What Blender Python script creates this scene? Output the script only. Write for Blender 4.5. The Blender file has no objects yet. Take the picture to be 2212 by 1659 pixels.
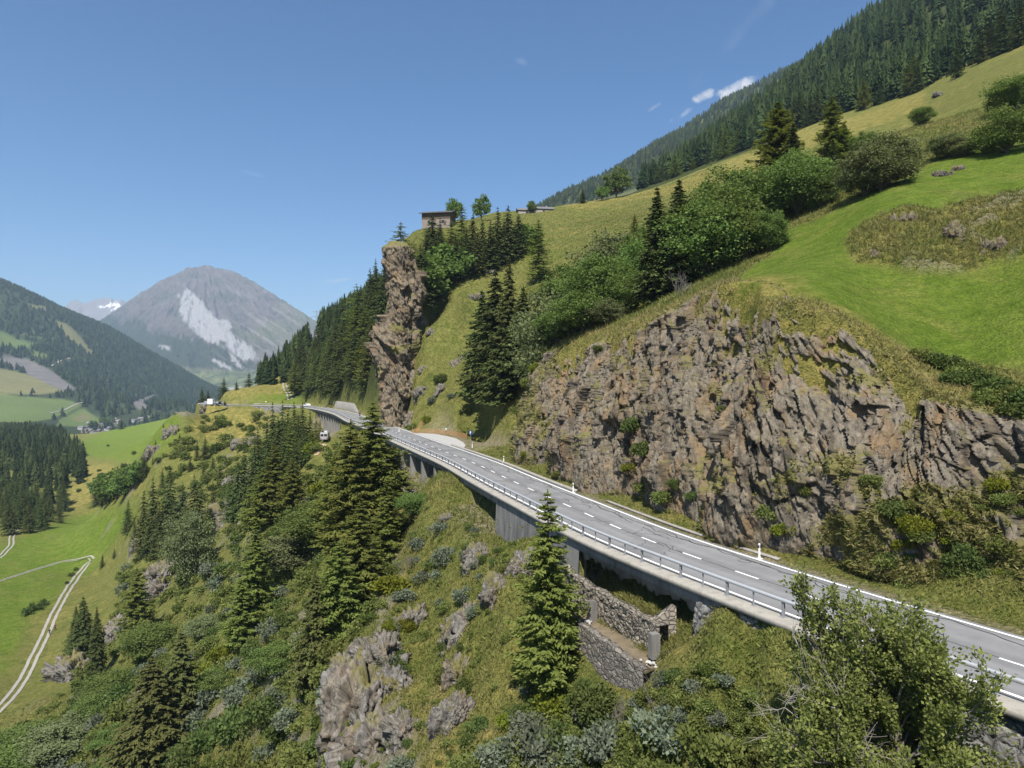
import bpy, bmesh, math, random
import numpy as np
from mathutils import Vector, Matrix

R = math.radians
sc = bpy.context.scene
COL = sc.collection
rng = np.random.default_rng(7)
random.seed(7)

# ------------------------------------------------------------------ camera, sky, sun, exposure
CAMH = 12.5                     # metres above the road
FD, CX, HY = 1495.0, 1106.0, 821.0   # focal length, centre and horizon in the units the scene was measured in (2212 wide)
cam = bpy.data.cameras.new('camera')
cam.sensor_width = 36.0
cam.lens = 36.0 * FD / 2212.0
cam.shift_y = -(829.5 - HY) / 2212.0
cam.clip_start = 0.5
cam.clip_end = 80000.0
camo = bpy.data.objects.new('camera', cam)
COL.objects.link(camo)
camo.location = (0, 0, CAMH)
camo.rotation_euler = (R(90), 0, 0)
sc.camera = camo

SUN_EL, SUN_ROT = R(56), R(191)
S = Vector((math.sin(SUN_ROT) * math.cos(SUN_EL), math.cos(SUN_ROT) * math.cos(SUN_EL), math.sin(SUN_EL)))
world = bpy.data.worlds.new('World')
sc.world = world
world.use_nodes = True
wn, wl = world.node_tree.nodes, world.node_tree.links
wn.clear()
w_out = wn.new('ShaderNodeOutputWorld')
w_bg = wn.new('ShaderNodeBackground')
sky = wn.new('ShaderNodeTexSky')
sky.sky_type = 'NISHITA'
sky.sun_disc = False
sky.sun_elevation = SUN_EL
sky.sun_rotation = SUN_ROT
sky.altitude = 1300
sky.air_density = 1.0
sky.dust_density = 0.7
sky.ozone_density = 2.6
w_bg.inputs['Strength'].default_value = 0.088
# a few small clouds, fixed in direction
w_tc = wn.new('ShaderNodeTexCoord')
def _wm(op, a, b=None):
    nd = wn.new('ShaderNodeMath'); nd.operation = op
    for k, v in enumerate((a, b)):
        if v is None: continue
        if hasattr(v, 'links'): wl.new(v, nd.inputs[k])
        else: nd.inputs[k].default_value = v
    return nd.outputs[0]
w_sp = wn.new('ShaderNodeSeparateXYZ'); wl.new(w_tc.outputs['Generated'], w_sp.inputs[0])
w_u, w_v = _wm('DIVIDE', w_sp.outputs[0], w_sp.outputs[1]), _wm('DIVIDE', w_sp.outputs[2], w_sp.outputs[1])
def _noise(sc_, det, dist, scale=(1, 1, 1)):
    mp = wn.new('ShaderNodeMapping'); mp.inputs['Scale'].default_value = scale; wl.new(w_tc.outputs['Generated'], mp.inputs[0])
    nd = wn.new('ShaderNodeTexNoise'); nd.inputs['Scale'].default_value = sc_; nd.inputs['Detail'].default_value = det; nd.inputs['Distortion'].default_value = dist
    wl.new(mp.outputs[0], nd.inputs['Vector']); return nd.outputs['Fac']
w_n1, w_n2 = _noise(34, 8, .3), _noise(14, 6, .8)
w_mask = None
for dx, dy, hw, hh, sl, amt, nn in ((1590, 190, 52, 22, -.42, 1.1, 1), (1520, 206, 28, 18, -.3, 1.1, 1), (1475, 248, 34, 13, -.5, .75, 1), (1412, 232, 20, 7, -.6, .25, 1), (1610, 60, 150, 30, -1.1, .05, 2), (550, 376, 46, 5, .28, .16, 2), (727, 606, 40, 4, -.12, .22, 2), (235, 632, 14, 4, 0, .4, 1), (292, 627, 22, 4, -.25, .4, 1), (1130, 133, 22, 10, .2, .12, 2)):
    cu, cv_ = (dx - 1106.0) / 1495.0, (821.0 - dy) / 1495.0
    du = _wm('SUBTRACT', w_u, cu); dv = _wm('SUBTRACT', _wm('SUBTRACT', w_v, cv_), _wm('MULTIPLY', du, -sl))
    q = _wm('ADD', _wm('POWER', _wm('ABSOLUTE', _wm('DIVIDE', du, hw / 1495.0)), 2.0), _wm('POWER', _wm('ABSOLUTE', _wm('DIVIDE', dv, hh / 1495.0)), 2.0))
    k = _wm('SUBTRACT', 1.0, q)
    k = _wm('ADD', _wm('MULTIPLY', k, .9), _wm('MULTIPLY', _wm('SUBTRACT', w_n1 if nn == 1 else w_n2, .62), 3.4))
    nd = wn.new('ShaderNodeClamp'); wl.new(_wm('MULTIPLY', k, 1.2), nd.inputs[0])
    nd2 = wn.new('ShaderNodeClamp'); wl.new(_wm('MULTIPLY', _wm('SUBTRACT', 1.0, q), 2.5), nd2.inputs[0])
    k = _wm('MULTIPLY', _wm('MULTIPLY', nd.outputs[0], nd2.outputs[0]), amt)
    w_mask = k if w_mask is None else _wm('MAXIMUM', w_mask, k)
w_front = _wm('GREATER_THAN', w_sp.outputs[1], 0.05)
w_mix = wn.new('ShaderNodeMix'); w_mix.data_type = 'RGBA'
wl.new(_wm('MULTIPLY', w_mask, w_front), w_mix.inputs[0]); w_hs = wn.new('ShaderNodeHueSaturation'); w_hs.inputs['Saturation'].default_value = 1.22; wl.new(sky.outputs[0], w_hs.inputs['Color']); wl.new(w_hs.outputs[0], w_mix.inputs[6]); w_mix.inputs[7].default_value = (6.3, 6.4, 6.6, 1)
wl.new(w_mix.outputs[2], w_bg.inputs[0])
wl.new(w_bg.outputs[0], w_out.inputs[0])

sun = bpy.data.lights.new('sun', 'SUN')
sun.energy = 5.0
sun.angle = R(0.5)
sun.color = (1.0, 0.955, 0.88)
suno = bpy.data.objects.new('sun', sun)
COL.objects.link(suno)
suno.rotation_euler = S.to_track_quat('Z', 'Y').to_euler()
suno.location = (200, -200, 400)

sc.view_settings.view_transform = 'Standard'
sc.view_settings.look = 'None'
sc.view_settings.exposure = 0.7
sc.view_settings.gamma = 1.0
sc.view_settings.use_curve_mapping = False
cy = sc.cycles
cy.max_bounces = 5
cy.diffuse_bounces = 3
cy.glossy_bounces = 2
cy.transmission_bounces = 3
cy.transparent_max_bounces = 8
cy.volume_bounces = 0
cy.use_denoising = True
try:
    cy.denoising_prefilter = 'ACCURATE'
except Exception:
    pass

# ------------------------------------------------------------------ helpers
def P(dx, dy, Y):
    return ((dx - CX) / FD * Y, Y, CAMH - (dy - HY) / FD * Y)

def G(dx, dy, z=0.0):
    """point of the plane z seen at dx, dy"""
    Y = (CAMH - z) * FD / (dy - HY)
    return ((dx - CX) / FD * Y, Y, z)

def tag(o, label=None, cat=None, group=None, kind=None):
    if label: o['label'] = label
    if cat: o['category'] = cat
    if group: o['group'] = group
    if kind: o['kind'] = kind
    return o

def link(name, me, mat=None, parent=None):
    o = bpy.data.objects.new(name, me)
    COL.objects.link(o)
    if mat is not None and me is not None and len(me.materials) == 0:
        me.materials.append(mat)
    if parent is not None:
        o.parent = parent
    return o

def empty(name, loc, rz=0.0, sc_=1.0):
    o = bpy.data.objects.new(name, None)
    COL.objects.link(o)
    o.location = loc
    o.rotation_euler = (0, 0, rz)
    o.scale = (sc_, sc_, sc_)
    o.empty_display_size = 0.5
    return o

def np_mesh(name, V, Fc, smooth=False, attrs=None):
    """V (n,3); Fc (m,3) or (m,4) index array"""
    V = np.asarray(V, dtype=np.float32)
    Fc = np.asarray(Fc, dtype=np.int32)
    me = bpy.data.meshes.new(name)
    m, k = Fc.shape
    me.vertices.add(len(V))
    me.vertices.foreach_set('co', V.ravel())
    me.loops.add(m * k)
    me.loops.foreach_set('vertex_index', Fc.ravel())
    me.polygons.add(m)
    me.polygons.foreach_set('loop_start', np.arange(0, m * k, k, dtype=np.int32))
    me.polygons.foreach_set('loop_total', np.full(m, k, dtype=np.int32))
    if smooth:
        me.polygons.foreach_set('use_smooth', np.ones(m, dtype=bool))
    if attrs:
        for n_, a in attrs.items():
            at = me.attributes.new(n_, 'FLOAT', 'POINT')
            at.data.foreach_set('value', np.asarray(a, dtype=np.float32).ravel())
    me.update(calc_edges=True)
    return me

def grid_faces(nr, nc):
    i = np.arange((nr - 1) * (nc - 1))
    r, c = i // (nc - 1), i % (nc - 1)
    a = r * nc + c
    return np.stack([a, a + 1, a + nc + 1, a + nc], 1)

class MB:
    """collects simple solids into one mesh"""
    def __init__(s): s.v, s.f = [], []
    def add(s, vs, fs):
        b = len(s.v); s.v += [tuple(p) for p in vs]; s.f += [tuple(b + i for i in f) for f in fs]
        return s
    def box(s, c, d, rz=0.0, tilt=None):
        M = Matrix.Rotation(rz, 3, 'Z')
        if tilt is not None: M = M @ tilt
        hx, hy, hz = d[0] / 2, d[1] / 2, d[2] / 2
        vs = [Vector(c) + M @ Vector((x * hx, y * hy, z * hz)) for x in (-1, 1) for y in (-1, 1) for z in (-1, 1)]
        return s.add(vs, [(0, 1, 3, 2), (4, 6, 7, 5), (0, 4, 5, 1), (2, 3, 7, 6), (0, 2, 6, 4), (1, 5, 7, 3)])
    def tube(s, a, b, ra, rb=None, n=8):
        rb = ra if rb is None else rb
        a, b = Vector(a), Vector(b)
        z = (b - a).normalized()
        x = z.orthogonal().normalized(); y = z.cross(x)
        vs, fs = [], []
        for i in range(n):
            t = 2 * math.pi * i / n
            d = x * math.cos(t) + y * math.sin(t)
            vs += [a + d * ra, b + d * rb]
        for i in range(n):
            j = (i + 1) % n
            fs.append((2 * i, 2 * j, 2 * j + 1, 2 * i + 1))
        fs.append(tuple(2 * i for i in range(n))[::-1]); fs.append(tuple(2 * i + 1 for i in range(n)))
        return s.add(vs, fs)
    def prism(s, pts, off):
        """flat polygon pts (3D) extruded by vector off"""
        n = len(pts); off = Vector(off)
        vs = [Vector(p) for p in pts] + [Vector(p) + off for p in pts]
        fs = [tuple(range(n))[::-1], tuple(range(n, 2 * n))] + [(i, (i + 1) % n, n + (i + 1) % n, n + i) for i in range(n)]
        return s.add(vs, fs)
    def build(s, name, mat, parent=None, smooth=False, bevel=0.0):
        me = bpy.data.meshes.new(name)
        me.from_pydata(s.v, [], s.f)
        bm = bmesh.new(); bm.from_mesh(me)
        bmesh.ops.recalc_face_normals(bm, faces=bm.faces)
        if bevel > 0:
            bmesh.ops.bevel(bm, geom=list(bm.edges), offset=bevel, segments=2, affect='EDGES', clamp_overlap=True)
        if smooth:
            for f in bm.faces: f.smooth = True
        bm.to_mesh(me); bm.free()
        return link(name, me, mat, parent)

# ---- noise in numpy
def _h(ix, iy, iz, seed):
    h = (ix.astype(np.int64) * 374761393 + iy.astype(np.int64) * 668265263 + iz.astype(np.int64) * 1274126177 + seed * 974634777) & 0xffffffff
    h = ((h ^ (h >> 13)) * 1103515245) & 0xffffffff
    h = ((h ^ (h >> 16)) * 2246822519) & 0xffffffff
    h = h ^ (h >> 15)
    return (h & 0xffffff).astype(np.float32) / np.float32(0xffffff)

def vnoise(p, seed=0):
    """value noise -1..1, p (n,3)"""
    p = np.asarray(p, dtype=np.float64)
    f = np.floor(p); i = f.astype(np.int64); u = p - f
    u = u * u * u * (u * (u * 6 - 15) + 10)
    r = 0
    for a in (0, 1):
        for b in (0, 1):
            for c in (0, 1):
                w = (u[:, 0] if a else 1 - u[:, 0]) * (u[:, 1] if b else 1 - u[:, 1]) * (u[:, 2] if c else 1 - u[:, 2])
                r = r + w * _h(i[:, 0] + a, i[:, 1] + b, i[:, 2] + c, seed)
    return (r * 2 - 1).astype(np.float32)

def fbm(p, oct=4, seed=0, gain=0.5, ridged=False):
    p = np.asarray(p, dtype=np.float64)
    s, a, tot = 0, 1.0, 0
    for k in range(oct):
        n = vnoise(p * 2.03 ** k + 17.3 * k, seed + k)
        if ridged: n = 1 - 2 * np.abs(n)
        s = s + a * n; tot += a; a *= gain
    return s / tot

def worley_facets(p, seed=0, tilt=0.8):
    """blocky displacement 0..1-ish: each cell a tilted plane of its own height. p (n,3) in cell units. returns value, edge"""
    p = np.asarray(p, dtype=np.float64)
    i = np.floor(p).astype(np.int64)
    best = np.full(len(p), 1e9); sec = np.full(len(p), 1e9); val = np.zeros(len(p))
    rz = (0,) if np.ptp(p[:, 2]) < 1e-9 else (-1, 0, 1)
    for a in (-1, 0, 1):
        for b in (-1, 0, 1):
            for c in rz:
                x, y, z = i[:, 0] + a, i[:, 1] + b, i[:, 2] + c
                q = np.stack([x + _h(x, y, z, seed), y + _h(x, y, z, seed + 1), z + (_h(x, y, z, seed + 2) if len(rz) > 1 else 0 * x)], 1)
                d = p - q
                dd = (d * d).sum(1)
                hv = _h(x, y, z, seed + 3) + tilt * ((_h(x, y, z, seed + 4) - .5) * d[:, 0] + (_h(x, y, z, seed + 5) - .5) * d[:, 1] + (_h(x, y, z, seed + 6) - .5) * d[:, 2])
                cl = dd < best
                sec = np.where(cl, best, np.minimum(sec, dd))
                val = np.where(cl, hv, val)
                best = np.where(cl, dd, best)
    return val, np.sqrt(sec) - np.sqrt(best)

def smooth(a, b, x):
    t = np.clip((x - a) / (b - a), 0, 1)
    return t * t * (3 - 2 * t)

def in_poly(x, y, poly):
    x = np.asarray(x); y = np.asarray(y)
    r = np.zeros(x.shape, dtype=bool)
    n = len(poly)
    for i in range(n):
        x1, y1 = poly[i]; x2, y2 = poly[(i + 1) % n]
        c = ((y1 > y) != (y2 > y)) & (x < (x2 - x1) * (y - y1) / ((y2 - y1) if y2 != y1 else 1e-9) + x1)
        r ^= c
    return r

def poly_dist(x, y, pl):
    """distance to an open polyline"""
    d = np.full(np.shape(x), 1e9)
    for (x1, y1), (x2, y2) in zip(pl[:-1], pl[1:]):
        vx, vy = x2 - x1, y2 - y1
        t = np.clip(((x - x1) * vx + (y - y1) * vy) / (vx * vx + vy * vy + 1e-12), 0, 1)
        d = np.minimum(d, np.hypot(x - x1 - t * vx, y - y1 - t * vy))
    return d

def catmull(pts, step=0.5):
    pts = [np.array(p, dtype=float) for p in pts]
    pts = [2 * pts[0] - pts[1]] + pts + [2 * pts[-1] - pts[-2]]
    out = []
    for k in range(1, len(pts) - 2):
        p0, p1, p2, p3 = pts[k - 1:k + 3]
        n = max(2, int(np.linalg.norm(p2 - p1) / step))
        for t in np.linspace(0, 1, n, endpoint=False):
            out.append(0.5 * (2 * p1 + (p2 - p0) * t + (2 * p0 - 5 * p1 + 4 * p2 - p3) * t * t + (3 * p1 - p0 - 3 * p2 + p3) * t ** 3))
    out.append(pts[-2])
    out = np.array(out)
    s = np.r_[0, np.cumsum(np.linalg.norm(np.diff(out, axis=0), axis=1))]
    q = np.arange(0, s[-1], step)
    return np.stack([np.interp(q, s, out[:, i]) for i in range(out.shape[1])], 1)

# ---- materials
class NT:
    def __init__(s, name):
        s.m = bpy.data.materials.new(name); s.m.use_nodes = True
        s.t = s.m.node_tree; s.t.nodes.clear()
        s.out = s.n('OutputMaterial')
    def n(s, typ, **kw):
        nd = s.t.nodes.new('ShaderNode' + typ)
        for k, v in kw.items():
            if k in nd.inputs: nd.inputs[k].default_value = v
            else: setattr(nd, k, v)
        return nd
    def l(s, a, b): s.t.links.new(a, b)
    def coord(s, kind='Object', scale=(1, 1, 1), rot=(0, 0, 0)):
        c = s.n('TexCoord'); m = s.n('Mapping')
        m.inputs['Scale'].default_value = scale; m.inputs['Rotation'].default_value = rot
        s.l(c.outputs[kind], m.inputs[0]); return m.outputs[0]
    def noise(s, vec, scale, detail=6, rough=0.55, dist=0.0):
        nd = s.n('TexNoise'); nd.inputs['Scale'].default_value = scale; nd.inputs['Detail'].default_value = detail
        nd.inputs['Roughness'].default_value = rough; nd.inputs['Distortion'].default_value = dist
        s.l(vec, nd.inputs['Vector']); return nd.outputs['Fac']
    def ramp(s, fac, stops, interp='LINEAR'):
        nd = s.n('ValToRGB'); cr = nd.color_ramp; cr.interpolation = interp
        while len(cr.elements) < len(stops): cr.elements.new(0.5)
        for e, (p, c) in zip(cr.elements, stops):
            e.position = p; e.color = (*c, 1) if len(c) == 3 else c
        s.l(fac, nd.inputs[0]); return nd.outputs[0]
    def g(s, v): return (v, v, v)
    def mix(s, fac, a, b, mode='MIX'):
        nd = s.n('Mix'); nd.data_type = 'RGBA'; nd.blend_type = mode
        for sock, v in ((nd.inputs[0], fac), (nd.inputs[6], a), (nd.inputs[7], b)):
            if hasattr(v, 'links'): s.l(v, sock)
            elif isinstance(v, (int, float)): sock.default_value = v
            else: sock.default_value = (*v, 1)
        return nd.outputs[2]
    def math(s, op, a, b=None, c=None):
        nd = s.n('Math'); nd.operation = op
        for k, v in enumerate((a, b, c)):
            if v is None: continue
            if hasattr(v, 'links'): s.l(v, nd.inputs[k])
            else: nd.inputs[k].default_value = v
        return nd.outputs[0]
    def attr(s, name):
        nd = s.n('Attribute'); nd.attribute_name = name; return nd.outputs['Fac']
    def bump(s, h, strength=0.5, dist=0.1, normal=None):
        nd = s.n('Bump'); nd.inputs['Strength'].default_value = strength; nd.inputs['Distance'].default_value = dist
        s.l(h, nd.inputs['Height'])
        if normal is not None: s.l(normal, nd.inputs['Normal'])
        return nd.outputs[0]
    def pbr(s, col, rough=0.9, normal=None, spec=0.2, metal=0.0):
        b = s.n('BsdfPrincipled')
        if hasattr(col, 'links'): s.l(col, b.inputs['Base Color'])
        else: b.inputs['Base Color'].default_value = (*col, 1)
        if hasattr(rough, 'links'): s.l(rough, b.inputs['Roughness'])
        else: b.inputs['Roughness'].default_value = rough
        b.inputs['Specular IOR Level'].default_value = spec
        b.inputs['Metallic'].default_value = metal
        if normal is not None: s.l(normal, b.inputs['Normal'])
        s.l(b.outputs[0], s.out.inputs[0])
        return s.m

def plain(name, col, rough=0.7, var=0.25, scale=3.0, spec=0.3, metal=0.0, bump=0.0):
    t = NT(name)
    v = t.coord()
    f = t.noise(v, scale, 5)
    c = t.mix(f, tuple(x * (1 - var) for x in col), tuple(min(1, x * (1 + var)) for x in col))
    nrm = t.bump(f, bump, 0.05) if bump else None
    return t.pbr(c, rough, nrm, spec, metal)

def leaf_mat(name, dark, light, transl=0.3, obj_var=0.35):
    t = NT(name)
    f = t.attr('tint')
    oi = t.n('ObjectInfo')
    c = t.mix(f, dark, light)
    k = t.math('MULTIPLY_ADD', oi.outputs['Random'], obj_var, 1 - obj_var * 0.5)
    hsv = t.n('HueSaturation')
    t.l(c, hsv.inputs['Color']); t.l(k, hsv.inputs['Value'])
    hue = t.math('MULTIPLY_ADD', oi.outputs['Random'], 0.035, 0.4825)
    t.l(hue, hsv.inputs['Hue'])
    d = t.n('BsdfDiffuse'); tr = t.n('BsdfTranslucent'); mx = t.n('MixShader')
    mx.inputs[0].default_value = transl
    t.l(hsv.outputs[0], d.inputs[0])
    tc = t.mix(1.0, hsv.outputs[0], (1.0, 1.1, 0.55), 'MULTIPLY')
    t.l(tc, tr.inputs[0])
    t.l(d.outputs[0], mx.inputs[1]); t.l(tr.outputs[0], mx.inputs[2])
    t.l(mx.outputs[0], t.out.inputs[0])
    return t.m
# ------------------------------------------------------------------ the land: control points -> heightfields
def rbf_fit(pts):
    """pts (dx,dy,Y): thin radial-basis fit of the elevation slope e over (azimuth, log distance)"""
    p = np.array(pts, dtype=float)
    a, b, e = p[:, 0] / 300.0, np.log(p[:, 2]) / 0.4, -(p[:, 1] - HY) / FD
    X = np.stack([a, b], 1)
    D = np.sqrt(((X[:, None] - X[None]) ** 2).sum(-1) + 0.05)
    n = len(p)
    A = np.zeros((n + 3, n + 3)); A[:n, :n] = D; A[:n, n] = 1; A[:n, n + 1:] = X; A[n, :n] = 1; A[n + 1:, :n] = X.T
    A[:n, :n] += np.eye(n) * -1e-3
    w = np.linalg.solve(A, np.r_[e, 0, 0, 0])
    def f(dx, Y):
        q = np.stack([np.ravel(dx) / 300.0, np.log(np.ravel(Y)) / 0.4], 1)
        out = np.zeros(len(q))
        for k in range(0, len(q), 20000):
            qq = q[k:k + 20000]
            d = np.sqrt(((qq[:, None] - X[None]) ** 2).sum(-1) + 0.05)
            out[k:k + 20000] = d @ w[:n] + w[n] + qq @ w[n + 1:]
        return out.reshape(np.shape(dx))
    return f

def xyz_pt(x, y, z):
    return (x / y * FD + CX, HY - (z - CAMH) / y * FD, y)

class Sheet:
    """heightfield over a fan: columns = azimuth, rows = log distance"""
    def __init__(s, dxs, ys):
        s.dxs, s.ys = np.asarray(dxs, float), np.asarray(ys, float)
        s.DX, s.Y = np.meshgrid(s.dxs, s.ys)
        s.T = (s.DX - CX) / FD
        s.X = s.T * s.Y
        s.lny = np.log(s.ys)
    def from_fit(s, f, step=4):
        """evaluate the smooth fit on a coarse lattice and interpolate"""
        cd = np.linspace(s.dxs[0], s.dxs[-1], max(8, len(s.dxs) // step)); cl = np.linspace(s.lny[0], s.lny[-1], max(8, int(len(s.ys) / step)))
        A, B = np.meshgrid(cd, np.exp(cl))
        E = f(A, B)
        fi = (s.lny - cl[0]) / (cl[1] - cl[0]); i0 = np.clip(np.floor(fi).astype(int), 0, len(cl) - 2); u = (fi - i0)[:, None]
        fj = (s.dxs - cd[0]) / (cd[1] - cd[0]); j0 = np.clip(np.floor(fj).astype(int), 0, len(cd) - 2); v = (fj - j0)[None]
        g = lambda a, b: E[np.ix_(a, b)]
        e = (g(i0, j0) * (1 - u) + g(i0 + 1, j0) * u) * (1 - v) + (g(i0, j0 + 1) * (1 - u) + g(i0 + 1, j0 + 1) * u) * v
        return CAMH + e * s.Y
    def z(s, x, y):
        x = np.atleast_1d(np.asarray(x, float)); y = np.atleast_1d(np.asarray(y, float))
        fi = np.interp(np.log(y), s.lny, np.arange(len(s.ys))); i = np.clip(fi.astype(int), 0, len(s.ys) - 2); u = fi - i
        fj = np.interp(x / y * FD + CX, s.dxs, np.arange(len(s.dxs))); j = np.clip(fj.astype(int), 0, len(s.dxs) - 2); v = fj - j
        Z = s.Z
        return (Z[i, j] * (1 - u) + Z[i + 1, j] * u) * (1 - v) + (Z[i, j + 1] * (1 - u) + Z[i + 1, j + 1] * u) * v
    def hit(s, dx, dy, y0=0):
        """first ground point seen at dx, dy beyond y0"""
        e = (s.Z_at_col(dx) - CAMH) / s.ys
        t = -(dy - HY) / FD
        k = np.where((e >= t) & (s.ys > y0))[0]
        if len(k) == 0: return None
        y = s.ys[k[0]]
        x = (dx - CX) / FD * y
        return (x, y, float(s.z(x, y)[0]))
    def Z_at_col(s, dx):
        fj = np.interp(dx, s.dxs, np.arange(len(s.dxs))); j = min(int(fj), len(s.dxs) - 2); v = fj - j
        return s.Z[:, j] * (1 - v) + s.Z[:, j + 1] * v
    def mesh(s, name, attrs=None, smooth=True):
        V = np.stack([s.X, s.Y, s.Z], -1).reshape(-1, 3)
        return np_mesh(name, V, grid_faces(len(s.ys), len(s.dxs)), smooth, attrs)

# road centre line in plan
road = catmull([(56, -18), (48, -8), (40, 2), (33, 12), (27.5, 21), (22.3, 30.2), (17.3, 39.6), (10.5, 54.3), (4.9, 70.7), (0, 85.7), (-5.2, 102.5), (-11.3, 119.6),
                (-21, 146), (-32.5, 178), (-45, 210), (-62, 258), (-83, 303), (-102, 327), (-122, 340), (-143, 349), (-158, 360), (-166, 378), (-168, 405), (-164, 440)], 0.5)
rt = np.gradient(road, axis=0); rt /= np.linalg.norm(rt, axis=1)[:, None]
rn = np.stack([rt[:, 1], -rt[:, 0]], 1)            # to the right, uphill
rs = np.r_[0, np.cumsum(np.linalg.norm(np.diff(road, axis=0), axis=1))]
def road_frame(x, y):
    """(arc length, signed offset) of plan points; offset > 0 uphill"""
    x, y = np.ravel(x), np.ravel(y)
    so, uo = np.empty(len(x)), np.empty(len(x))
    for k in range(0, len(x), 40000):
        dx_ = x[k:k + 40000, None] - road[None, ::2, 0]; dy_ = y[k:k + 40000, None] - road[None, ::2, 1]
        i = (dx_ * dx_ + dy_ * dy_).argmin(1) * 2
        ex, ey = x[k:k + 40000] - road[i, 0], y[k:k + 40000] - road[i, 1]
        so[k:k + 40000] = rs[i] + ex * rt[i, 0] + ey * rt[i, 1]
        uo[k:k + 40000] = ex * rn[i, 0] + ey * rn[i, 1]
    return so, uo
def road_at(s, u):
    i = np.interp(s, rs, np.arange(len(rs)))
    i0 = np.clip(i.astype(int) if hasattr(i, 'astype') else int(i), 0, len(rs) - 2); f = i - i0
    c = road[i0] + (road[i0 + 1] - road[i0]) * np.expand_dims(f, -1); n = rn[i0] + (rn[i0 + 1] - rn[i0]) * np.expand_dims(f, -1)
    return c + n * np.expand_dims(u, -1)
def s_of_y(y):
    return float(np.interp(y, road[:500 * 2, 1][np.argsort(road[:1000, 1])], rs[:1000][np.argsort(road[:1000, 1])]))

# --- control points shared by both layers (seen or estimated in the photograph: across, down, distance)
common = [
 # left slope below the road and the valley terrace
 (1000,1659,44.5),(700,1659,59.8),(300,1659,92),(0,1659,126),(1300,1659,39.2),(1600,1659,33.4),(1850,1659,29),(2212,1700,24.5),
 (1000,1300,66),(600,1300,107),(300,1300,187),(800,1100,112),(500,1100,215),(650,1000,197),(500,950,300),(400,950,300),
 (392,897,322),(400,1000,284),(330,1060,268),(285,1150,258),(245,1212,258),(450,1050,250),(400,1200,203),(500,1200,158),(200,1450,160),(100,1550,138),
 (400,1450,113),(700,1450,75.5),(900,1450,61.8),(700,1200,108),(900,1150,86),(860,1080,104),(960,1060,88),(1050,1240,66),(1120,1215,60),(985,1380,58),(940,1250,74),(820,1330,74),(880,1180,90),(740,1420,70),(1190,1330,53),(1140,1143,62.5),(600,1450,86),(820,1300,84),(1000,1480,53),(1150,1550,45),
 (430,905,330),(455,880,360),(600,930,285),(560,900,325),(700,960,196),(702,953,191),(745,985,172),(780,1000,158),(620,900,305),
 (60,1450,173.5),(115,1330,208),(150,1270,240),(195,1215,275),(0,1530,152),(0,1255,251),(100,1210,285),(100,1150,338),(250,1110,395),(250,1070,447),(200,990,690),(270,960,870),(330,935,1010),
 (0,1350,200),(30,1500,160),(-300,1530,150),(-300,1255,251),(-300,1000,640),(0,1100,400),(0,1000,620),(100,960,820),(180,948,985),(240,938,1020),(380,902,1150),(300,920,1100),
 (-300,1659,120),(60,930,1080),(420,893,1250),
 (230,945,1350),(400,905,1380),(100,945,1300),(-300,960,1200),
 (-300,2200,60),(300,2300,42),(1000,2600,24),(1600,2900,17),(2400,2300,16),(600,2000,58),
 # road and far corner of the road
 (490,878,343),(560,877,337),(640,878,327),(700,882,300),(750,893,259),(803,911,208),(850,927,176),(900,945,150),
 # drop behind the far corner
 (455,885,420),(420,905,600),(560,915,620),(480,895,480),(640,900,700),(500,900,900),(620,880,1000),(560,895,1300),(700,860,1300),(450,895,1380),(800,760,1300),
 # ochre field and forested rise beyond the road
 (465,858,385),(510,843,400),(560,830,415),(600,846,366),(640,818,400),(650,862,325),(600,800,440),(640,770,462),(690,722,480),(675,748,425),(720,800,320),
 (700,842,300),(740,862,285),(780,860,272),(760,765,290),(830,682,292),(830,642,400),(760,690,450),(690,745,620),(640,800,640),(780,700,700),(830,660,800),
 (800,880,240),(830,893,216),
 # middle slope, rock rib and the trees' ledge
 (845,912,196),(850,860,200),(905,925,172),(870,820,199),(925,780,205),(868,700,203),(880,620,203),(870,530,204),(900,512,225),(930,668,202),(970,638,207),(1030,622,214),(1090,572,229),(900,790,188),(900,860,181),
 (1040,925,163),(1000,852,170),(950,760,188),(1000,655,207),(1055,602,220),(1130,542,238),(1085,800,152),(1100,880,138),(1070,935,150),(1150,690,170),(1100,700,172),
 (1000,570,232),(1000,490,262),(940,492,264),(905,505,252),(870,530,262),(905,535,290),(870,560,290),(940,500,290),(975,488,300),(905,560,350),(940,515,340),(1000,480,330),(960,530,390),(1030,470,330),(1100,478,290),(850,560,300),(870,580,350),(840,640,330),
 (1200,520,240),(1300,500,220),(1300,462,290),(1450,440,250),(1640,378,235),(1170,452,335),(1250,441,335),(1430,401,335),(1540,358,335),(1640,321,335),(1790,264,320),(1900,237,300),(1990,202,282),(2100,152,262),(2212,107,242),(2500,-20,210),
 (2800,-160,190),(1060,462,335),
 # forest slope behind the crest
 (1430,400,380),(1640,308,400),(1640,250,560),(1500,350,520),(1430,385,560),(1890,55,650),(1790,120,650),(1700,190,680),(1600,262,700),(2212,-120,560),(2212,60,330),(1990,150,380),(2000,40,500),(1890,180,420),(1790,225,420),(2500,-200,420),(2800,-380,420),
 (1170,462,400),(1250,450,420),(1170,520,700),(1060,520,500),(950,560,600),(1400,420,800),(1600,300,950),(1890,30,1000),(2212,-250,1000),(2800,-700,1000),(1170,600,1200),(1500,420,1300),(1890,200,1380),(2212,-100,1380),(2800,-500,1380),(900,650,1300),
]
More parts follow.
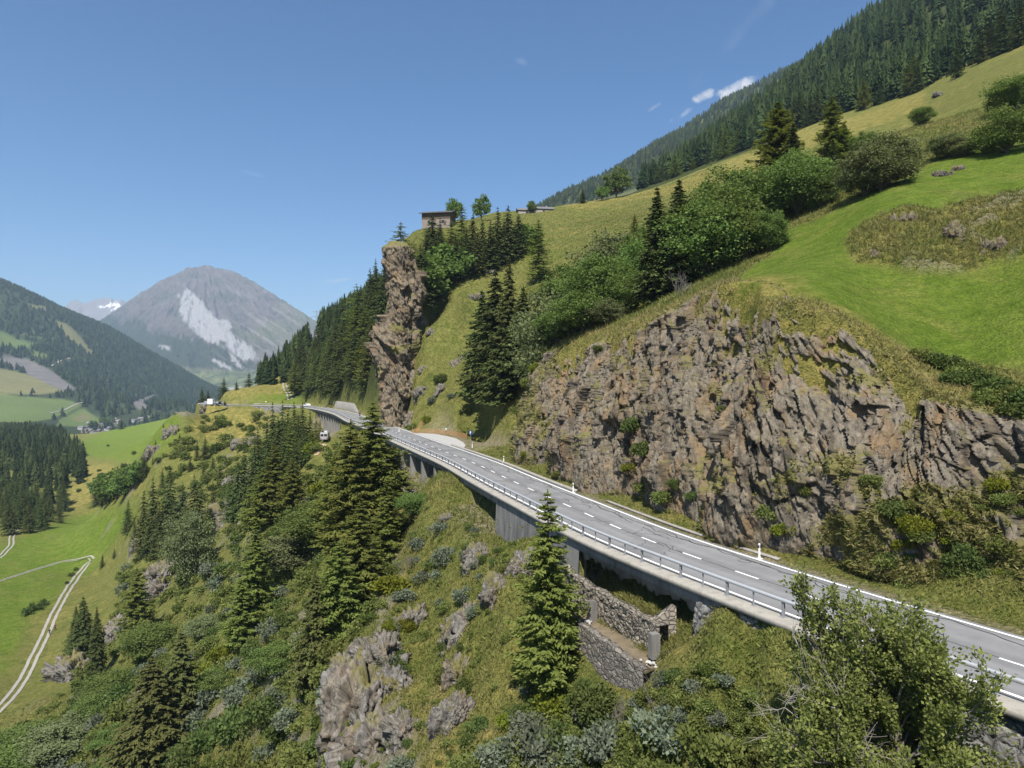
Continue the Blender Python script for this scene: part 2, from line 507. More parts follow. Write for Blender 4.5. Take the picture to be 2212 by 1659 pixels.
upper = [
 # cliff top and meadow above it
 (1180,772,107),(1240,738,103),(1300,715,98),(1380,692,84),(1460,668,74),(1550,637,63.5),(1620,640,60),(1690,652,56.5),(1750,690,53),(1810,722,51),(1890,796,48.5),(1960,852,46),(2060,910,43),(2212,972,39.5),(2450,1070,33),(2800,1210,26),
 (1250,640,128),(1120,800,122),(1150,760,118),(1400,650,108),(1500,620,88),(1640,600,76),(1750,560,74),(1900,600,66),(2000,660,60),(2212,665,55),(2100,590,64),(2450,660,50),(2212,820,47),(2060,780,52),(2450,880,40),(2800,860,34),
 (1830,505,80),(1700,500,98),(2010,588,65),(2120,575,65),(2212,560,63),(2000,450,78),(2212,430,76),(1900,455,80),(1860,560,70),(2400,490,60),
 (2000,352,105),(2212,255,118),(1900,300,150),(1800,395,120),(1700,410,150),(1560,470,150),(1400,560,125),(1400,500,170),(2500,300,85),(2800,350,60),(1560,560,105),(1250,580,160),
 (2090,200,190),(2212,180,165),(1990,260,190),(1790,300,220),
]
def edge_pts():
    out = []
    for y, u1, z1, u2, z2 in ((1.5,-5.6,-3.4,-10,-6),(12,-5.6,-3.4,-10,-6.5),(21,-5.6,-3.8,-10,-7),(28,-5.6,-3.6,-9.5,-6.4),(33,-5.6,-3.0,-9.5,-5.2),(38.5,-5.6,-1.3,-8.5,-3.0),(42.5,-5.8,-2.6,-8.0,-4.2),
                             (52.5,-5.6,-4.2,-9.0,-7.0),(57,-5.6,-3.8,-9.0,-4.6),(62,-5.7,-2.6,-7.6,-1.8),(66,-5.5,-3.6,-8.0,-3.0),(71,-5.5,-4.3,-8.5,-4.2),(75,-5.5,-4.2,-8.5,-4.8),(80,-5.5,-3.4,-9,-4.2),(85,-5.5,-3.2,-9,-4.0),(91,-5.5,-1.2,-8.5,-2.2),(97,-5.5,-.6,-8.0,-1.6),(103,-5.5,-1.6,-9,-5),
                             (112,-5.5,-4.4,-9.5,-6.4),(124,-5.5,-5.4,-10,-7.6),(140,-5.5,-5.8,-10,-7.5),(160,-5.5,-5.5,-10,-7),(186,-5.5,-4.6,-10,-5),(214,-5.5,-5.5,-10,-7),(254,-5.5,-8,-11,-10),(284,-5.5,-7.5,-11,-9.5)):
        i = int(np.argmin(np.abs(road[:1000, 1] - y)))
        for u, z in ((u1, z1), (u2, z2)):
            q = road[i] + rn[i] * u
            if q[1] > 9.5: out.append((q[0], q[1], z))
    return out
lower = [xyz_pt(*p) for p in edge_pts()] + [xyz_pt(*p) for p in (
 # lower slope close to the wall
 (3.0,47,-8.0),(4.5,43.2,-7.9),(6.3,39.6,-7.3),(5.0,48,-3.9),(8.8,40.2,-3.9),(0.6,50,-7.6),(5.0,48,-3.9),(8.8,40.2,-3.9),
 )] + [ (1450,1450,38.6),(1500,1500,36),(1530,1345,39),(1350,1560,39.5),(1640,1480,34),(1760,1560,31),(2000,1640,26.5),
 # road bed and the ground at its uphill edge
 ] + [xyz_pt(*p) for p in ((48,-0.5 + 4,0),(40,4,0),(33,12.5,0),(27.5,21,0),(22.3,30.2,0),(17.3,39.6,0),(10.5,54.3,0),(4.9,70.7,0),(0,85.7,0),(-5.2,102.5,0),(-11.3,119.6,0),(-21,146,0),(-32.5,178,0),
 (36,24,0.4),(30,35,0.4),(24,46,.5),(17,61,.5),(11.5,76,.5),(7,91,.5),(2,107,.5),(-2,122,.6),(-6,140,.7),(-12,156,.6))]
fU = rbf_fit(common + upper)
fL = rbf_fit(common + lower)

ys = np.exp(np.r_[np.arange(math.log(9), math.log(130), .0042), np.arange(math.log(130), math.log(1380), .008)])
dxs = np.arange(-420, 2760, 3.2)
T = Sheet(dxs, ys)
ZL, ZU = T.from_fit(fL), T.from_fit(fU)
# cliff line: left of it (downhill) the lower layer, right of it the upper one
near = (T.Y < 470) & (T.X > -210) & (T.X < 210)
SO, UO = np.zeros(T.X.shape), np.full(T.X.shape, 400.0)
so_, uo_ = road_frame(T.X[near], T.Y[near])
SO[near], UO[near] = so_, uo_
S_END = s_of_y(104.0)
cl_off = 6.4 + 1.2 * np.sin(SO * .21) + .8 * np.sin(SO * .5 + 1)
side = smooth(2.6, 6.4, UO - cl_off)                      # inside the rock, behind the face
end = smooth(S_END + 9, S_END + 2, SO)                    # the cliff ends at the gully
side = side * np.maximum(end, smooth(20, 42, UO) * smooth(1000, 1150, T.DX))
bl = smooth(132, 165, T.Y)
side = np.where(near, side * (1 - bl) + smooth(900, 1150, T.DX) * bl, smooth(900, 1150, T.DX))
Zn = ZL + (ZU - ZL) * side
PT = np.stack([T.X, T.Y, Zn * .6], -1).reshape(-1, 3)
shp = T.X.shape
n8 = fbm(PT / 9.0, 4, 3).reshape(shp)
n2 = fbm(PT / 2.3, 4, 11).reshape(shp)
rid = fbm(PT * [1 / 26., 1 / 34., 1 / 30.], 3, 21, ridged=True).reshape(shp)
below = smooth(-5.5, -14, UO) * (T.Y < 500) * smooth(500, 300, T.Y) * (T.DX > -50)
below = np.where(near, below, 0)
steep = below * smooth(-62, -50, Zn)
Zn = Zn + steep * (n8 * 1.6 + n2 * .6 + rid * 1.6) + (1 - steep) * (n8 * .35 + n2 * .08) * smooth(2, 12, np.abs(UO)) * np.where(T.Y > 500, 2.0, 1.0)
# road bed
gap_y = ((43.5, 56.0), (76.5, 86.5), (107.0, 150.0), (236.0, 296.0))
ingap = np.zeros(shp)
for a, b in gap_y:
    sa, sb = s_of_y(a), s_of_y(b)
    ingap = np.maximum(ingap, smooth(sa - .3, sa + .3, SO) * smooth(sb + .3, sb - .3, SO))
ued = -4.75 + 3.0 * ingap
Zn = np.where(near & (ingap > .02) & (UO < 3) & (UO > -5.6), np.minimum(Zn, -.75 - .55 * np.clip(-UO - 1.6, 0, 9)), Zn)
Zn = np.where(near & (UO > -5.6) & (UO < 4.6), np.minimum(Zn, -.12), Zn)
bed = smooth(ued - .35, ued, UO) * smooth(9.0, 5.2, UO) * near
layby = smooth(s_of_y(116), s_of_y(126), SO) * smooth(s_of_y(172), s_of_y(158), SO) * smooth(13.5, 11.5, UO) * (UO > 0)
bed = np.maximum(bed, layby * near)
verge = .10 * smooth(4.0, 6.0, UO)
Z = Zn * (1 - bed) + (-0.10 + verge * (1 - layby) + .03 * n2 * (UO > 4)) * bed
T.Z = Z
# ground cover (map of the place)
px, py = T.DX, HY - (Z - CAMH) / T.Y * FD
slope_z = np.gradient(Z, axis=1) / np.maximum(1e-6, np.abs(np.gradient(T.X, axis=1)))
BANK_POLY = [(1820,520),(1860,480),(1960,462),(2110,458),(2300,455),(2300,560),(2150,560),(2080,585),(1980,590),(1900,572),(1835,560)]
MEADOW_POLY = [(1560,640),(1700,500),(1840,440),(2212,240),(2760,0),(2760,900),(2212,800),(2060,770),(1960,760),(1860,700),(1760,645)]
FIELD_POLYS = [[(160,960),(240,925),(395,893),(390,930),(345,985),(290,1000),(190,985)], [(-400,1290),(-100,1220),(150,1120),(270,1090),(300,1110),(215,1210),(205,1225),(150,1265),(60,1345),(20,1440),(-400,1560)], [(540,848),(660,830),(660,872),(540,872)]]
wob = n8 * 14
mead = in_poly(px + wob, py + wob, MEADOW_POLY).astype(float) * (T.Y < 190)
bank = in_poly(px + wob * 2, py + wob * 1.6, BANK_POLY).astype(float) * (T.Y < 130)
for _ in range(10): bank = (bank + np.roll(bank, 1, 0) + np.roll(bank, -1, 0) + np.roll(bank, 1, 1) + np.roll(bank, -1, 1)) / 5
bank = smooth(.15, .85, bank + n8 * .35 + n2 * .15)
Z = Z + bank * (.5 + n8 * 1.7 + n2 * .9)
T.Z = Z
mead = mead * (1 - bank)
fld = sum(in_poly(px + wob * .3, py + wob * .3, q) for q in FIELD_POLYS).astype(float) * (T.Y > 150)
DRY_POLYS = [[(1180,440),(1450,395),(1640,320),(1800,262),(2000,200),(1990,240),(1780,310),(1640,370),(1450,420),(1250,455)], [(455,868),(540,815),(640,790),(700,800),(650,850),(600,846),(540,846),(470,870)], [(160,1000),(300,1010),(300,1060),(150,1100)], [(450,880),(600,880),(580,940),(470,960),(400,930)]]
dry = sum(in_poly(px + wob, py + wob, q) for q in DRY_POLYS).astype(float) * (T.Y > 150)
dry = np.maximum(dry, smooth(.05, .55, n8 + .5 * n2 - .1) * .8 * (1 - mead) * (1 - fld))
dry = np.maximum(dry, smooth(5.0, 1.0, np.abs(UO - cl_off - 6.5) + n8 * 1.5) * (T.Y < 115) * .85)
lush = np.maximum(mead, fld)
dry = np.maximum(dry, bank * .4)
dry = np.maximum(dry, below * in_poly(px, py, [(870,1010),(960,1010),(1100,1150),(1210,1300),(1180,1480),(1050,1659),(740,1659),(740,1420),(820,1330),(880,1200)]) * smooth(-.3, .3, n8 + n2 * .4) * .6)
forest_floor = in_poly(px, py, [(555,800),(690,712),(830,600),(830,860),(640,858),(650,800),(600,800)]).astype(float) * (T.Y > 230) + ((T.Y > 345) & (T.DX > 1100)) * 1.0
rockm = steep * smooth(.30, .55, rid * .6 + n8 * .5 + .25 * n2 - .12)
rockm = np.maximum(rockm, smooth(.5, 2.5, UO - cl_off) * smooth(4.4, 3.5, UO - cl_off) * (T.Y < 112) * near)
rockm = np.maximum(rockm, bank * .7 * smooth(.1, .35, n2 * .8 + n8 * .5 - .08))
def blur(a, k=2):
    for _ in range(k):
        a = (a + np.roll(a, 1, 0) + np.roll(a, -1, 0) + np.roll(a, 1, 1) + np.roll(a, -1, 1)) / 5
    return a
lush = blur(lush, 14) * np.clip(1 - smooth(.15, .55, n8 + .3 * n2) * .45, 0, 1)
lush, dry, forest_floor = blur(lush, 1), blur(dry, 2), blur(forest_floor, 2)

def ground_material():
    t = NT('grass_ground')
    geo = t.n('NewGeometry')
    pos = geo.outputs['Position']
    big, mid, fine = t.noise(pos, .06, 6, .62), t.ramp(t.noise(pos, .42, 8, .75), [(.36, (0, 0, 0)), (.64, (1, 1, 1))]), t.ramp(t.noise(pos, 4.5, 4, .7), [(.3, (0, 0, 0)), (.7, (1, 1, 1))])
    base = t.mix(mid, (.085, .110, .026), (.200, .205, .062))
    base = t.mix(t.ramp(big, [(.35, (0, 0, 0)), (.7, (1, 1, 1))]), base, t.mix(mid, (.110, .130, .030), (.235, .225, .075)))
    lushc = t.mix(mid, (.086, .146, .016), (.142, .205, .030))
    lushc = t.mix(t.ramp(big, [(.3, (0, 0, 0)), (.75, (1, 1, 1))]), lushc, t.mix(mid, (.108, .160, .020), (.180, .225, .045)))
    lushc = t.mix(t.ramp(t.noise(pos, .22, 8, .75), [(.50, (0, 0, 0)), (.64, (.7,) * 3)]), lushc, t.mix(fine, (.14, .165, .035), (.25, .255, .070)))
    dryc = t.mix(mid, (.165, .150, .040), (.330, .275, .095))
    c = t.mix(t.attr('lush'), t.mix(t.ramp(t.noise(pos, .16, 8, .75), [(.46, (0, 0, 0)), (.60, (.75,) * 3)]), base, t.mix(fine, (.11, .115, .034), (.24, .215, .078))), lushc)
    c = t.mix(t.math('MULTIPLY', t.attr('dry'), t.ramp(mid, [(.2, (.25,) * 3), (.62, (1, 1, 1))])), c, dryc)
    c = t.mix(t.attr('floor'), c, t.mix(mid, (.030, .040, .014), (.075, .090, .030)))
    rk = t.mix(t.noise(pos, 1.4, 8, .7), (.10, .090, .078), (.36, .325, .28))
    ra = t.math('MULTIPLY', t.attr('rock'), t.ramp(fine, [(.3, (.5,) * 3), (.55, (1, 1, 1))]))
    c = t.mix(ra, c, rk)
    soil = t.attr('soil')
    c = t.mix(t.math('MULTIPLY', soil, t.ramp(mid, [(.3, (.5,) * 3), (.6, (1, 1, 1))])), c, t.mix(fine, (.16, .135, .095), (.36, .31, .235)))
    md2 = t.noise(pos, 1.3, 6, .8)
    c = t.mix(t.ramp(md2, [(.40, (0, 0, 0)), (.60, (1, 1, 1))]), t.mix(1.0, c, (.90, .92, .86), 'MULTIPLY'), t.mix(1.0, c, (1.34, 1.28, 1.18), 'MULTIPLY'))
    c = t.mix(t.ramp(fine, [(.25, (.0,) * 3), (.8, (1,) * 3)]), t.mix(1.0, c, (.78, .82, .74), 'MULTIPLY'), t.mix(1.0, c, (1.22, 1.2, 1.15), 'MULTIPLY'))
    h = t.math('MULTIPLY_ADD', mid, .6, fine)
    return t.pbr(c, .95, t.bump(h, .9, .35), .08)
M_GROUND = ground_material()
gravel_edge = layby * near * 1.0
soil = np.maximum(gravel_edge, smooth(1.2, .4, np.abs(UO - 4.4)) * .7 * near * (np.abs(UO) < 8))
soil = np.maximum(soil, ingap * smooth(-9, -6, UO) * smooth(-.5, -1.5, UO))
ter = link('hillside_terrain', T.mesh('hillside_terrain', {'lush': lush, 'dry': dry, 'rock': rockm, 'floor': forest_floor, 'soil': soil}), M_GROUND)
tag(ter, kind='structure')

# ------------------------------------------------------------------ far land
left_pts = [(-300,960,1300),(0,930,1300),(100,905,1650),(230,928,1740),(300,905,1950),(0,882,1800),(0,800,2300),(100,800,2400),(200,872,2050),(50,770,2550),(0,608,3200),(60,632,3250),(120,662,3300),(230,708,3500),(350,774,3800),(450,838,4000),
 (300,860,2600),(400,872,2700),(455,864,3100),(200,780,2800),(300,806,3050),(-300,450,3200),(-300,800,2100),(0,720,4300),(230,770,4700),(450,880,5200),(520,862,3300),(600,870,3300),(-300,600,4200),(700,880,3300),(700,900,5200),(480,900,2500),(600,900,2500),
 (400,905,1900),(600,905,1900),(700,905,1900),(-300,940,1600),(420,880,2300),(0,960,1150),(300,960,1150),(700,920,1150),(-300,980,1150)]
fF = rbf_fit(left_pts)
LM = Sheet(np.arange(-420, 720, 3.0), np.exp(np.arange(math.log(1200), math.log(5200), .006)))
Zl = LM.from_fit(fF, 3)
PL = np.stack([LM.X, LM.Y, Zl], -1).reshape(-1, 3)
nl = fbm(PL / 420.0, 5, 31).reshape(Zl.shape)
LM.Z = Zl + nl * 22 * smooth(1500, 2300, LM.Y)
lpx, lpy = LM.DX, HY - (LM.Z - CAMH) / LM.Y * FD
Lw = fbm(PL / 130.0, 4, 35).reshape(Zl.shape) * 9
L_FIELDS = [[(-400,700),(0,715),(58,738),(90,742),(60,752),(-400,745)], [(-400,850),(0,848),(40,856),(130,862),(178,873),(150,892),(110,905),(60,912),(-400,905)], [(130,905),(180,880),(205,900),(246,918),(225,925),(120,918)], [(70,757),(105,766),(100,775),(70,770)]]
L_DRY = [[(-400,790),(0,795),(70,810),(130,840),(150,850),(60,852),(-400,850)], [(115,690),(150,702),(205,765),(190,765),(140,730)], [(155,905),(185,890),(200,905),(175,912)], [(60,655),(75,658),(105,662),(95,668),(70,666)]]
L_SCREE = [[(0,765),(60,775),(110,800),(160,838),(150,850),(110,832),(60,808),(0,785)], [(80,662),(105,668),(95,672)], [(110,780),(140,778),(162,772),(158,778),(120,792)], [(280,870),(330,850),(345,856),(300,885)]]
mk = lambda ps, k=1.0: blur(sum(in_poly(lpx + Lw * k, lpy + Lw * .6 * k, q) for q in ps).astype(float), 1)
lf, ld, ls_ = mk(L_FIELDS, .5), mk(L_DRY), mk(L_SCREE)
vall = in_poly(lpx, lpy, [(120,905),(260,905),(400,880),(470,855),(720,850),(720,960),(100,960)]).astype(float)
t = NT('far_slope')
pos = t.n('NewGeometry').outputs['Position']
n_a, n_b = t.noise(pos, .006, 6), t.noise(pos, .035, 6, .65)
c = t.mix(n_b, (.022, .036, .016), (.052, .066, .028))
c = t.mix(t.ramp(n_a, [(.52, (0, 0, 0)), (.68, (.7,) * 3)]), c, t.mix(n_b, (.06, .08, .03), (.16, .16, .08)))
c = t.mix(t.attr('field'), c, t.mix(n_a, (.080, .120, .035), (.145, .175, .055)))
c = t.mix(t.attr('dry'), c, t.mix(n_b, (.11, .115, .045), (.21, .19, .085)))
c = t.mix(t.attr('scree'), c, t.mix(n_b, (.08, .074, .068), (.22, .20, .185)))
M_FAR = t.pbr(c, .95, t.bump(n_b, .6, 8.0), .05)
lmo = link('forested_mountain', LM.mesh('forested_mountain', {'field': lf, 'dry': ld, 'scree': ls_}), M_FAR)
tag(lmo, kind='structure')

# the bare pyramid mountain at the head of the valley
ridge = [(100,760),(150,735),(205,704),(225,692),(262,664),(300,637),(340,611),(385,591),(406,580),(440,577),(462,580),(480,583),(510,592),(540,608),(580,631),(620,656),(650,674),(675,693),(720,712),(800,750),(900,800)]
rx, ry = np.array(ridge).T
CD = np.arange(60, 900, 2.0); CV = np.linspace(0, 1.12, 300)
A, B = np.meshgrid(CD, CV)
Yc = 4600 + 2600 * B
base_e = -(np.interp(CD, [60, 300, 430, 480, 560, 700, 900], [842, 846, 846, 838, 832, 838, 850]) - HY) / FD
rid_e = -(np.interp(CD, rx, ry) - HY) / FD
prof = np.clip(B, 0, 1)
ee = base_e[None] + (rid_e - base_e)[None] * (prof ** 1.06)
Zc = CAMH + ee * Yc
Zc = np.where(B > 1, Zc - (B - 1) * 2600 * 1.0, Zc)
Xc = (A - CX) / FD * Yc
PC = np.stack([Xc, Yc * .6, Zc * .25], -1).reshape(-1, 3)
# gullies run down from the summit
ang = np.arctan2(A - 440, 1500 * (1.05 - B) + 60)
gul = fbm(np.stack([ang * 16, B * 2.2, 0 * A], -1).reshape(-1, 3), 5, 41, .6, ridged=True).reshape(A.shape)
nz = fbm(PC / 500.0, 6, 43, .58).reshape(A.shape)
amp = smooth(0, .25, B) * (1 - .75 * smooth(.9, 1.0, B))
Zc = Zc + (gul * 92 + nz * 86) * amp + fbm(PC / 60.0, 4, 47).reshape(A.shape) * 9 * smooth(.1, .5, B) + fbm(PC / 150.0, 4, 48, .6, ridged=True).reshape(A.shape) * 34 * amp
cpx, cpy = A, HY - (Zc - CAMH) / Yc * FD
wv = nz * 26 + gul * 10
sw = fbm(np.stack([(A - 440) * .62 / 6.5 - (HY - (Zc - CAMH) / Yc * FD) / 6.5, A / 70.0 + 0 * A, 0 * A], -1).reshape(-1, 3), 5, 49, .6).reshape(A.shape)
rag = fbm(np.stack([A / 5.0, (HY - (Zc - CAMH) / Yc * FD) / 9.0, 0 * A], -1).reshape(-1, 3), 5, 53, .65).reshape(A.shape)
SCREE = [[(404,622),(425,640),(440,655),(447,668),(462,688),(490,690),(500,700),(502,720),(512,738),(545,748),(552,762),(540,774),(515,772),(500,760),(488,742),(470,745),(440,735),(415,712),(396,690),(386,672),(390,650)], [(500,765),(508,772),(520,795),(505,785)], [(340,742),(368,750),(366,757),(345,750)], [(458,775),(500,790),(495,797),(462,784)]]
scr = blur(sum(in_poly(cpx + wv * .35 + rag * 22, cpy + wv * .5 + rag * 16, q) for q in SCREE).astype(float), 1)
tree_line = smooth(-9, 9, cpy + wv * 1.5 + rag * 26 - np.interp(cpx, [220, 300, 400, 470, 560, 640, 700], [690, 708, 732, 752, 782, 806, 812]))
streak = smooth(.0, .30, sw) * smooth(600, 640, cpy + nz * 20) * smooth(440, 500, cpx) + .5 * smooth(.1, .4, rag) * smooth(700, 640, cpy)
floor = smooth(792, 808, cpy + wv * .4)
top_green = smooth(-.1, .25, nz) * smooth(470, 560, cpx) * (1 - floor)
tm = NT('bare_mountain_rock')
pos = tm.n('NewGeometry').outputs['Position']
na, nb = tm.noise(pos, .0035, 8, .7), tm.noise(pos, .011, 9, .8)
c = tm.mix(nb, (.066, .052, .048), (.230, .190, .175))
c = tm.mix(tm.ramp(na, [(.42, (0, 0, 0)), (.62, (.8,) * 3)]), c, tm.mix(nb, (.042, .048, .036), (.115, .118, .088)))
c = tm.mix(tm.math('MULTIPLY', tm.attr('green'), .6), c, tm.mix(nb, (.09, .11, .05), (.17, .18, .09)))
c = tm.mix(tm.attr('trees'), c, tm.mix(nb, (.022, .035, .018), (.07, .08, .045)))
c = tm.mix(tm.math('MULTIPLY', tm.attr('streak'), .75), c, tm.mix(nb, (.17, .15, .135), (.32, .29, .27)))
c = tm.mix(tm.attr('floor'), c, tm.mix(tm.ramp(tm.noise(pos, .012, 8, .75), [(.35, (0, 0, 0)), (.65, (1, 1, 1))]), (.030, .050, .022), (.22, .24, .10)))
c = tm.mix(tm.attr('scree'), c, tm.mix(nb, (.25, .24, .235), (.43, .42, .41)))
M_PYR = tm.pbr(c, .95, tm.bump(nb, .8, 30.0), .05)
pyr = link('pyramid_mountain', np_mesh('pyramid_mountain', np.stack([Xc, Yc, Zc], -1).reshape(-1, 3), grid_faces(*A.shape), True,
           {'scree': scr, 'trees': tree_line * (1 - floor), 'streak': streak, 'floor': floor, 'green': top_green}), M_PYR)
tag(pyr, kind='structure')

# snow peak far behind
CD = np.arange(90, 340, 1.2); CV = np.linspace(0, 1.1, 90)
A, B = np.meshgrid(CD, CV)
rid_dy = np.interp(CD, [90, 140, 152, 162, 180, 196, 205, 216, 222, 232, 240, 250, 258, 270, 284, 300, 340], [690, 668, 655, 653, 660, 657, 653, 650, 648, 649, 647, 651, 650, 656, 659, 668, 700])
Yc = 8200 + 1300 * B
ee = (-(800 - HY) / FD) + ((-(rid_dy - HY) / FD) - (-(800 - HY) / FD))[None] * np.clip(B, 0, 1)
Xc = (A - CX) / FD * Yc
Zc = CAMH + ee * Yc - np.clip(B - 1, 0, 1) * 1300
Pn = np.stack([Xc, Yc, Zc], -1).reshape(-1, 3)
jag = fbm(Pn / 260.0, 5, 51, .6, ridged=True).reshape(A.shape)
Zc = Zc + jag * 62 * smooth(.1, .6, B)
sp_y = HY - (Zc - CAMH) / Yc * FD
snow = smooth(.0, .35, fbm(Pn / 200.0, 4, 55).reshape(A.shape) + .55 - np.abs(sp_y - 662) / 16 - np.abs(A - 238) / 85)
snow = smooth(.05, .30, fbm(Pn / 75.0, 4, 56, .65).reshape(A.shape) + .42 - np.abs(sp_y - 661) / 22 - np.abs(A - 236) / 60)
snow = np.maximum(snow * 1.0, .9 * smooth(2.2, .6, np.abs(sp_y - 668 + (A - 262) * .05)) * smooth(26, 12, np.abs(A - 262)) * smooth(-.25, .1, fbm(Pn / 75.0, 3, 57).reshape(A.shape)))
ts = NT('snow_peak_rock')
pos = ts.n('NewGeometry').outputs['Position']
nb = ts.noise(pos, .004, 6, .65)
c = ts.mix(ts.attr('snow'), ts.mix(nb, (.15, .14, .14), (.30, .28, .27)), (.92, .92, .93))
snm = link('snow_mountain', np_mesh('snow_mountain', np.stack([Xc, Yc, Zc], -1).reshape(-1, 3), grid_faces(*A.shape), True, {'snow': snow}), ts.pbr(c, .9))
tag(snm, kind='structure')

# far right ridge behind the near forest
far_r = [(1000,560,1500),(1100,500,1500),(1170,452,1600),(1260,409,1650),(1330,374,1700),(1400,328,1700),(1470,286,1750),(1550,232,1800),(1600,206,1800),(1640,188,1850),(1700,158,1900),(1760,128,1900),(1890,60,1900),(2212,-120,1900),
 (1100,560,1150),(1170,520,1150),(1400,420,1150),(1640,320,1150),(1890,200,1150),(2212,0,1150),(1000,640,1150),(1000,620,2600),(1170,520,2600),(1640,300,2600),(2212,100,2600)]
fR = rbf_fit(far_r)
RM = Sheet(np.arange(1000, 2300, 4.0), np.exp(np.arange(math.log(1150), math.log(2400), .008)))
RM.Z = RM.from_fit(fR, 3)
RM.Z = RM.Z + fbm(np.stack([RM.X, RM.Y, RM.Z], -1).reshape(-1, 3) / 160., 4, 61).reshape(RM.Z.shape) * 8
zz = np.zeros(RM.Z.shape)
gr_ = smooth(.25, .5, fbm(np.stack([RM.X, RM.Y, RM.Z], -1).reshape(-1, 3) / 110., 3, 63).reshape(RM.Z.shape))
tag(link('right_mountain', RM.mesh('right_mountain', {'field': zz, 'dry': gr_ * .5, 'scree': zz}), M_FAR), kind='structure')

# wide valley floor under everything, to the horizon
tb = NT('valley_ground')
pos = tb.n('NewGeometry').outputs['Position']
bm_ = tb.pbr(tb.mix(tb.noise(pos, .003, 6), (.05, .085, .03), (.17, .19, .08)), .95)
vs = [(-8500, 900, -135), (5500, 900, -135), (5500, 10200, -330), (-8500, 10200, -330)]
me = bpy.data.meshes.new('valley_floor'); me.from_pydata(vs, [], [(0, 1, 2, 3)]); tag(link('valley_floor', me, bm_), kind='structure')
# ------------------------------------------------------------------ rock
def rock_material(name, a, b, rust, lichen, strata=(0, 0, 0), grass=True):
    t = NT(name)
    pos = t.n('NewGeometry').outputs['Position']
    mp = t.n('Mapping'); mp.inputs['Rotation'].default_value = strata; mp.inputs['Scale'].default_value = (1, 1, .28); t.l(pos, mp.inputs[0])
    v = mp.outputs[0]
    n1, n2, n3 = t.noise(v, .5, 7, .65, .6), t.noise(v, 3.2, 7, .75), t.noise(v, 11.0, 4, .75)
    c = t.mix(t.ramp(n2, [(.28, (0, 0, 0)), (.72, (1, 1, 1))]), a, b)
    c = t.mix(t.ramp(n1, [(.49, (0, 0, 0)), (.68, (.75,) * 3)]), c, t.mix(n3, tuple(x * .55 for x in rust), rust))
    c = t.mix(t.ramp(t.noise(pos, .9, 5, .7), [(.56, (0, 0, 0)), (.70, (.55,) * 3)]), c, lichen)
    c = t.mix(t.ramp(n3, [(.25, (0, 0, 0)), (.75, (1, 1, 1))]), t.mix(1.0, c, (.55, .55, .57), 'MULTIPLY'), t.mix(1.0, c, (1.25, 1.22, 1.18), 'MULTIPLY'))
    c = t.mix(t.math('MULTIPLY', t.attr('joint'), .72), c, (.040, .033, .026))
    if grass:
        gc = t.mix(n2, (.075, .078, .026), (.23, .195, .075))
        c = t.mix(t.attr('grass'), c, gc)
    h = t.math('MULTIPLY_ADD', n2, 1.0, t.math('MULTIPLY', n3, .5))
    return t.pbr(c, .88, t.bump(h, .8, .18), .25)
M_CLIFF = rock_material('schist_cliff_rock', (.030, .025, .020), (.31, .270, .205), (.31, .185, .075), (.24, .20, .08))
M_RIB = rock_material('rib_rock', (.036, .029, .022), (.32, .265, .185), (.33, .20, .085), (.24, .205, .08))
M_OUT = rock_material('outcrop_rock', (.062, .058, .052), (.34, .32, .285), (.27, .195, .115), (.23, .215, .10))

# near road cutting: foot follows the road, its far end turns into the gully
def cloff(s): return 6.4 + 1.2 * np.sin(s * .21) + .8 * np.sin(s * .5 + 1)
sv = np.arange(s_of_y(11), S_END + 1, 2.0)
ft = [tuple(road_at(np.array([s]), np.array([cloff(s)]))[0]) for s in sv]
for ds, u in ((3.5, 8.6), (6.0, 12.5), (7.0, 17.0), (7.5, 23.0)):
    ft.append(tuple(road_at(np.array([S_END + ds]), np.array([u]))[0]))
foot = catmull(ft, .088)
ftn = np.gradient(foot, axis=0); ftn /= np.linalg.norm(ftn, axis=1)[:, None]
k_ = np.ones(41) / 41
fn = np.stack([-ftn[:, 1], ftn[:, 0]], 1)               # outwards (towards the road)
fn = np.stack([np.convolve(np.pad(fn[:, i], 20, 'edge'), k_, 'valid') for i in (0, 1)], 1); fn /= np.linalg.norm(fn, axis=1)[:, None]
wdt = 6.7 + .5 * np.sin(np.arange(len(foot)) * .013)
top = foot - fn * wdt[:, None]
ztop = T.z(top[:, 0], np.maximum(top[:, 1], 9.2)) + .05
k2 = np.ones(15) / 15
ztop = np.convolve(np.pad(ztop, 7, 'edge'), k2, 'valid')
nh = 250
hh = np.linspace(-.03, 1, nh)
Lc = (np.arange(len(foot)) * .088)[None] + 0 * hh[:, None]
H_ = hh[:, None] + 0 * Lc
gg = np.clip(H_, 0, 1) ** 1.55
XY = foot[None] - fn[None] * (wdt[None] * gg)[..., None]
ZC = -.1 + (ztop[None] + .1) * H_
yfoot = foot[:, 1][None] + 0 * H_
lean = np.interp(yfoot, [20, 40, 55, 70, 100], [.55, .46, .32, .15, .05])
ac = Lc - ZC * lean
q = lambda sa, sb, o=0: np.stack([ac / sa + o, ZC / sb + o * .7, 0 * ac], -1).reshape(-1, 3)
w1, e1 = worley_facets(q(1.35, 3.6), 5, 1.3)
w2, e2 = worley_facets(q(.56, 1.6, 3.1), 15, 1.3)
w3, e3 = worley_facets(q(.25, .70, 7.7), 25, 1.1)
big = fbm(np.stack([ac / 6.5, ZC / 15, 0 * ac], -1).reshape(-1, 3), 3, 71)
sml = fbm(np.stack([ac / .5, ZC / 1.6, 0 * ac], -1).reshape(-1, 3), 4, 75, .6)
led = fbm(np.stack([Lc / 9, ZC / 3.2, 0 * ac], -1).reshape(-1, 3), 3, 79)
disp = ((w1 - .5) * .8 + (w2 - .5) * .8 + (w3 - .5) * .45 + big * 2.0 + sml * .22 + led * .6 + .55).reshape(H_.shape)
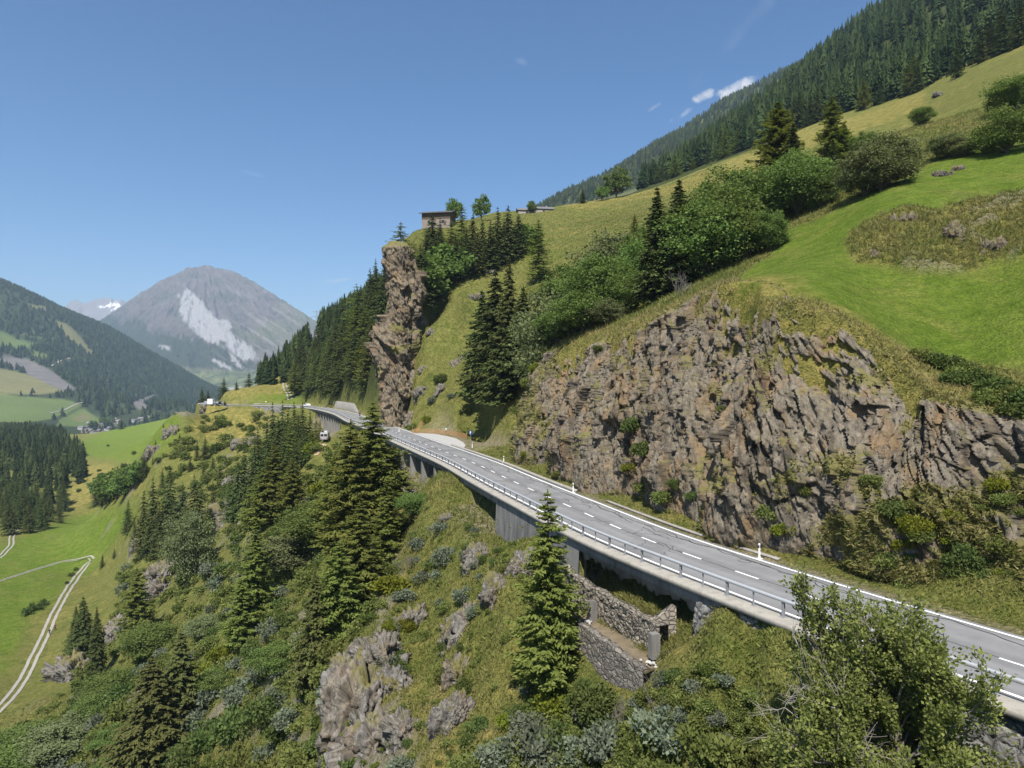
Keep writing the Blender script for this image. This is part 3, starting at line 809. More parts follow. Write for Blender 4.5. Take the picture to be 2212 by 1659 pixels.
fade = smooth(0, .05, H_) * smooth(1.0, .93, H_)
disp = disp * (.25 + .75 * fade) * np.clip(ZC / 4.0, .35, 1)
XY = XY + fn[None] * disp[..., None]
ZC2 = ZC + (w2.reshape(H_.shape) - .5) * .12 * fade
V = np.concatenate([XY, ZC2[..., None]], -1)
# grass on the ledges: more towards the near end, at the lip and on flat spots
dzx = np.gradient(disp, axis=0)
gn = (fbm(np.stack([Lc / 3.2, ZC / 2.4, 0 * ac], -1).reshape(-1, 3), 4, 83, .6)).reshape(H_.shape)
gmask = smooth(.16, .40, gn + np.interp(yfoot, [18, 34, 40, 46, 52, 75, 88, 100, 112], [.95, .80, .55, .08, -.05, -.05, .02, .18, .5]) * np.where(yfoot < 50, smooth(1.0, .55, H_) * .7 + .3, 1) - dzx * .9 + smooth(.93, 1.0, H_) * .6 + .25 * smooth(.10, .0, H_) - .12 * smooth(.2, .6, H_) * smooth(.95, .6, H_))
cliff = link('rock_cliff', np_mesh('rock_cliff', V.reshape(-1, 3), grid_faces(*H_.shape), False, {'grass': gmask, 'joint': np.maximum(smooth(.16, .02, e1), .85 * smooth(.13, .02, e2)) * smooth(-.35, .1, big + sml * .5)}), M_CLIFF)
tag(cliff, 'long jagged brown and grey schist cliff standing along the road', 'cliff')
CL_V, CL_G, CL_N, CL_H = V, gmask, fn, H_

def rock_tower(name, levels, Yc0, lean_y, depth, seed, mat, label, amp=2.4, nz_=260, na_=420, cell=3.2):
    """levels: (dy, dx_left, dx_right) outline seen at distance ~Yc0"""
    lv = np.array(sorted(levels, reverse=True), float)
    dy = np.linspace(lv[0, 0], lv[-1, 0], nz_)
    l = np.interp(-dy, -lv[:, 0], lv[:, 1]); r = np.interp(-dy, -lv[:, 0], lv[:, 2])
    f = np.linspace(0, 1, nz_)
    Yc = Yc0 + lean_y * f
    z = CAMH - (dy - HY) / FD * Yc
    cx_ = ((l + r) / 2 - CX) / FD * Yc; hw = (r - l) / 2 / FD * Yc
    ph = np.linspace(0, 2 * np.pi, na_, endpoint=False)
    cs, sn = np.cos(ph), np.sin(ph)
    sx = np.sign(cs) * np.abs(cs) ** .75; sy = np.sign(sn) * np.abs(sn) ** .75
    dp = depth * (1 - .35 * f) * np.sqrt(np.clip((1 - f) / .04, 0, 1) * .6 + .4)
    X = cx_[:, None] + hw[:, None] * sx[None]; Y = Yc[:, None] + dp[:, None] * sy[None] + depth * .6; Zz = z[:, None] + 0 * X
    p = np.stack([X, Y, Zz], -1).reshape(-1, 3)
    Mr = np.array(Matrix.Rotation(R(28), 3, 'Y') @ Matrix.Rotation(R(20), 3, 'X'))
    pr = p @ Mr.T
    a1, _ = worley_facets(pr / [cell, cell, cell * 2.0], seed, 1.2)
    a2, j2 = worley_facets(pr / [cell * .36, cell * .36, cell * .8], seed + 9, 1.1)
    a3, _ = worley_facets(pr / [cell * .15, cell * .15, cell * .32], seed + 19, 1.0)
    d = ((a1 - .5) * amp + (a2 - .5) * amp * .45 + (a3 - .5) * amp * .18 + fbm(p / 7.0, 3, seed) * amp * .6).reshape(X.shape)
    d = d * smooth(1.0, .96, f)[:, None]
    nx_, ny_ = sx[None] / np.maximum(hw, 1)[:, None], sy[None] / dp[:, None]
    nn = np.hypot(nx_, ny_) + 1e-6
    X = X + d * nx_ / nn; Y = Y + d * ny_ / nn
    Zz = Zz + (a2.reshape(X.shape) - .5) * amp * .2
    g = smooth(.12, .36, fbm(p / [4.5, 4.5, 3.0], 4, seed + 5, .6).reshape(X.shape) + .7 * smooth(.93, 1.0, f)[:, None] - .12)
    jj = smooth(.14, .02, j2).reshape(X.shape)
    V = np.stack([X, Y, Zz], -1)
    V = np.concatenate([V, V[:, :1]], 1)
    g = np.concatenate([g, g[:, :1]], 1)
    capc = V[-1, :-1].mean(0)
    fc = grid_faces(nz_, na_ + 1)
    nv = nz_ * (na_ + 1)
    base = (nz_ - 1) * (na_ + 1)
    Vf = np.vstack([V.reshape(-1, 3), capc[None] + [[0, 0, .4]]])
    cap = np.stack([base + np.arange(na_), base + np.arange(na_) + 1, np.full(na_, nv), np.full(na_, nv)], 1)
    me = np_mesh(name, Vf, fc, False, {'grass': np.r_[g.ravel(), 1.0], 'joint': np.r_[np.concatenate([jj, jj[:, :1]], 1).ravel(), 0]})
    bm = bmesh.new(); bm.from_mesh(me); bm.verts.ensure_lookup_table()
    for a, b, c_, _ in cap: bm.faces.new((bm.verts[a], bm.verts[b], bm.verts[c_]))
    bm.to_mesh(me); bm.free()
    return tag(link(name, me, mat), label, 'cliff' if 'cliff' in label else 'rock')

rock_tower('rock_buttress', [(935, 824, 884), (915, 824, 888), (870, 822, 894), (830, 820, 898), (800, 818, 898), (770, 804, 898), (745, 800, 896), (720, 806, 892), (690, 816, 894), (660, 830, 904), (630, 834, 910), (600, 836, 904), (575, 834, 894), (550, 833, 884), (530, 833, 878), (518, 836, 872)],
           186, 10, 8.0, 101, M_RIB, 'tall craggy rock buttress cliff rising beside the far road bend', amp=2.1)

def ico_np(sub):
    bm = bmesh.new(); bmesh.ops.create_icosphere(bm, subdivisions=sub, radius=1)
    v = np.array([x.co[:] for x in bm.verts]); f = np.array([[w.index for w in x.verts] for x in bm.faces]); bm.free()
    return v, f
ICO = {k: ico_np(k) for k in (4, 5, 6)}
def outcrop(loc, size, seed, label, name='rock_outcrop', rot=(0, 0, 0), sub=5, mat=None, cat='rock', rough=1.0, g0=-.15):
    v, f = ICO[sub]
    p = np.sign(v) * np.abs(v) ** .62 * np.array(size) * .86
    cl = max(.3, min(size) * .55)
    a1, _ = worley_facets(p / [cl * .8, cl, cl * 2.2] + seed, seed, 1.3)
    a2, j2 = worley_facets(p / [cl * .3, cl * .4, cl * .9] + seed, seed + 3, 1.2)
    a3, _ = worley_facets(p / [cl * .11, cl * .15, cl * .32] + seed, seed + 5, 1.2)
    d = ((a1 - .5) * .85 + (a2 - .5) * .42 + (a3 - .5) * .17) * min(size) * .72 * rough + fbm(p / (max(size) * .8) + seed, 2, seed) * min(size) * .25
    p = p + v * d[:, None]
    M = np.array(Matrix.Rotation(rot[2], 3, 'Z') @ Matrix.Rotation(rot[1], 3, 'Y') @ Matrix.Rotation(rot[0], 3, 'X'))
    p = p @ M.T
    g = smooth(.1, .4, fbm(p / (max(.8, min(size) * .8)), 4, seed + 7, .6) + g0 + .25 * v[:, 2])
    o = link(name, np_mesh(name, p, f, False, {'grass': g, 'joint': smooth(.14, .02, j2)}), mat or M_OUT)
    o.location = loc
    return tag(o, label, cat)

# outcrops on the slope below the road (seen at, size in metres, label)
OUTC = [
 (820, 1440, (2.6, 2.4, 3.2), 'grey angular rock block on the grassy spur below the ruin wall'),
 (770, 1560, (3.2, 2.8, 4.4), 'pale grey crag at the lower end of the grassy spur'),
 (800, 1640, (3.0, 2.4, 3.0), 'grey slab of rock at the bottom edge under the grassy spur'),
 (880, 1355, (2.2, 1.8, 1.5), 'dark overhanging rock ledge on the grassy spur'),
 (960, 1590, (1.2, 1.3, 4.0), 'narrow upright rock rib below the large larch'),
 (975, 1400, (1.0, 1.3, 3.6), 'upright grey rock pillar left of the large larch'),
 (1070, 1300, (1.0, 1.2, 2.6), 'weathered rock spike close behind the large larch'),
 (1010, 1350, (1.1, 1.2, 2.4), 'small rock step between grey shrubs left of the large larch'),
 (870, 1080, (2.0, 2.0, 1.6), 'reddish rock face under the bushes near the viaduct knoll'),
 (965, 1125, (.8, .7, .6), 'single boulder lying on the yellow grass knoll by the concrete wall'),
 (500, 1110, (9.0, 4.0, 4.0), 'broad sunlit rock slab on the slope among the spruces'),
 (470, 1150, (5.0, 3.0, 4.0), 'pale rock step below the broad sunlit slab'),
 (355, 1255, (5.0, 3.5, 4.5), 'big rounded boulder below the birch on the slope'),
 (340, 1290, (4.5, 3.0, 3.5), 'cracked pale rock under the big rounded boulder'),
 (140, 1470, (6.5, 4.0, 7.0), 'large grey crag beside the gravel track at lower left'),
 (255, 1375, (4.0, 3.0, 4.5), 'pale rock among larches above the large grey crag'),
 (300, 1185, (4.0, 2.5, 3.0), 'low rock bluff at the edge of the field by the track'),
 (545, 960, (9.0, 2.5, 3.0), 'long rock streak running down between spruces under the far bend'),
 (500, 1050, (5.0, 3.0, 4.0), 'small rock face hidden between spruces mid slope'),
 (370, 945, (4.5, 3.0, 5.0), 'pale rocky crest on the slope edge above the green field'),
 (330, 985, (3.5, 3.0, 5.5), 'light rock tower on the slope edge with a spruce in front'),
 (310, 1030, (3.2, 2.6, 4.0), 'lowest light rock on the slope edge above the scrub'),
 (445, 890, (4.0, 3.0, 3.0), 'rocks under the far road corner by the lorry'),
 (910, 850, (2.6, 1.4, 2.6), 'tilted light rock slabs in the grass right of the buttress'),
 (955, 845, (2.4, 1.3, 2.2), 'tilted brown rock slabs beside the dark shrub on the grass slope'),
 (890, 905, (2.4, 1.4, 2.6), 'grey rock foot behind the orange netting fence'),
 (900, 700, (2.6, 1.6, 2.8), 'broken ledge joining the rock buttress to the steep grass, upper one'),
 (895, 760, (2.4, 1.6, 3.0), 'broken ledge joining the rock buttress to the steep grass, middle one'),
 (893, 820, (2.4, 1.6, 3.0), 'pale broken rock at the right foot of the rock buttress'),
 (915, 800, (1.6, 1.2, 1.4), 'small rocks in the grass just right of the buttress'),
 (930, 725, (1.4, 1.0, 1.0), 'small stone patch in the grass right of the buttress'),
 (940, 645, (3.5, 2.0, 2.2), 'rocks at the upper left edge of the steep grass slope'),
 (985, 600, (2.6, 1.6, 1.2), 'grey boulder half sunk in the steep grass slope below the conifers'),
 (1060, 590, (1.6, 1.2, 1.0), 'small boulder high on the steep grass slope'),
 (1030, 652, (2.6, 1.8, 1.2), 'flat pale boulder in the middle of the steep grass slope'),
 (990, 790, (2.4, 1.5, 2.0), 'loose rock patch in the middle of the steep grass slope'),
 (1065, 745, (2.5, 1.4, 2.2), 'small rock band on the grass left of the tall spruces'),
 (2040, 380, (1.5, 1.1, .5), 'cluster of flat grey stones on the meadow below the round bushes'),
 (2070, 368, (.9, .7, .5), 'smaller grey stone at the upper end of the meadow stones'),
 (2030, 208, (2.2, 1.4, 1.0), 'lone grey boulder high on the meadow near the forest'),
 (1960, 480, (1.7, 1.2, 1.4), 'dark rock face breaking through the grassy bank in the meadow'),
 (2060, 515, (1.9, 1.3, 1.5), 'ragged brown rocks in the grassy bank of the meadow'),
 (2150, 545, (1.7, 1.2, 1.2), 'dark rocks at the right end of the meadow bank'),
 (1885, 555, (1.0, .8, .9), 'small rocks at the left end of the meadow bank'),
 (1035, 1215, (1.4, 1.2, 2.2), 'broken rock crest at the top of the rib left of the large larch'),
 (990, 1470, (1.2, 1.2, 2.4), 'grey split rock in the middle of the rib left of the large larch'),
 (850, 1500, (1.6, 1.4, 2.2), 'grey rock steps on the right flank of the grassy spur'),
 (740, 1480, (2.0, 1.6, 2.6), 'pale rock edge on the left flank of the grassy spur'),
 (870, 1600, (1.8, 1.4, 1.8), 'low grey rock near the bottom of the grassy spur'),
 (660, 1400, (1.8, 1.4, 2.4), 'narrow pale rock between the brownish spruce and the spur'),
 (1000, 1560, (.8, .9, 2.4), 'thin rock fin low on the spur under the grey shrubs'),
 (1130, 1240, (1.2, 1.2, 2.2), 'rocky shoulder under the concrete wall behind the larch'),
]
OUT_XY = []
for i, (dx, dy, sz, lab) in enumerate(OUTC):
    h = T.hit(dx, dy)
    if h is None: continue
    OUT_XY.append((h[0], h[1], max(sz[:2])))
    flat = 'boulder' in lab or 'stone' in lab
    outcrop((h[0], h[1] + sz[1] * (.3 if flat else .75), h[2] + (.05 if flat else -.3) * sz[2]), sz, 200 + i, lab, 'boulder' if flat else 'rock_outcrop', (R(random.uniform(-15, 15)), R(random.uniform(-25, 25)), R(random.uniform(-40, 40))), 6 if (sz[0] > 2.5 or h[1] < 110) else 5, M_CLIFF if 'meadow bank' in lab or 'bank in the meadow' in lab or 'grassy bank' in lab or 'bank of the meadow' in lab else None)

# ------------------------------------------------------------------ road
t = NT('asphalt')
pos = t.n('NewGeometry').outputs['Position']
na, nb, nf = t.noise(pos, .25, 5), t.noise(pos, 1.6, 5, .65), t.noise(pos, 60, 3, .7)
c = t.mix(na, (.150, .150, .152), (.225, .222, .220))
c = t.mix(t.ramp(nb, [(.4, (0, 0, 0)), (.7, (.5,) * 3)]), c, (.125, .123, .122))
trk = t.attr('wheel')
c = t.mix(t.math('MULTIPLY', t.math('MULTIPLY', trk, .6), t.ramp(na, [(.3, (.4,) * 3), (.7, (1,) * 3)])), c, (.275, .272, .268))
c = t.mix(t.ramp(t.noise(pos, .11, 3, .5), [(.58, (0, 0, 0)), (.60, (.45,) * 3)]), c, (.13, .13, .132))
c = t.mix(t.ramp(nf, [(.3, (0, 0, 0)), (.7, (1, 1, 1))]), t.mix(1.0, c, (.85,) * 3, 'MULTIPLY'), t.mix(1.0, c, (1.12,) * 3, 'MULTIPLY'))
M_ASPH = t.pbr(c, .82, t.bump(nf, .35, .02), .3)
M_PAINT = plain('road_paint', (.78, .78, .75), .7, .12, 2.5)
M_TAR = plain('tar_seal', (.012, .012, .013), .55, .3, 6, .4)
M_CONC = None
def concrete(name, a, b, stain=(.10, .095, .085), streak=1.0):
    t = NT(name)
    pos = t.n('NewGeometry').outputs['Position']
    mp = t.n('Mapping'); mp.inputs['Scale'].default_value = (1, 1, .16); t.l(pos, mp.inputs[0])
    n1, n2, n3 = t.noise(pos, .7, 6, .6), t.noise(mp.outputs[0], 1.5, 6, .65), t.noise(pos, 14, 5, .7)
    c = t.mix(n1, a, b)
    c = t.mix(t.math('MULTIPLY', t.ramp(n2, [(.45, (0, 0, 0)), (.72, (.8,) * 3)]), streak), c, stain)
    c = t.mix(t.ramp(n3, [(.3, (0, 0, 0)), (.7, (1, 1, 1))]), t.mix(1.0, c, (.82,) * 3, 'MULTIPLY'), c)
    # formwork boards
    sp = t.n('SeparateXYZ'); t.l(pos, sp.inputs[0])
    fr = t.math('FRACT', t.math('MULTIPLY', sp.outputs[2], 2.0))
    ln = t.ramp(fr, [(0, (.6,) * 3), (.06, (1,) * 3)])
    c = t.mix(.6, c, t.mix(1.0, c, ln, 'MULTIPLY'))
    return t.pbr(c, .9, t.bump(n3, .4, .03), .2)
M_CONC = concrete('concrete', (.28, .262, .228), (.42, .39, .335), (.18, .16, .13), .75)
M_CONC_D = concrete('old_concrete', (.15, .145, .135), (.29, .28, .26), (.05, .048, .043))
M_STEEL = plain('galvanised_steel', (.44, .45, .46), .45, .15, 4, .5, .25)
M_STEEL_D = plain('weathered_steel', (.30, .30, .31), .5, .2, 4, .5, .25)

def strip(s0, s1, u0, u1, z, step=.5, wobble=0):
    s = np.arange(s0, s1 + step * .5, step)
    a, b = road_at(s, np.full(len(s), u0)), road_at(s, np.full(len(s), u1))
    return np.vstack([np.c_[a, np.full(len(s), z)], np.c_[b, np.full(len(s), z)]]), len(s)
S0, S1 = 2.0, float(rs[-1] - 2)
us = np.array([-4.02, -3.3, -2.6, -2.1, -1.6, -1.0, -.5, 0, .5, 1.0, 1.6, 2.1, 2.6, 3.3, 3.95])
ss = np.arange(S0, S1, .5)
Vr = np.stack([np.c_[road_at(ss, np.full(len(ss), u)), np.full(len(ss), .035 - .012 * abs(u) / 4)] for u in us])
wheel = np.stack([np.full(len(ss), 1.0 if round(abs(u), 1) in (2.6, 1.0) else (.5 if abs(u) in (2.1, 1.6) else 0)) for u in us])
ro = link('road', np_mesh('road', Vr.reshape(-1, 3), grid_faces(len(us), len(ss)), True, {'wheel': wheel.ravel()}), M_ASPH)
tag(ro, kind='structure')
mk_v, mk_f = [], []
def add_strip(s0, s1, u0, u1, z=.042, acc=None, step=.5):
    v, n = strip(s0, s1, u0, u1, z, min(step, max(.2, s1 - s0)))
    b = sum(len(q) for q in acc[0])
    acc[0].append(v)
    for i in range(n - 1): acc[1].append((b + i, b + n + i, b + n + i + 1, b + i + 1))
acc = ([], [])
add_strip(S0, S1, 3.40, 3.60, acc=acc); add_strip(S0, S1, -3.60, -3.40, acc=acc)
sd = s_of_y(44.27)
s = sd - 1.0 - 5.3 * int((sd - S0) / 5.3)
while s < S1 - 4:
    if s > S0: add_strip(s, s + 2.0, -.08, .08, acc=acc)
    s += 5.3
mo = link('road_markings', np_mesh('road_markings', np.vstack(acc[0]), acc[1]), M_PAINT)
tag(mo, kind='structure')
# sealed cracks
cv, cf = [], []
def crack(pts, w):
    pts = np.array(pts); n = len(pts)
    d = np.gradient(pts, axis=0); nn = np.stack([-d[:, 1], d[:, 0]], 1); nn /= np.linalg.norm(nn, axis=1)[:, None] + 1e-9
    ww = w * (.7 + .6 * np.random.default_rng(len(cv)).random(n))[:, None]
    l, r = pts + nn * ww / 2, pts - nn * ww / 2
    b = sum(len(q) for q in cv)
    xy = np.vstack([road_at(l[:, 0], l[:, 1]), road_at(r[:, 0], r[:, 1])])
    cv.append(np.c_[xy, np.full(2 * n, .0405)])
    for i in range(n - 1): cf.append((b + i, b + n + i, b + n + i + 1, b + i + 1))
r2 = np.random.default_rng(5)
def walk(s0, u0, ds, n, jit, drift=0, pull=None):
    out, u = [], u0
    du = 0
    for i in range(n):
        out.append((s0 + ds * i, u)); du = .6 * du + r2.normal(0, jit) + drift; u += du
        if pull is not None: u += (pull - u) * .12
    return out
s = S0
while s < s_of_y(170):
    L_ = r2.uniform(5, 16); crack(walk(s, .0 + r2.normal(0, .05), .3, int(L_ / .3), .012, 0, .02), .05); s += L_ + r2.uniform(.2, 2)
s = S0
while s < s_of_y(150):
    L_ = r2.uniform(4, 14); crack(walk(s, 2.75 + r2.normal(0, .25), .22, int(L_ / .22), .045, 0, 2.75), .06)
    if r2.random() < .7: crack(walk(s + r2.uniform(0, 3), 2.6, .22, int(L_ * .6 / .22), .06, 0, 2.55), .055)
    if r2.random() < .35: crack([(s + 2 + .5 * math.cos(a), 2.4 + .35 * math.sin(a)) for a in np.linspace(0, 5.6, 14)], .035)
    s += L_ * .8
for k in range(70):
    s = r2.uniform(S0, s_of_y(140)); u = r2.uniform(-3, 2.6); n = int(r2.uniform(6, 26))
    if r2.random() < .45: crack(walk(s, u, .25, n, .09), .05)
    else: crack([(s + r2.normal(0, .12) + .12 * i, u + .16 * i * (1 if u < 0 else -1)) for i in range(min(n, 18))], .035)
tag(link('crack_seals', np_mesh('crack_seals', np.vstack(cv), cf), M_TAR), kind='structure')
# lay-by gravel and asphalt
lb = [G(*q) for q in ((846, 936), (865, 934.6), (890, 934.8), (915, 935.5), (940, 937.5), (965, 942), (985, 947), (1000, 955), (1006, 962), (1003, 967))]
sA, sB = s_of_y(122), s_of_y(172)
inner = [tuple(road_at(np.array([s]), np.array([3.7]))[0]) + (0,) for s in np.linspace(sA, sB, 12)]
bm = bmesh.new()
vs_ = [bm.verts.new((p[0], p[1], .012)) for p in lb + inner]
bm.faces.new(vs_); bmesh.ops.triangulate(bm, faces=bm.faces)
me = bpy.data.meshes.new('lay_by'); bm.to_mesh(me); bm.free()
tag(link('lay_by_pavement', me, plain('pale_gravel', (.36, .35, .33), .9, .3, 1.2)), kind='structure')

# ------------------------------------------------------------------ concrete ledge, walls, pillars
def sweep(name, prof, s0, s1, mat, parent=None, step=.5, closed=True):
    s = np.arange(s0, s1 + .01, step)
    rows = np.stack([np.c_[road_at(s, np.full(len(s), u)), np.full(len(s), z)] for u, z in (prof + prof[:1] if closed else prof)])
    fc = grid_faces(len(rows), len(s))
    me = np_mesh(name, rows.reshape(-1, 3), fc)
    if closed:
        bm = bmesh.new(); bm.from_mesh(me)
        bmesh.ops.remove_doubles(bm, verts=bm.verts, dist=1e-4)
        bmesh.ops.holes_fill(bm, edges=[e for e in bm.edges if e.is_boundary], sides=0)
        bmesh.ops.recalc_face_normals(bm, faces=bm.faces)
        bm.to_mesh(me); bm.free()
    return link(name, me, mat, parent)
ylen = lambda a, b: (s_of_y(a), s_of_y(b))
via = empty('viaduct', tuple(road_at(np.array([s_of_y(60)]), np.array([-4.6]))[0]) + (0,))
def to_local(o, par):
    o.parent = par
    o.matrix_parent_inverse = Matrix.Translation(-Vector(par.location))
    return o
s_far = float(rs[np.argmin(np.abs(road[:, 0] + 124) + np.abs(road[:, 1] - 341))])
# ledge in slabs with joints between
sl = S0; k = 0
to_local(sweep('ledge', [(-4.04, .02), (-4.04, .16), (-4.12, .18), (-5.22, .15), (-5.26, .11), (-5.26, -.13), (-5.20, -.15), (-4.75, -.15), (-4.75, .02)], S0, s_far, M_CONC), via)
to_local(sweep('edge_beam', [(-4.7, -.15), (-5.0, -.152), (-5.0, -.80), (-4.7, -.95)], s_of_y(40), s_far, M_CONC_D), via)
# broken underside plate over the ruin
sv_ = np.arange(s_of_y(42), s_of_y(58), .15)
lowz = -1.25 - .35 * fbm(np.stack([sv_ * .5, 0 * sv_, 0 * sv_], 1), 3, 91) - .25 * (fbm(np.stack([sv_ * 2.5, 0 * sv_, 0 * sv_], 1), 2, 92) > .1)
rows = np.stack([np.c_[road_at(sv_, np.full(len(sv_), -4.62)), np.full(len(sv_), -.8)], np.c_[road_at(sv_, np.full(len(sv_), -4.60)), lowz], np.c_[road_at(sv_, np.full(len(sv_), -4.35)), lowz], np.c_[road_at(sv_, np.full(len(sv_), -4.35)), np.full(len(sv_), -.9)]])
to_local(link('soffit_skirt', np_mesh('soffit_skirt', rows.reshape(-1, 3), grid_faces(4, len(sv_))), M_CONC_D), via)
def slab_under(y0, y1, uo=-4.7, ui=-1.2):
    a, b = ylen(y0, y1)
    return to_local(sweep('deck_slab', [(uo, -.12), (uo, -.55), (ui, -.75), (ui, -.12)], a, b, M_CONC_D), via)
for a, b in gap_y: slab_under(a - .6, b + .6)
_cd = []
def concrete_dark():
    if not _cd: _cd.append(concrete('pillar_concrete', (.20, .19, .17), (.32, .30, .27)))
    return _cd[0]
def pillar(y, w=1.0, d=2.2, u=-3.8, zb=-12, mat=None):
    s = s_of_y(y)
    c = road_at(np.array([s]), np.array([u]))[0]; i = int(np.argmin(np.abs(rs - s))); rz = math.atan2(rt[i, 1], rt[i, 0])
    m = MB().box((c[0], c[1], (zb - .5) / 2), (w, d, -.5 - zb), rz)
    to_local(m.build('pillar', mat or concrete_dark(), bevel=.04), via)
for y in (109, 117.5, 126, 134.5, 143): pillar(y)
for y in (240, 246, 252, 258, 264, 270, 276, 282, 288, 294): pillar(y, .9, 1.6)
tag(via, 'concrete hillside viaduct carrying the outer lane with ledge and pillars', 'viaduct')

def stone_mat(name, a, b, mortar, scale=1.6):
    t = NT(name)
    pos = t.n('NewGeometry').outputs['Position']
    mp = t.n('Mapping'); mp.inputs['Scale'].default_value = (1, 1, 1.25); t.l(pos, mp.inputs[0])
    wv = t.n('TexNoise'); wv.inputs['Scale'].default_value = 2.0; t.l(mp.outputs[0], wv.inputs['Vector'])
    ad = t.mix(.18, mp.outputs[0], wv.outputs['Color'], 'ADD')
    vo = t.n('TexVoronoi'); vo.feature = 'DISTANCE_TO_EDGE'; vo.inputs['Scale'].default_value = scale; t.l(ad, vo.inputs['Vector'])
    vc = t.n('TexVoronoi'); vc.inputs['Scale'].default_value = scale; t.l(ad, vc.inputs['Vector'])
    bw = t.n('RGBToBW'); t.l(vc.outputs['Color'], bw.inputs[0])
    n = t.noise(pos, 6, 5, .7)
    c = t.mix(bw.outputs[0], a, b)
    c = t.mix(t.ramp(n, [(.3, (0, 0, 0)), (.7, (.6,) * 3)]), c, tuple(x * .5 for x in a))
    ed = t.ramp(vo.outputs['Distance'], [(.0, (0, 0, 0)), (.07, (1, 1, 1))])
    c = t.mix(ed, mortar, c)
    h = t.math('MULTIPLY_ADD', n, .25, t.math('MINIMUM', vo.outputs['Distance'], .16))
    return t.pbr(c, .9, t.bump(h, 1.0, .5), .2)
M_STONE = stone_mat('rubble_masonry', (.16, .155, .15), (.40, .385, .36), (.10, .095, .085), 1.35)
M_RUBBLE = stone_mat('dry_stone', (.19, .165, .13), (.44, .385, .31), (.03, .027, .023), 2.6)
M_DARKST = stone_mat('dark_masonry', (.09, .088, .085), (.22, .21, .20), (.05, .048, .045), 1.6)

def wall_strip(name, y0, y1, u, zt, depth, mat, label, cat='wall', thick=.6, amp=.16, cell=.75, batter=.12, seed=1, res=.1):
    a, b = ylen(y0, y1) if y1 < 320 else (y0, y1)
    s = np.arange(a, b, res)
    nz_ = max(8, int(depth / res))
    zz = np.linspace(zt, zt - depth, nz_)
    A, B = np.meshgrid(s, zz)
    w, e = worley_facets(np.stack([A / cell, B / (cell * .8), 0 * A], -1).reshape(-1, 3), seed, .7)
    d = ((np.minimum(e, .14) / .14) * amp + (w - .5) * amp * .8).reshape(A.shape) if amp > 0 else 0 * A
    U = u - d - (zt - B) * batter
    xy = road_at(A.ravel(), U.ravel())
    V = np.c_[xy, B.ravel()]
    # top and back
    tb = np.c_[road_at(s, np.full(len(s), u + thick)), np.full(len(s), zt)]
    bb = np.c_[road_at(s, np.full(len(s), u + thick)), np.full(len(s), zt - depth)]
    V = np.vstack([bb, tb, V])
    me = np_mesh(name, V, grid_faces(nz_ + 2, len(s)))
    return tag(link(name, me, mat), label, cat)
wall_strip('stone_retaining_wall', -6, 43.4, -4.85, -.36, 4.5, M_STONE, 'rubble stone retaining wall under the ledge behind the leafy tree', seed=3, cell=.85)
cwl = wall_strip('concrete_retaining_wall', 55.8, 76.4, -4.99, -.40, 6.0, M_CONC_D, 'smooth grey concrete retaining wall under the road ledge behind the tall larch', amp=0, batter=.04, seed=4, res=.3)
wall_strip('masonry_wall', 75.5, 88.5, -2.6, -.7, 6.5, M_DARKST, 'shadowed old masonry wall set back under the ledge', seed=5, cell=.8)
wall_strip('abutment_wall', 42.5, 57, -1.6, -.75, 5.5, plain('dark_earth', (.085, .066, .048), .95, .5, 1.5, bump=.6), 'dark earth bank in the hollow under the bridge', cat='bank', amp=.3, cell=1.4, batter=.35, seed=6)
wall_strip('back_wall', 105, 152, -1.7, -.7, 9, concrete('brown_concrete', (.15, .125, .10), (.27, .23, .19)), 'brown stained wall behind the viaduct pillars', amp=.05, cell=2, seed=7, res=.3)
wall_strip('viaduct_back_wall', 232, 300, -1.7, -.7, 9, M_CONC_D, 'dark wall behind the far viaduct pillars', amp=.05, cell=2, seed=8, res=.6)
sa = float(rs[np.argmin(np.abs(road[:, 0] + 104))]); sb = float(rs[np.argmin(np.abs(road[:, 0] + 140) + np.abs(road[:, 1] - 348))])
wall_strip('rubble_bank', sa + 330 - 330, sb, -4.9, -.3, 3.6, M_STONE, 'rough stone bank holding up the far road corner', cat='wall', amp=.5, cell=1.4, seed=9, res=.3) if sa > 320 else None
# wall above the road near the bend
def up_wall(y0, y1, u, h):
    a, b = ylen(y0, y1)
    s = np.arange(a, b, .5)
    hh_ = h * smooth(a, a + 12, s) + .3
    rows = [np.c_[road_at(s, np.full(len(s), u)), np.full(len(s), -.3)], np.c_[road_at(s, np.full(len(s), u + .25)), hh_], np.c_[road_at(s, np.full(len(s), u + .8)), hh_], np.c_[road_at(s, np.full(len(s), u + .8)), np.full(len(s), -.3)]]
    return tag(link('slope_wall', np_mesh('slope_wall', np.vstack(rows), grid_faces(4, len(s))), stone_mat('pale_masonry', (.27, .25, .22), (.40, .37, .33), (.2, .185, .165), .8)), 'long pale retaining wall on the uphill side of the far bend', 'wall')
up_wall(262, 303, 5.2, 3.0)

# kerb on the uphill side
kb = sweep('kerb_wall', [(4.05, -.1), (4.05, .22), (4.15, .26), (4.40, .26), (4.45, .22), (4.45, -.1)], s_of_y(76), s_of_y(131), M_CONC)
tag(kb, 'low concrete gutter kerb between the road and the cliff foot', 'kerb')
kb2 = sweep('kerb_wall', [(4.7, -.05), (4.7, .13), (5.0, .13), (5.0, -.05)], s_of_y(46), s_of_y(70), M_CONC)
tag(kb2, 'broken concrete strip in the verge at the foot of the cliff', 'kerb')

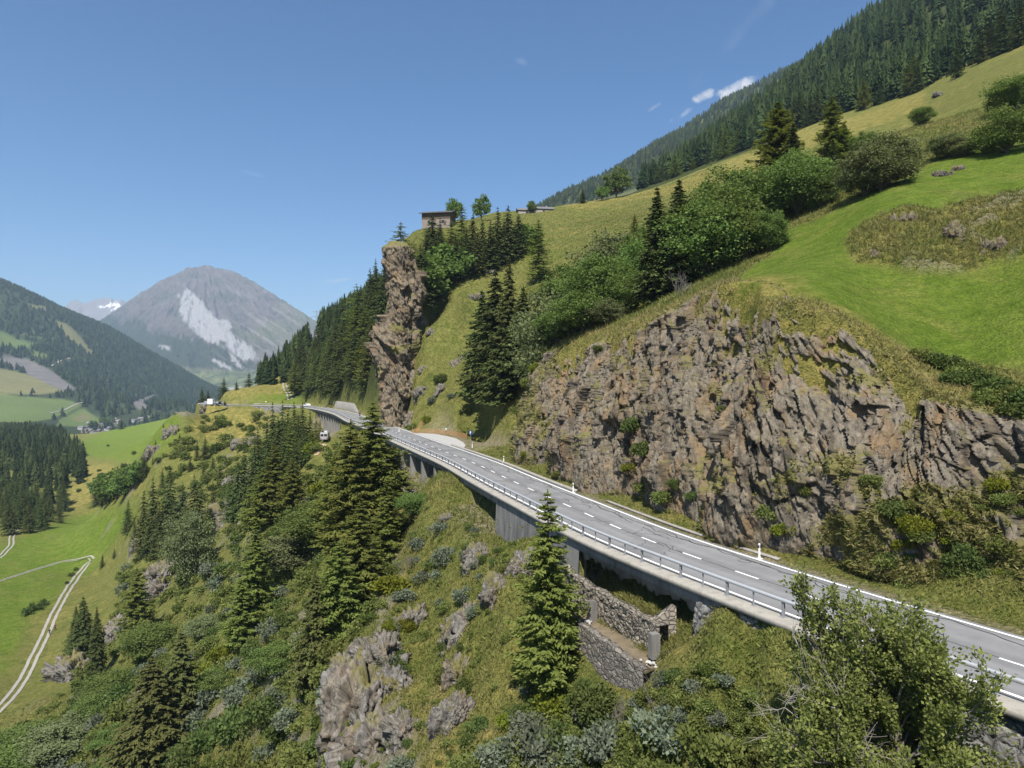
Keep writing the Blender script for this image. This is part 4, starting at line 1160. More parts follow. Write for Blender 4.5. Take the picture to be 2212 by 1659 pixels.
# ------------------------------------------------------------------ guard rail
gr = empty('guard_rail', tuple(road_at(np.array([s_of_y(40)]), np.array([-4.45]))[0]) + (.17,))
def frame_at(s, u):
    c = road_at(np.array([s]), np.array([u]))[0]; i = int(np.clip(np.interp(s, rs, np.arange(len(rs))), 0, len(rs) - 1))
    return c, math.atan2(rt[i, 1], rt[i, 0])
to_local(sweep('top_rail', [(-4.36, .98), (-4.36, 1.10), (-4.40, 1.13), (-4.52, 1.13), (-4.56, 1.10), (-4.56, .98), (-4.52, .95), (-4.40, .95)], S0, s_far, M_STEEL), gr)
sref = s_of_y(41.6)
s = sref - 2.0 * int((sref - S0) / 2.0)
proto_thick = proto_thin = None
far_mb = MB()
cnt = 0; k = int(round((s - sref) / 2))
while s < s_far:
    c, rz = frame_at(s, -4.45)
    if cnt < 98:
        thick = k % 2 == 0
        pr = proto_thick if thick else proto_thin
        if pr is None:
            m = MB()
            w = .075 if thick else .045
            if thick:
                m.box((0, .05, .40), (.15, .016, .80)).box((0, -.05, .40), (.15, .016, .80)).box((0, 0, .40), (.018, .084, .80))
                m.box((0, 0, .012), (.30, .30, .024))
                for sx_ in (-1, 1):
                    for sy_ in (-1, 1): m.tube((sx_ * .11, sy_ * .11, .02), (sx_ * .11, sy_ * .11, .06), .018, n=6)
            else:
                m.box((0, 0, .40), (.08, .06, .80)).box((0, 0, .01), (.24, .22, .02))
            o = m.build('post', M_STEEL_D)
            if thick: proto_thick = o
            else: proto_thin = o
        else:
            o = pr.copy(); COL.objects.link(o)
        o.parent = gr
        o.location = (c[0] - gr.location[0], c[1] - gr.location[1], 0)
        o.rotation_euler = (0, 0, rz)
    else:
        far_mb.box((c[0], c[1], .57), (.13, .11, .8), rz)
    s += 2.0; k += 1; cnt += 1
fo = to_local(far_mb.build('far_posts', M_STEEL_D), gr); fo['kind'] = 'stuff'
tag(gr, 'steel box-section guard rail along the outer edge of the road', 'guard rail')

# white marker posts
def delineator(dx, dy, label):
    b = G(dx, dy, .05)
    r0 = empty('marker_post', (b[0], b[1], .03))
    m = MB(); pr = [(-.06, -.045, 0), (.06, -.045, 0), (.06, .03, 0), (0, .06, 0), (-.06, .03, 0)]
    m.prism(pr, (0, 0, .74)); m.prism([(x, y, .93) for x, y, z in pr], (0, 0, .13)); m.box((0, 0, -.02), (.42, .36, .06))
    m.build('post_body', M_PAINT, r0)
    m = MB(); m.prism([(x * 1.0, y * 1.0, .74) for x, y, z in pr], (0, 0, .19)); m.build('black_band', plain('black_plastic', (.012, .012, .012), .5), r0)
    m = MB(); m.box((0, -.052, .835), (.045, .012, .14)); m.build('reflector', plain('reflector', (.75, .75, .72), .2), r0)
    r0.rotation_euler.z = R(20)
    return tag(r0, label, 'marker post', 'white marker posts along the uphill verge')
delineator(1640, 1206, 'white black-banded marker post nearest the viewer, below the brown cliff')
delineator(1238, 1064, 'white marker post at the verge behind the top of the tall larch')
delineator(1088, 1000, 'white marker post by the kerb where the cliff shadow meets the road')
delineator(1020, 967.5, 'white marker post beside the blue sign at the lay-by')
delineator(862, 932, 'white marker post at the foot of the tall rock buttress')

# ------------------------------------------------------------------ ruin under the bridge
ru = empty('ruined_stone_hut', (6, 44, -4))
def quad_wall(name, a, b, zt0, zt1, zb, th, mat, amp, cell, seed, ragged=0):
    """upright wall between plan points a, b facing left/down-slope, with a rough face"""
    a, b = np.array(a, float), np.array(b, float); L_ = np.linalg.norm(b - a); d = (b - a) / L_; n = np.array([d[1], -d[0]])
    if n[0] > 0: n = -n
    s = np.arange(0, L_ + .01, .08); v = np.linspace(0, 1, max(6, int((max(zt0, zt1) - zb) / .08)))
    A, B = np.meshgrid(s, v)
    zt = zt0 + (zt1 - zt0) * A / L_ + ragged * fbm(np.stack([A * 1.3, 0 * A, 0 * A], -1).reshape(-1, 3), 3, seed).reshape(A.shape)
    Zw = zb + (zt - zb) * B
    w, e = worley_facets(np.stack([A / cell, Zw / (cell * .7), 0 * A], -1).reshape(-1, 3), seed, .7)
    dd = ((np.minimum(e, .15) / .15) * amp + (w - .5) * amp).reshape(A.shape)
    xy = a + d * A[..., None] + n * dd[..., None]
    V = np.concatenate([xy, Zw[..., None]], -1).reshape(-1, 3)
    bk = a + d * s[:, None] - n * th
    V = np.vstack([V, np.c_[bk, Zw[-1]], np.c_[bk, np.full(len(s), zb)]])
    o = link(name, np_mesh(name, V, grid_faces(len(v) + 2, len(s))), mat)
    return to_local(o, ru)
quad_wall('lower_wall', (1.9, 51.8), (7.55, 39.6), -3.45, -4.05, -10.0, .45, stone_mat('rendered_masonry', (.17, .15, .125), (.34, .305, .26), (.11, .10, .085), 2.2), .05, .7, 301, .12)
quad_wall('upper_wall', (4.3, 50.2), (8.95, 41.2), -1.7, -2.2, -4.6, .5, M_RUBBLE, .13, .42, 302, .15)
quad_wall('side_wall', (3.9, 50.6), (5.6, 48.2), -1.1, -2.0, -6.0, .5, M_RUBBLE, .13, .42, 303, .3)
quad_wall('side_wall', (8.4, 42.6), (10.0, 42.9), -2.2, -1.3, -5.0, .5, M_RUBBLE, .13, .42, 304, .3)
ter_m = MB().prism([(1.85, 51.9, -3.62), (4.2, 50.6, -3.62), (9.3, 41.0, -4.12), (7.6, 39.5, -4.15)], (0, 0, -.14))
to_local(ter_m.build('terrace_floor', plain('terrace_earth', (.15, .118, .075), .95, .6, 1.6, bump=.8)), ru)
for (x, y, h) in ((5.45, 47.0, 1.45), (8.4, 40.9, 1.5)):
    m = MB(); m.box((x, y, -3.95 + h / 2), (.55, .5, h), R(20))
    to_local(m.build('pillar_stub', concrete('worn_concrete', (.17, .16, .145), (.28, .26, .235)), bevel=.02), ru)
m = MB()
for k in range(12):
    x = 8.0 + random.gauss(0, .22); y = 40.3 + random.gauss(0, .25); q_ = random.uniform(.06, .16)
    m.box((x, y, -3.93), (q_, q_ * .8, q_ * .6), random.random() * 3)
    x = 5.0 + random.gauss(0, .2); y = 46.6 + random.gauss(0, .25)
    m.box((x, y, -3.66), (q_, q_ * .8, q_ * .6), random.random() * 3)
to_local(m.build('plaster_debris', plain('white_plaster', (.50, .48, .45), .9, .3)), ru)
tag(ru, 'roofless ruin of stone walls on a terrace tucked under the bridge', 'ruin')
# ------------------------------------------------------------------ plants
M_SPRUCE = leaf_mat('spruce_needles', (.032, .050, .017), (.115, .138, .047), .26)
M_LARCH = leaf_mat('larch_needles', (.088, .115, .024), (.235, .255, .070), .4)
M_BROWN = leaf_mat('cone_laden_needles', (.042, .054, .017), (.140, .142, .050), .26)
M_LEAF = leaf_mat('broad_leaves', (.060, .098, .024), (.205, .268, .080), .40)
M_LEAF_G = leaf_mat('grey_green_leaves', (.090, .110, .046), (.235, .255, .125), .38)
M_SHR = leaf_mat('shrub_leaves', (.080, .105, .026), (.235, .250, .080), .38)
M_SHR_D = leaf_mat('dark_shrub_leaves', (.046, .074, .020), (.145, .180, .058), .3)
M_SHR_B = leaf_mat('silvery_leaves', (.088, .108, .070), (.205, .228, .160), .26)
M_SHR_Y = leaf_mat('yellow_green_leaves', (.085, .110, .014), (.225, .235, .034), .32)
M_WILLOW = leaf_mat('willow_leaves', (.095, .120, .026), (.285, .300, .095), .42, .1)
M_BARK = plain('bark', (.10, .080, .062), .95, .4, 4.0, .1, 0, .5)
M_BARK_G = plain('grey_bark', (.17, .15, .13), .9, .35, 5.0, .1, 0, .3)
M_FOREST = leaf_mat('forest_needles', (.018, .031, .012), (.068, .092, .031), .15, 0)

def kites(b, d, nrm, ln, wd):
    """leaf kites: base points b, unit direction d, unit normals nrm"""
    sd_ = np.cross(d, nrm); sd_ /= np.linalg.norm(sd_, axis=1)[:, None] + 1e-9
    ln, wd = ln[:, None], wd[:, None]
    v = np.stack([b, b + d * ln * .45 + sd_ * wd, b + d * ln, b + d * ln * .45 - sd_ * wd], 1).reshape(-1, 3)
    return v, np.arange(len(b) * 4).reshape(-1, 4)
def unit(v): return v / (np.linalg.norm(v, axis=1)[:, None] + 1e-9)

def tube_np(segs, n=6):
    """segs: list of (p0, p1, r0, r1)"""
    V, Fc = [], []
    for p0, p1, r0, r1 in segs:
        p0, p1 = np.array(p0, float), np.array(p1, float)
        z = p1 - p0; z /= np.linalg.norm(z) + 1e-9
        x = np.cross(z, [0, 0, 1] if abs(z[2]) < .9 else [1, 0, 0]); x /= np.linalg.norm(x); y = np.cross(z, x)
        a = np.linspace(0, 2 * np.pi, n, endpoint=False)
        c = np.cos(a)[:, None] * x + np.sin(a)[:, None] * y
        b = sum(len(q) for q in V)
        V.append(np.vstack([p0 + c * r0, p1 + c * r1]))
        i = np.arange(n); j = (i + 1) % n
        Fc.append(np.stack([b + i, b + j, b + n + j, b + n + i], 1))
    return np.vstack(V), np.vstack(Fc)

def conifer(seed, ratio, levels, nbr, ntw, style):
    """unit-height conifer; returns (crown mesh, trunk mesh)"""
    r = np.random.default_rng(seed)
    larch = style == 'larch'
    zs, az, L = [], [], []
    zb0 = .06 if not larch else .10
    for k in range(levels):
        f = (k + r.random() * .6) / levels
        z = zb0 + (1 - zb0) * f ** .92
        R_ = ratio * ((1 - f) ** (.78 if not larch else .62)) * (.72 + .28 * min(1, f * 5 + .35))
        n = max(3, int(nbr * (.55 + .45 * (1 - f))))
        a0 = r.random() * 6.28
        lop = 1 + .22 * math.sin(a0 * 3 + k)
        for j in range(n):
            zs.append(z + r.normal(0, .006)); az.append(a0 + 6.283 * j / n + r.normal(0, .22)); L.append(max(.012, R_ * r.uniform(.55, 1.18) * (lop if r.random() < .5 else 1)))
    zs, az, L = map(np.array, (zs, az, L))
    n = len(zs)
    U = np.tile((np.arange(ntw) + .6) / ntw, (n, 1)) * r.uniform(.94, 1.04, (n, ntw))
    ca, sa = np.cos(az)[:, None], np.sin(az)[:, None]
    if larch: c1, c2, c3 = .12, .42, .30
    else: c1, c2, c3 = .02, .62, .34
    rad = U * L[:, None]
    zz = zs[:, None] + L[:, None] * (c1 * U - c2 * U ** 2 + c3 * U ** 4)
    B = np.stack([ca * rad, sa * rad, zz], -1)
    bd = np.stack([ca + 0 * U, sa + 0 * U, c1 - 2 * c2 * U + 4 * c3 * U ** 3], -1)
    bd /= np.linalg.norm(bd, axis=-1)[..., None]
    out_v, out_f, tint = [], [], []
    for sgn in (-1, 1, 0):
        sidev = np.stack([-sa + 0 * U, ca + 0 * U, 0 * U], -1) * sgn
        down = -.35 if larch else -.55
        d = bd * .75 + sidev * r.uniform(.6, 1.1, U.shape)[..., None] + np.array([0, 0, down]) * r.uniform(.3, 1.2, U.shape)[..., None]
        d = unit(d.reshape(-1, 3))
        ln = (L[:, None] * (.185 - .085 * U) * r.uniform(.6, 1.4, U.shape) + .011).ravel()
        if sgn == 0: ln = ln * .8
        nr = unit(np.stack([r.normal(0, .5, len(d)), r.normal(0, .5, len(d)), np.ones(len(d))], 1))
        Bj = B.reshape(-1, 3) + r.normal(0, 1, (B.size // 3, 3)) * (L[:, None] * .035 + 0 * U).reshape(-1, 1)
        v, f = kites(Bj, d, nr, ln, ln * (.19 if larch else .25))
        out_f.append(f + sum(len(q) for q in out_v)); out_v.append(v)
        tt = np.clip(.25 + .5 * r.random(len(d)) + .35 * (U.ravel() - .5), 0, 1)
        tint.append(np.repeat(tt, 4) + np.tile([-.15, 0, .15, 0], len(d)))
    # leader
    v, f = kites(np.array([[0, 0, .965]] * 4), unit(np.array([[.05, 0, 1], [0, .05, 1], [-.05, 0, 1], [0, -.05, 1.]])), unit(np.array([[1, 0, 0], [0, 1, 0], [1, 1, 0], [1, -1, 0.]])), np.full(4, .05), np.full(4, .006))
    out_f.append(f + sum(len(q) for q in out_v)); out_v.append(v); tint.append(np.full(16, .6))
    crown = np_mesh('crown', np.vstack(out_v), np.vstack(out_f), False, {'tint': np.clip(np.concatenate(tint), 0, 1)})
    segs = [((0, 0, -.04), (0, 0, .5), .016, .010), ((0, 0, .5), (0, 0, .97), .010, .002)]
    for i in range(0, n, 3 if ntw > 10 else 8):
        m = .55
        segs.append(((0, 0, zs[i]), (math.cos(az[i]) * L[i] * m, math.sin(az[i]) * L[i] * m, zs[i] + L[i] * (c1 * m - c2 * m * m)), .0030, .0010))
    tv, tf = tube_np(segs, 5)
    trunk = np_mesh('trunk', tv, tf, True)
    trunk.materials.append(M_BARK)
    return crown, trunk

def broadleaf(seed, w, lobes, per, lf, squat=1.0, base=.25):
    """unit-height broad crown (width w) of leaf clumps on limbs"""
    r = np.random.default_rng(seed)
    c = []
    while len(c) < lobes:
        p = r.uniform(-1, 1, 3)
        q = np.linalg.norm(p)
        if q > 1 or q < .35: continue
        if p[2] < -.2 and math.hypot(p[0], p[1]) > .85: continue
        c.append(p)
    c = np.array(c)
    ctr = np.stack([c[:, 0] * w * .42, c[:, 1] * w * .42, base + (1 - base) * (.5 + .44 * c[:, 2])], 1)
    ctr[:, :2] *= (1.05 - .25 * np.clip(c[:, 2:3], 0, 1))
    size = r.uniform(.06, .17, lobes) * (.5 + w * .5)
    v_, f_, t_ = [], [], []
    for k in range(lobes):
        m = int(per * r.uniform(.6, 1.3))
        d = unit(r.normal(0, 1, (m, 3)) + [0, 0, .25])
        rr = size[k] * (r.random(m) ** .45) * (1 + .35 * np.sin(d[:, 0] * 5 + k) * np.cos(d[:, 1] * 4 + 2 * k))
        pos = ctr[k] + d * rr[:, None] * [1.15, 1.15, .8]
        dr = unit(d * .5 + r.normal(0, .7, (m, 3)) + [0, 0, -.15])
        nr = unit(d + r.normal(0, .55, (m, 3)))
        ln = lf * r.uniform(.6, 1.4, m)
        v, f = kites(pos, dr, nr, ln, ln * .36)
        f_.append(f + sum(len(q) for q in v_)); v_.append(v)
        t_.append(np.repeat(np.clip(.3 + .3 * r.random() + .35 * (r.random(m) - .3), 0, 1), 4))
    crown = np_mesh('crown', np.vstack(v_), np.vstack(f_), False, {'tint': np.clip(np.concatenate(t_), 0, 1)})
    segs = [((0, 0, -.06), (.01, .01, base * .8), .028, .020), ((.01, .01, base * .8), (.0, .02, base + .3), .020, .011)]
    for k in range(0, lobes, 3):
        segs.append(((0, .005, base * r.uniform(.5, 1.1)), tuple(ctr[k] * [.6, .6, 1] - [0, 0, .07]), .011, .006))
        segs.append((tuple(ctr[k] * [.6, .6, 1] - [0, 0, .07]), tuple(ctr[k]), .006, .002))
    tv, tf = tube_np(segs, 5)
    trunk = np_mesh('trunk', tv, tf, True); trunk.materials.append(M_BARK)
    return crown, trunk

def shrub_mesh(seed, lobes, per, lf, flat=.7):
    r = np.random.default_rng(seed)
    v_, f_, t_ = [], [], []
    for k in range(lobes):
        a, q = r.random() * 6.283, r.random() ** .6
        c = np.array([math.cos(a) * q * .62, math.sin(a) * q * .62, flat * (.25 + .55 * r.random() * (1.15 - q * .7))])
        m = int(per * r.uniform(.6, 1.3)); sz = r.uniform(.20, .38)
        d = unit(r.normal(0, 1, (m, 3)) + [0, 0, .3])
        pos = c + d * (sz * r.random(m) ** .4)[:, None] * [1, 1, .85]
        pos[:, 2] = np.maximum(pos[:, 2], -.12)
        dr = unit(d * .7 + r.normal(0, .6, (m, 3)) + [0, 0, .2]); nr = unit(d + r.normal(0, .6, (m, 3)))
        ln = lf * r.uniform(.6, 1.5, m)
        v, f = kites(pos, dr, nr, ln, ln * .34)
        f_.append(f + sum(len(x) for x in v_)); v_.append(v)
        t_.append(np.repeat(np.clip(.25 + .35 * r.random() + .4 * (r.random(m) - .3), 0, 1), 4))
    return np_mesh('shrub', np.vstack(v_), np.vstack(f_), False, {'tint': np.clip(np.concatenate(t_), 0, 1)})

PROTO = {}
def protos(kind):
    if kind not in PROTO:
        if kind == 'spruce': PROTO[kind] = [conifer(11 + k, .20 + .02 * k, 44, 11, 20, 'spruce') for k in range(3)]
        elif kind == 'larch': PROTO[kind] = [conifer(31 + k, .21 + .03 * k, 38, 9, 26, 'larch') for k in range(4)]
        elif kind == 'spruce_far': PROTO[kind] = [conifer(51 + k, .20 + .02 * k, 26, 9, 11, 'spruce') for k in range(4)]
        elif kind == 'larch_far': PROTO[kind] = [conifer(61 + k, .23 + .03 * k, 24, 8, 13, 'larch') for k in range(3)]
        elif kind == 'broad': PROTO[kind] = [broadleaf(71 + k, .95 + .06 * k, 84, 210, .028, base=.04) for k in range(4)]
        elif kind == 'broad_far': PROTO[kind] = [broadleaf(81 + k, .85, 40, 70, .065, base=.15) for k in range(3)]
        elif kind == 'shrub': PROTO[kind] = [shrub_mesh(91 + k, 15 + 2 * k, 105, .115) for k in range(5)]
        elif kind == 'shrub_far': PROTO[kind] = [shrub_mesh(101 + k, 10, 60, .17) for k in range(4)]
        elif kind == 'shrub_big': PROTO[kind] = [shrub_mesh(111 + k, 26, 150, .075, .8) for k in range(3)]
    return PROTO[kind]
def set_obj_mat(o, m):
    if len(o.data.materials) == 0: o.data.materials.append(None)
    o.material_slots[0].link = 'OBJECT'
    o.material_slots[0].material = m

TREE_N = [0]
def plant_tree(kind, name, x, y, z, h, mat, label, cat='tree', group=None, wx=1.0, lean=0.0):
    pr = protos(kind); k = TREE_N[0]; TREE_N[0] += 1
    crown, trunk = pr[k % len(pr)]
    e = empty(name, (x, y, z), random.uniform(0, 6.28))
    e.rotation_euler = (random.uniform(-1, 1) * .02 + lean, random.uniform(-1, 1) * .02, random.uniform(0, 6.28))
    e.scale = (h * wx, h * wx, h)
    c = bpy.data.objects.new('crown', crown); t_ = bpy.data.objects.new('trunk', trunk)
    for o in (c, t_):
        COL.objects.link(o); o.parent = e
    set_obj_mat(c, mat)
    return tag(e, label, cat, group)
MATS = {'spruce': M_SPRUCE, 'larch': M_LARCH, 'brown': M_BROWN, 'broad': M_LEAF, 'grey': M_LEAF_G}
def tree(sp, dx, dytop, Y, label, group=None, wx=1.0, far=None, hmin=2.5, sheet=None, hmax=40):
    """tree with its top seen at dx, dytop, standing at distance Y"""
    x = (dx - CX) / FD * Y
    zg = float((sheet or T).z(x, Y)[0]) - .15
    h = max(hmin, min(hmax, CAMH - (dytop - HY) / FD * Y - zg))
    base = {'spruce': 'spruce', 'brown': 'spruce', 'larch': 'larch', 'broad': 'broad', 'grey': 'broad'}[sp]
    far = (Y > 175) if far is None else far
    nm = {'spruce': 'spruce_tree', 'brown': 'spruce_tree', 'larch': 'larch_tree', 'broad': 'broadleaf_tree', 'grey': 'broadleaf_tree'}[sp]
    return plant_tree(base + ('_far' if far else ''), nm, x, Y, zg, h, MATS[sp], label, 'tree', group, wx)

# --- single trees one can point at
SINGLE = [
 ('larch', 1188, 1062, 46.5, 'tall light-green larch standing before the road ledge, its top crossing the guard rail', .98),
 ('larch', 757, 908, 96, 'slim larch whose bare top crosses the distant road, left of two', 1.0),
 ('larch', 806, 868, 101, 'broad dark larch hiding the road bend, right of two', 1.15),
 ('larch', 852, 960, 104, 'lower larch at the right side of the pair hiding the road bend', 1.3),
 ('larch', 716, 985, 108, 'spreading larch left of the pair hiding the road bend', 1.2),
 ('larch', 775, 1085, 80, 'light-green larch below the pair hiding the road bend', 1.3),
 ('larch', 730, 1170, 74, 'dense larch in the middle of the slope left of the grassy spur', 1.2),
 ('brown', 684, 1228, 72, 'brownish spruce beside the larches left of the grassy spur', .95),
 ('larch', 840, 1030, 92, 'larch beside the reddish rock below the viaduct', 1.15),
 ('larch', 594, 962, 150, 'tall larch left of the grassy knoll with the parked van', 1.15),
 ('larch', 632, 990, 143, 'bushy larch just below the grassy knoll with the parked van', 1.25),
 ('larch', 566, 1010, 150, 'larch at the left of the group under the van knoll', 1.2),
 ('larch', 548, 1128, 104, 'pointed bright green larch alone on the grey scrub slope', 1.0),
 ('larch', 520, 1250, 100, 'small larch below the pointed bright green one', 1.2),
 ('brown', 326, 1418, 88, 'big cone-laden spruce in the lower left corner', 1.6),
 ('brown', 388, 1362, 92, 'second cone-laden spruce, taller top, right of the big one at lower left', 1.5),
 ('larch', 300, 1226, 150, 'thin larch above the pale rocks at left', 1.25),
 ('spruce', 180, 1288, 170, 'dark spruce beside the gravel track with drooping boughs', 1.05),
 ('spruce', 210, 1312, 150, 'dark narrow spruce in front of the large grey crag', .8),
 ('spruce', 163, 1310, 175, 'dark spruce at the track, left of the drooping one', 1.0),
 ('larch', 160, 1592, 118, 'small yellow-green larch at the bottom left', 1.1),
 ('grey', 415, 1092, 165, 'weeping birch with grey-green foliage on the mid slope', .75),
 ('spruce', 221, 1196, 262, 'small dark spruce right at the track bend', 1.0),
 ('spruce', 247, 1184, 258, 'small spruce next to the low rock bluff by the field', 1.0),
 ('spruce', 308, 1060, 225, 'tall dark spruce at the edge of the bright field', 1.0),
 ('spruce', 333, 1033, 222, 'tallest dark spruce at the edge of the bright field', 1.0),
 ('spruce', 369, 1006, 228, 'dark spruce right of the tallest one by the bright field', 1.0),
 ('brown', 423, 1026, 200, 'brown-tinged drooping spruce on the mid slope above the birch', 1.2),
 ('spruce', 372, 1085, 195, 'mid-green spruce just left of the birch', 1.2),
 ('larch', 865, 480, 206, 'little pine standing on the top edge of the rock buttress', 1.3),
 ('larch', 1165, 474, 205, 'wide golden-green larch at the left end of the hedge trees', 1.35),
 ('spruce', 1046, 628, -872, 'leftmost of the tall dark spruces in the gully', 1.2),
 ('spruce', 1073, 584, -872, 'tallest dark spruce in the gully beside the steep grass', 1.1),
 ('brown', 1101, 556, -862, 'thin-topped spruce with a dead tip in the gully', .8),
 ('spruce', 1131, 620, -845, 'dark spruce in the gully pressed against the leafy trees', 1.2),
 ('spruce', 1095, 650, -878, 'low dark spruce at the foot of the gully stand', 1.35),
 ('spruce', 1419, 405, 99, 'dark spruce rising between two leafy trees above the cliff', 1.15),
 ('spruce', 1465, 388, 97, 'broader dark spruce right beside the one between the leafy trees', 1.25),
 ('larch', 1372, 462, 140, 'small spruce top poking out of the hedge of leafy trees', .8),
 ('larch', 1683, 222, 128, 'tall light-green larch at the upper end of the leafy trees', 1.15),
 ('spruce', 1712, 268, 122, 'drooping dark spruce at the right of the tall larch', 1.2),
 ('larch', 1800, 208, 140, 'pointed light-green larch alone on the meadow before the forest', 1.1),
 ('larch', 1822, 268, 138, 'low larch beside the pointed one on the meadow', 1.6),
 ('spruce', 1800, 300, 118, 'dark spruce behind the biggest leafy crown', 1.1),
 ('spruce', 2068, 92, 262, 'single dark spruce at the lower edge of the forest', 1.25),
 ('broad', 1040, 419, 285, 'tall rounded tree on the hilltop between the barn and the spruces', .8),
 ('broad', 980, 430, 290, 'leafy tree directly behind the wooden barn', .9),
 ('broad', 1148, 433, 318, 'round tree beside the grey roof on the hilltop', 1.0),
 ('broad', 1332, 363, 340, 'broad round tree alone on the skyline of the meadow', 1.2),
 ('spruce', 1259, 407, 335, 'small pointed tree on the skyline left of the broad round tree', 1.6),
 ('broad', 1300, 402, 336, 'small bush-like tree at the foot of the broad round tree', 1.2),
 ('spruce', 484, 816, 400, 'single tree on the left edge of the ochre hill field', 1.6),
 ('spruce', 511, 822, 372, 'rounded conifer in front of the ochre hill field', 1.6),
 ('spruce', 537, 804, 432, 'pair-like conifer at the top of the ochre hill field', 1.6),
 ('spruce', 437, 836, 395, 'spruce behind the white lorry at the far road corner', 1.3),
 ('spruce', 450, 842, 396, 'second spruce behind the white lorry at the far road corner', 1.3),
]
for sp, dx, dy, Y, lab, wx in SINGLE:
    if Y < 0:
        h_ = T.hit(dx, -Y, 135); Y = h_[1] if h_ else 160
    tree(sp, dx, dy, Y, lab, None, wx)

# --- leafy trees above the cliff
LEAFY = [
 ('broad', 1285, 548, 108, 'large rounded leafy tree overhanging the left end of the cliff', 1.05),
 ('grey', 1215, 600, 116, 'pale leafy tree between the spruces and the large rounded tree', .9),
 ('broad', 1345, 590, 104, 'leafy tree at the right of the large rounded one, over the cliff edge', .9),
 ('broad', 1238, 650, 108, 'low leafy tree hanging over the cliff face', 1.0),
 ('grey', 1330, 500, 128, 'grey-green leafy tree behind the large rounded one', 1.0),
 ('broad', 1250, 555, 135, 'dark leafy tree next to the golden-green larch', 1.0),
 ('broad', 1545, 405, 98, 'biggest leafy crown in the middle of the hedge above the cliff', 1.1),
 ('broad', 1515, 440, 96, 'dense leafy tree left of the biggest crown', 1.0),
 ('broad', 1610, 452, 94, 'leafy tree right of the biggest crown, at the meadow edge', .95),
 ('broad', 1665, 445, 92, 'rightmost low leafy tree beside the meadow with its trunk showing', .85),
 ('broad', 1590, 360, 112, 'leafy tree behind the biggest crown', 1.0),
 ('broad', 1725, 330, 106, 'very dark dense leafy tree at the upper right of the hedge', 1.05),
 ('broad', 1775, 362, 102, 'dark leafy tree at the right flank of the very dark one', .9),
 ('broad', 1650, 355, 114, 'leafy tree below the tall light-green larch', 1.1),
 ('grey', 1905, 292, 92, 'rounded grey-green tree alone in the upper meadow', 1.15),
 ('grey', 1868, 325, 94, 'grey-green tree joined to the left of the rounded one', 1.0),
 ('broad', 1990, 232, 150, 'small dark round bush on the high meadow', 1.3),
 ('broad', 1870, 278, 130, 'small leafy tree behind the rounded grey-green one', .9),
 ('broad', 2175, 230, 96, 'round leafy bush at the right frame edge on the meadow', 1.1),
 ('broad', 2195, 165, 128, 'dark round bush high at the right frame edge', 1.4),
 ('grey', 2050, 290, 104, 'low spreading grey-green bush on the meadow terrace', 1.6),
 ('grey', 2085, 305, 101, 'low pale bush at the right of the spreading one', 1.4),
 ('broad', 1420, 470, 118, 'leafy tree in front of the narrow dark spruces', 1.0),
 ('broad', 1262, 628, 105, 'low wide leafy tree at the very lip of the cliff below the large rounded one', 1.5),
 ('broad', 1205, 668, 110, 'low leafy tree between the spruces and the cliff lip', 1.3),
 ('grey', 1310, 640, 101, 'pale low leafy tree at the cliff lip right of the low wide one', 1.3),
 ('broad', 1385, 520, 112, 'leafy tree between the spruces and the large rounded tree', 1.0),
]
for sp, dx, dy, Y, lab, wx in LEAFY: tree(sp, dx, dy, Y, lab, 'leafy trees above the cliff', wx * 1.22, far=False)

for dx, dy, Y, lab in ((30, 1545, 122, 'broad green thicket tree at the very bottom left corner'), (95, 1530, 116, 'rounded green thicket tree under the end of the gravel track'), (150, 1540, 112, 'leafy thicket tree left of the small yellow-green larch'),
    (215, 1500, 118, 'leafy thicket tree in front of the large grey crag'), (255, 1450, 124, 'leafy thicket tree right of the large grey crag'), (60, 1600, 112, 'low thicket tree touching the bottom edge at left'), (240, 1580, 104, 'leafy thicket tree left of the big cone-laden spruce'),
    (450, 1330, 118, 'round leafy tree in the scrub below the bright green larch'), (520, 1400, 104, 'round leafy tree right of the cone-laden spruces'), (330, 1330, 136, 'leafy tree under the cracked pale rock'), (470, 1480, 94, 'leafy scrub tree at the right of the cone-laden spruces near the bottom'), (600, 1500, 84, 'leafy scrub tree below the brownish spruce'),
    (700, 1060, 112, 'leafy tree between the larches on the slope below the van knoll'), (900, 1080, 92, 'green bushy tree beside the reddish rock'), (620, 1120, 112, 'leafy tree in the scrub left of the light-green larches')):
    tree('grey' if dx in (150, 450, 620) else 'broad', dx, dy, Y, lab, None, 2.2, far=False, hmin=3.2, hmax=6.5)
# --- stands whose members look alike
def stand(items, sp_of, label, group, wx=1.0, far=None):
    for i, (dx, dy, Y) in enumerate(items): tree(sp_of(i), dx, dy, Y, label, group, wx * random.uniform(.85, 1.15), far)
def stand2(items, sp_of, label, group, wx=1.0, far=True):
    """trees given by their top and the foot seen in the photograph"""
    for i, (dx, dyt, dyb) in enumerate(items):
        h = T.hit(dx, dyb, 170)
        if h is None: continue
        tree(sp_of(i), dx, dyt, h[1], label, group, wx * random.uniform(.85, 1.15), far)
rowt = [(908, 528, 665), (918, 545, 660), (928, 520, 652), (902, 560, 672), (940, 505, 645), (934, 458, 560), (951, 470, 570), (997, 441, 560), (1022, 462, 580), (1042, 475, 585), (1058, 478, 590), (1076, 448, 575), (1097, 444, 568), (1120, 462, 558), (1138, 485, 548), (975, 478, 590), (1010, 492, 596), (1088, 480, 570), (913, 534, 640), (925, 550, 645), (945, 520, 630), (965, 525, 622), (905, 575, 655), (985, 505, 610), (935, 585, 650), (1030, 500, 600), (1065, 500, 588), (955, 500, 610), (1110, 490, 562), (922, 500, 600)]
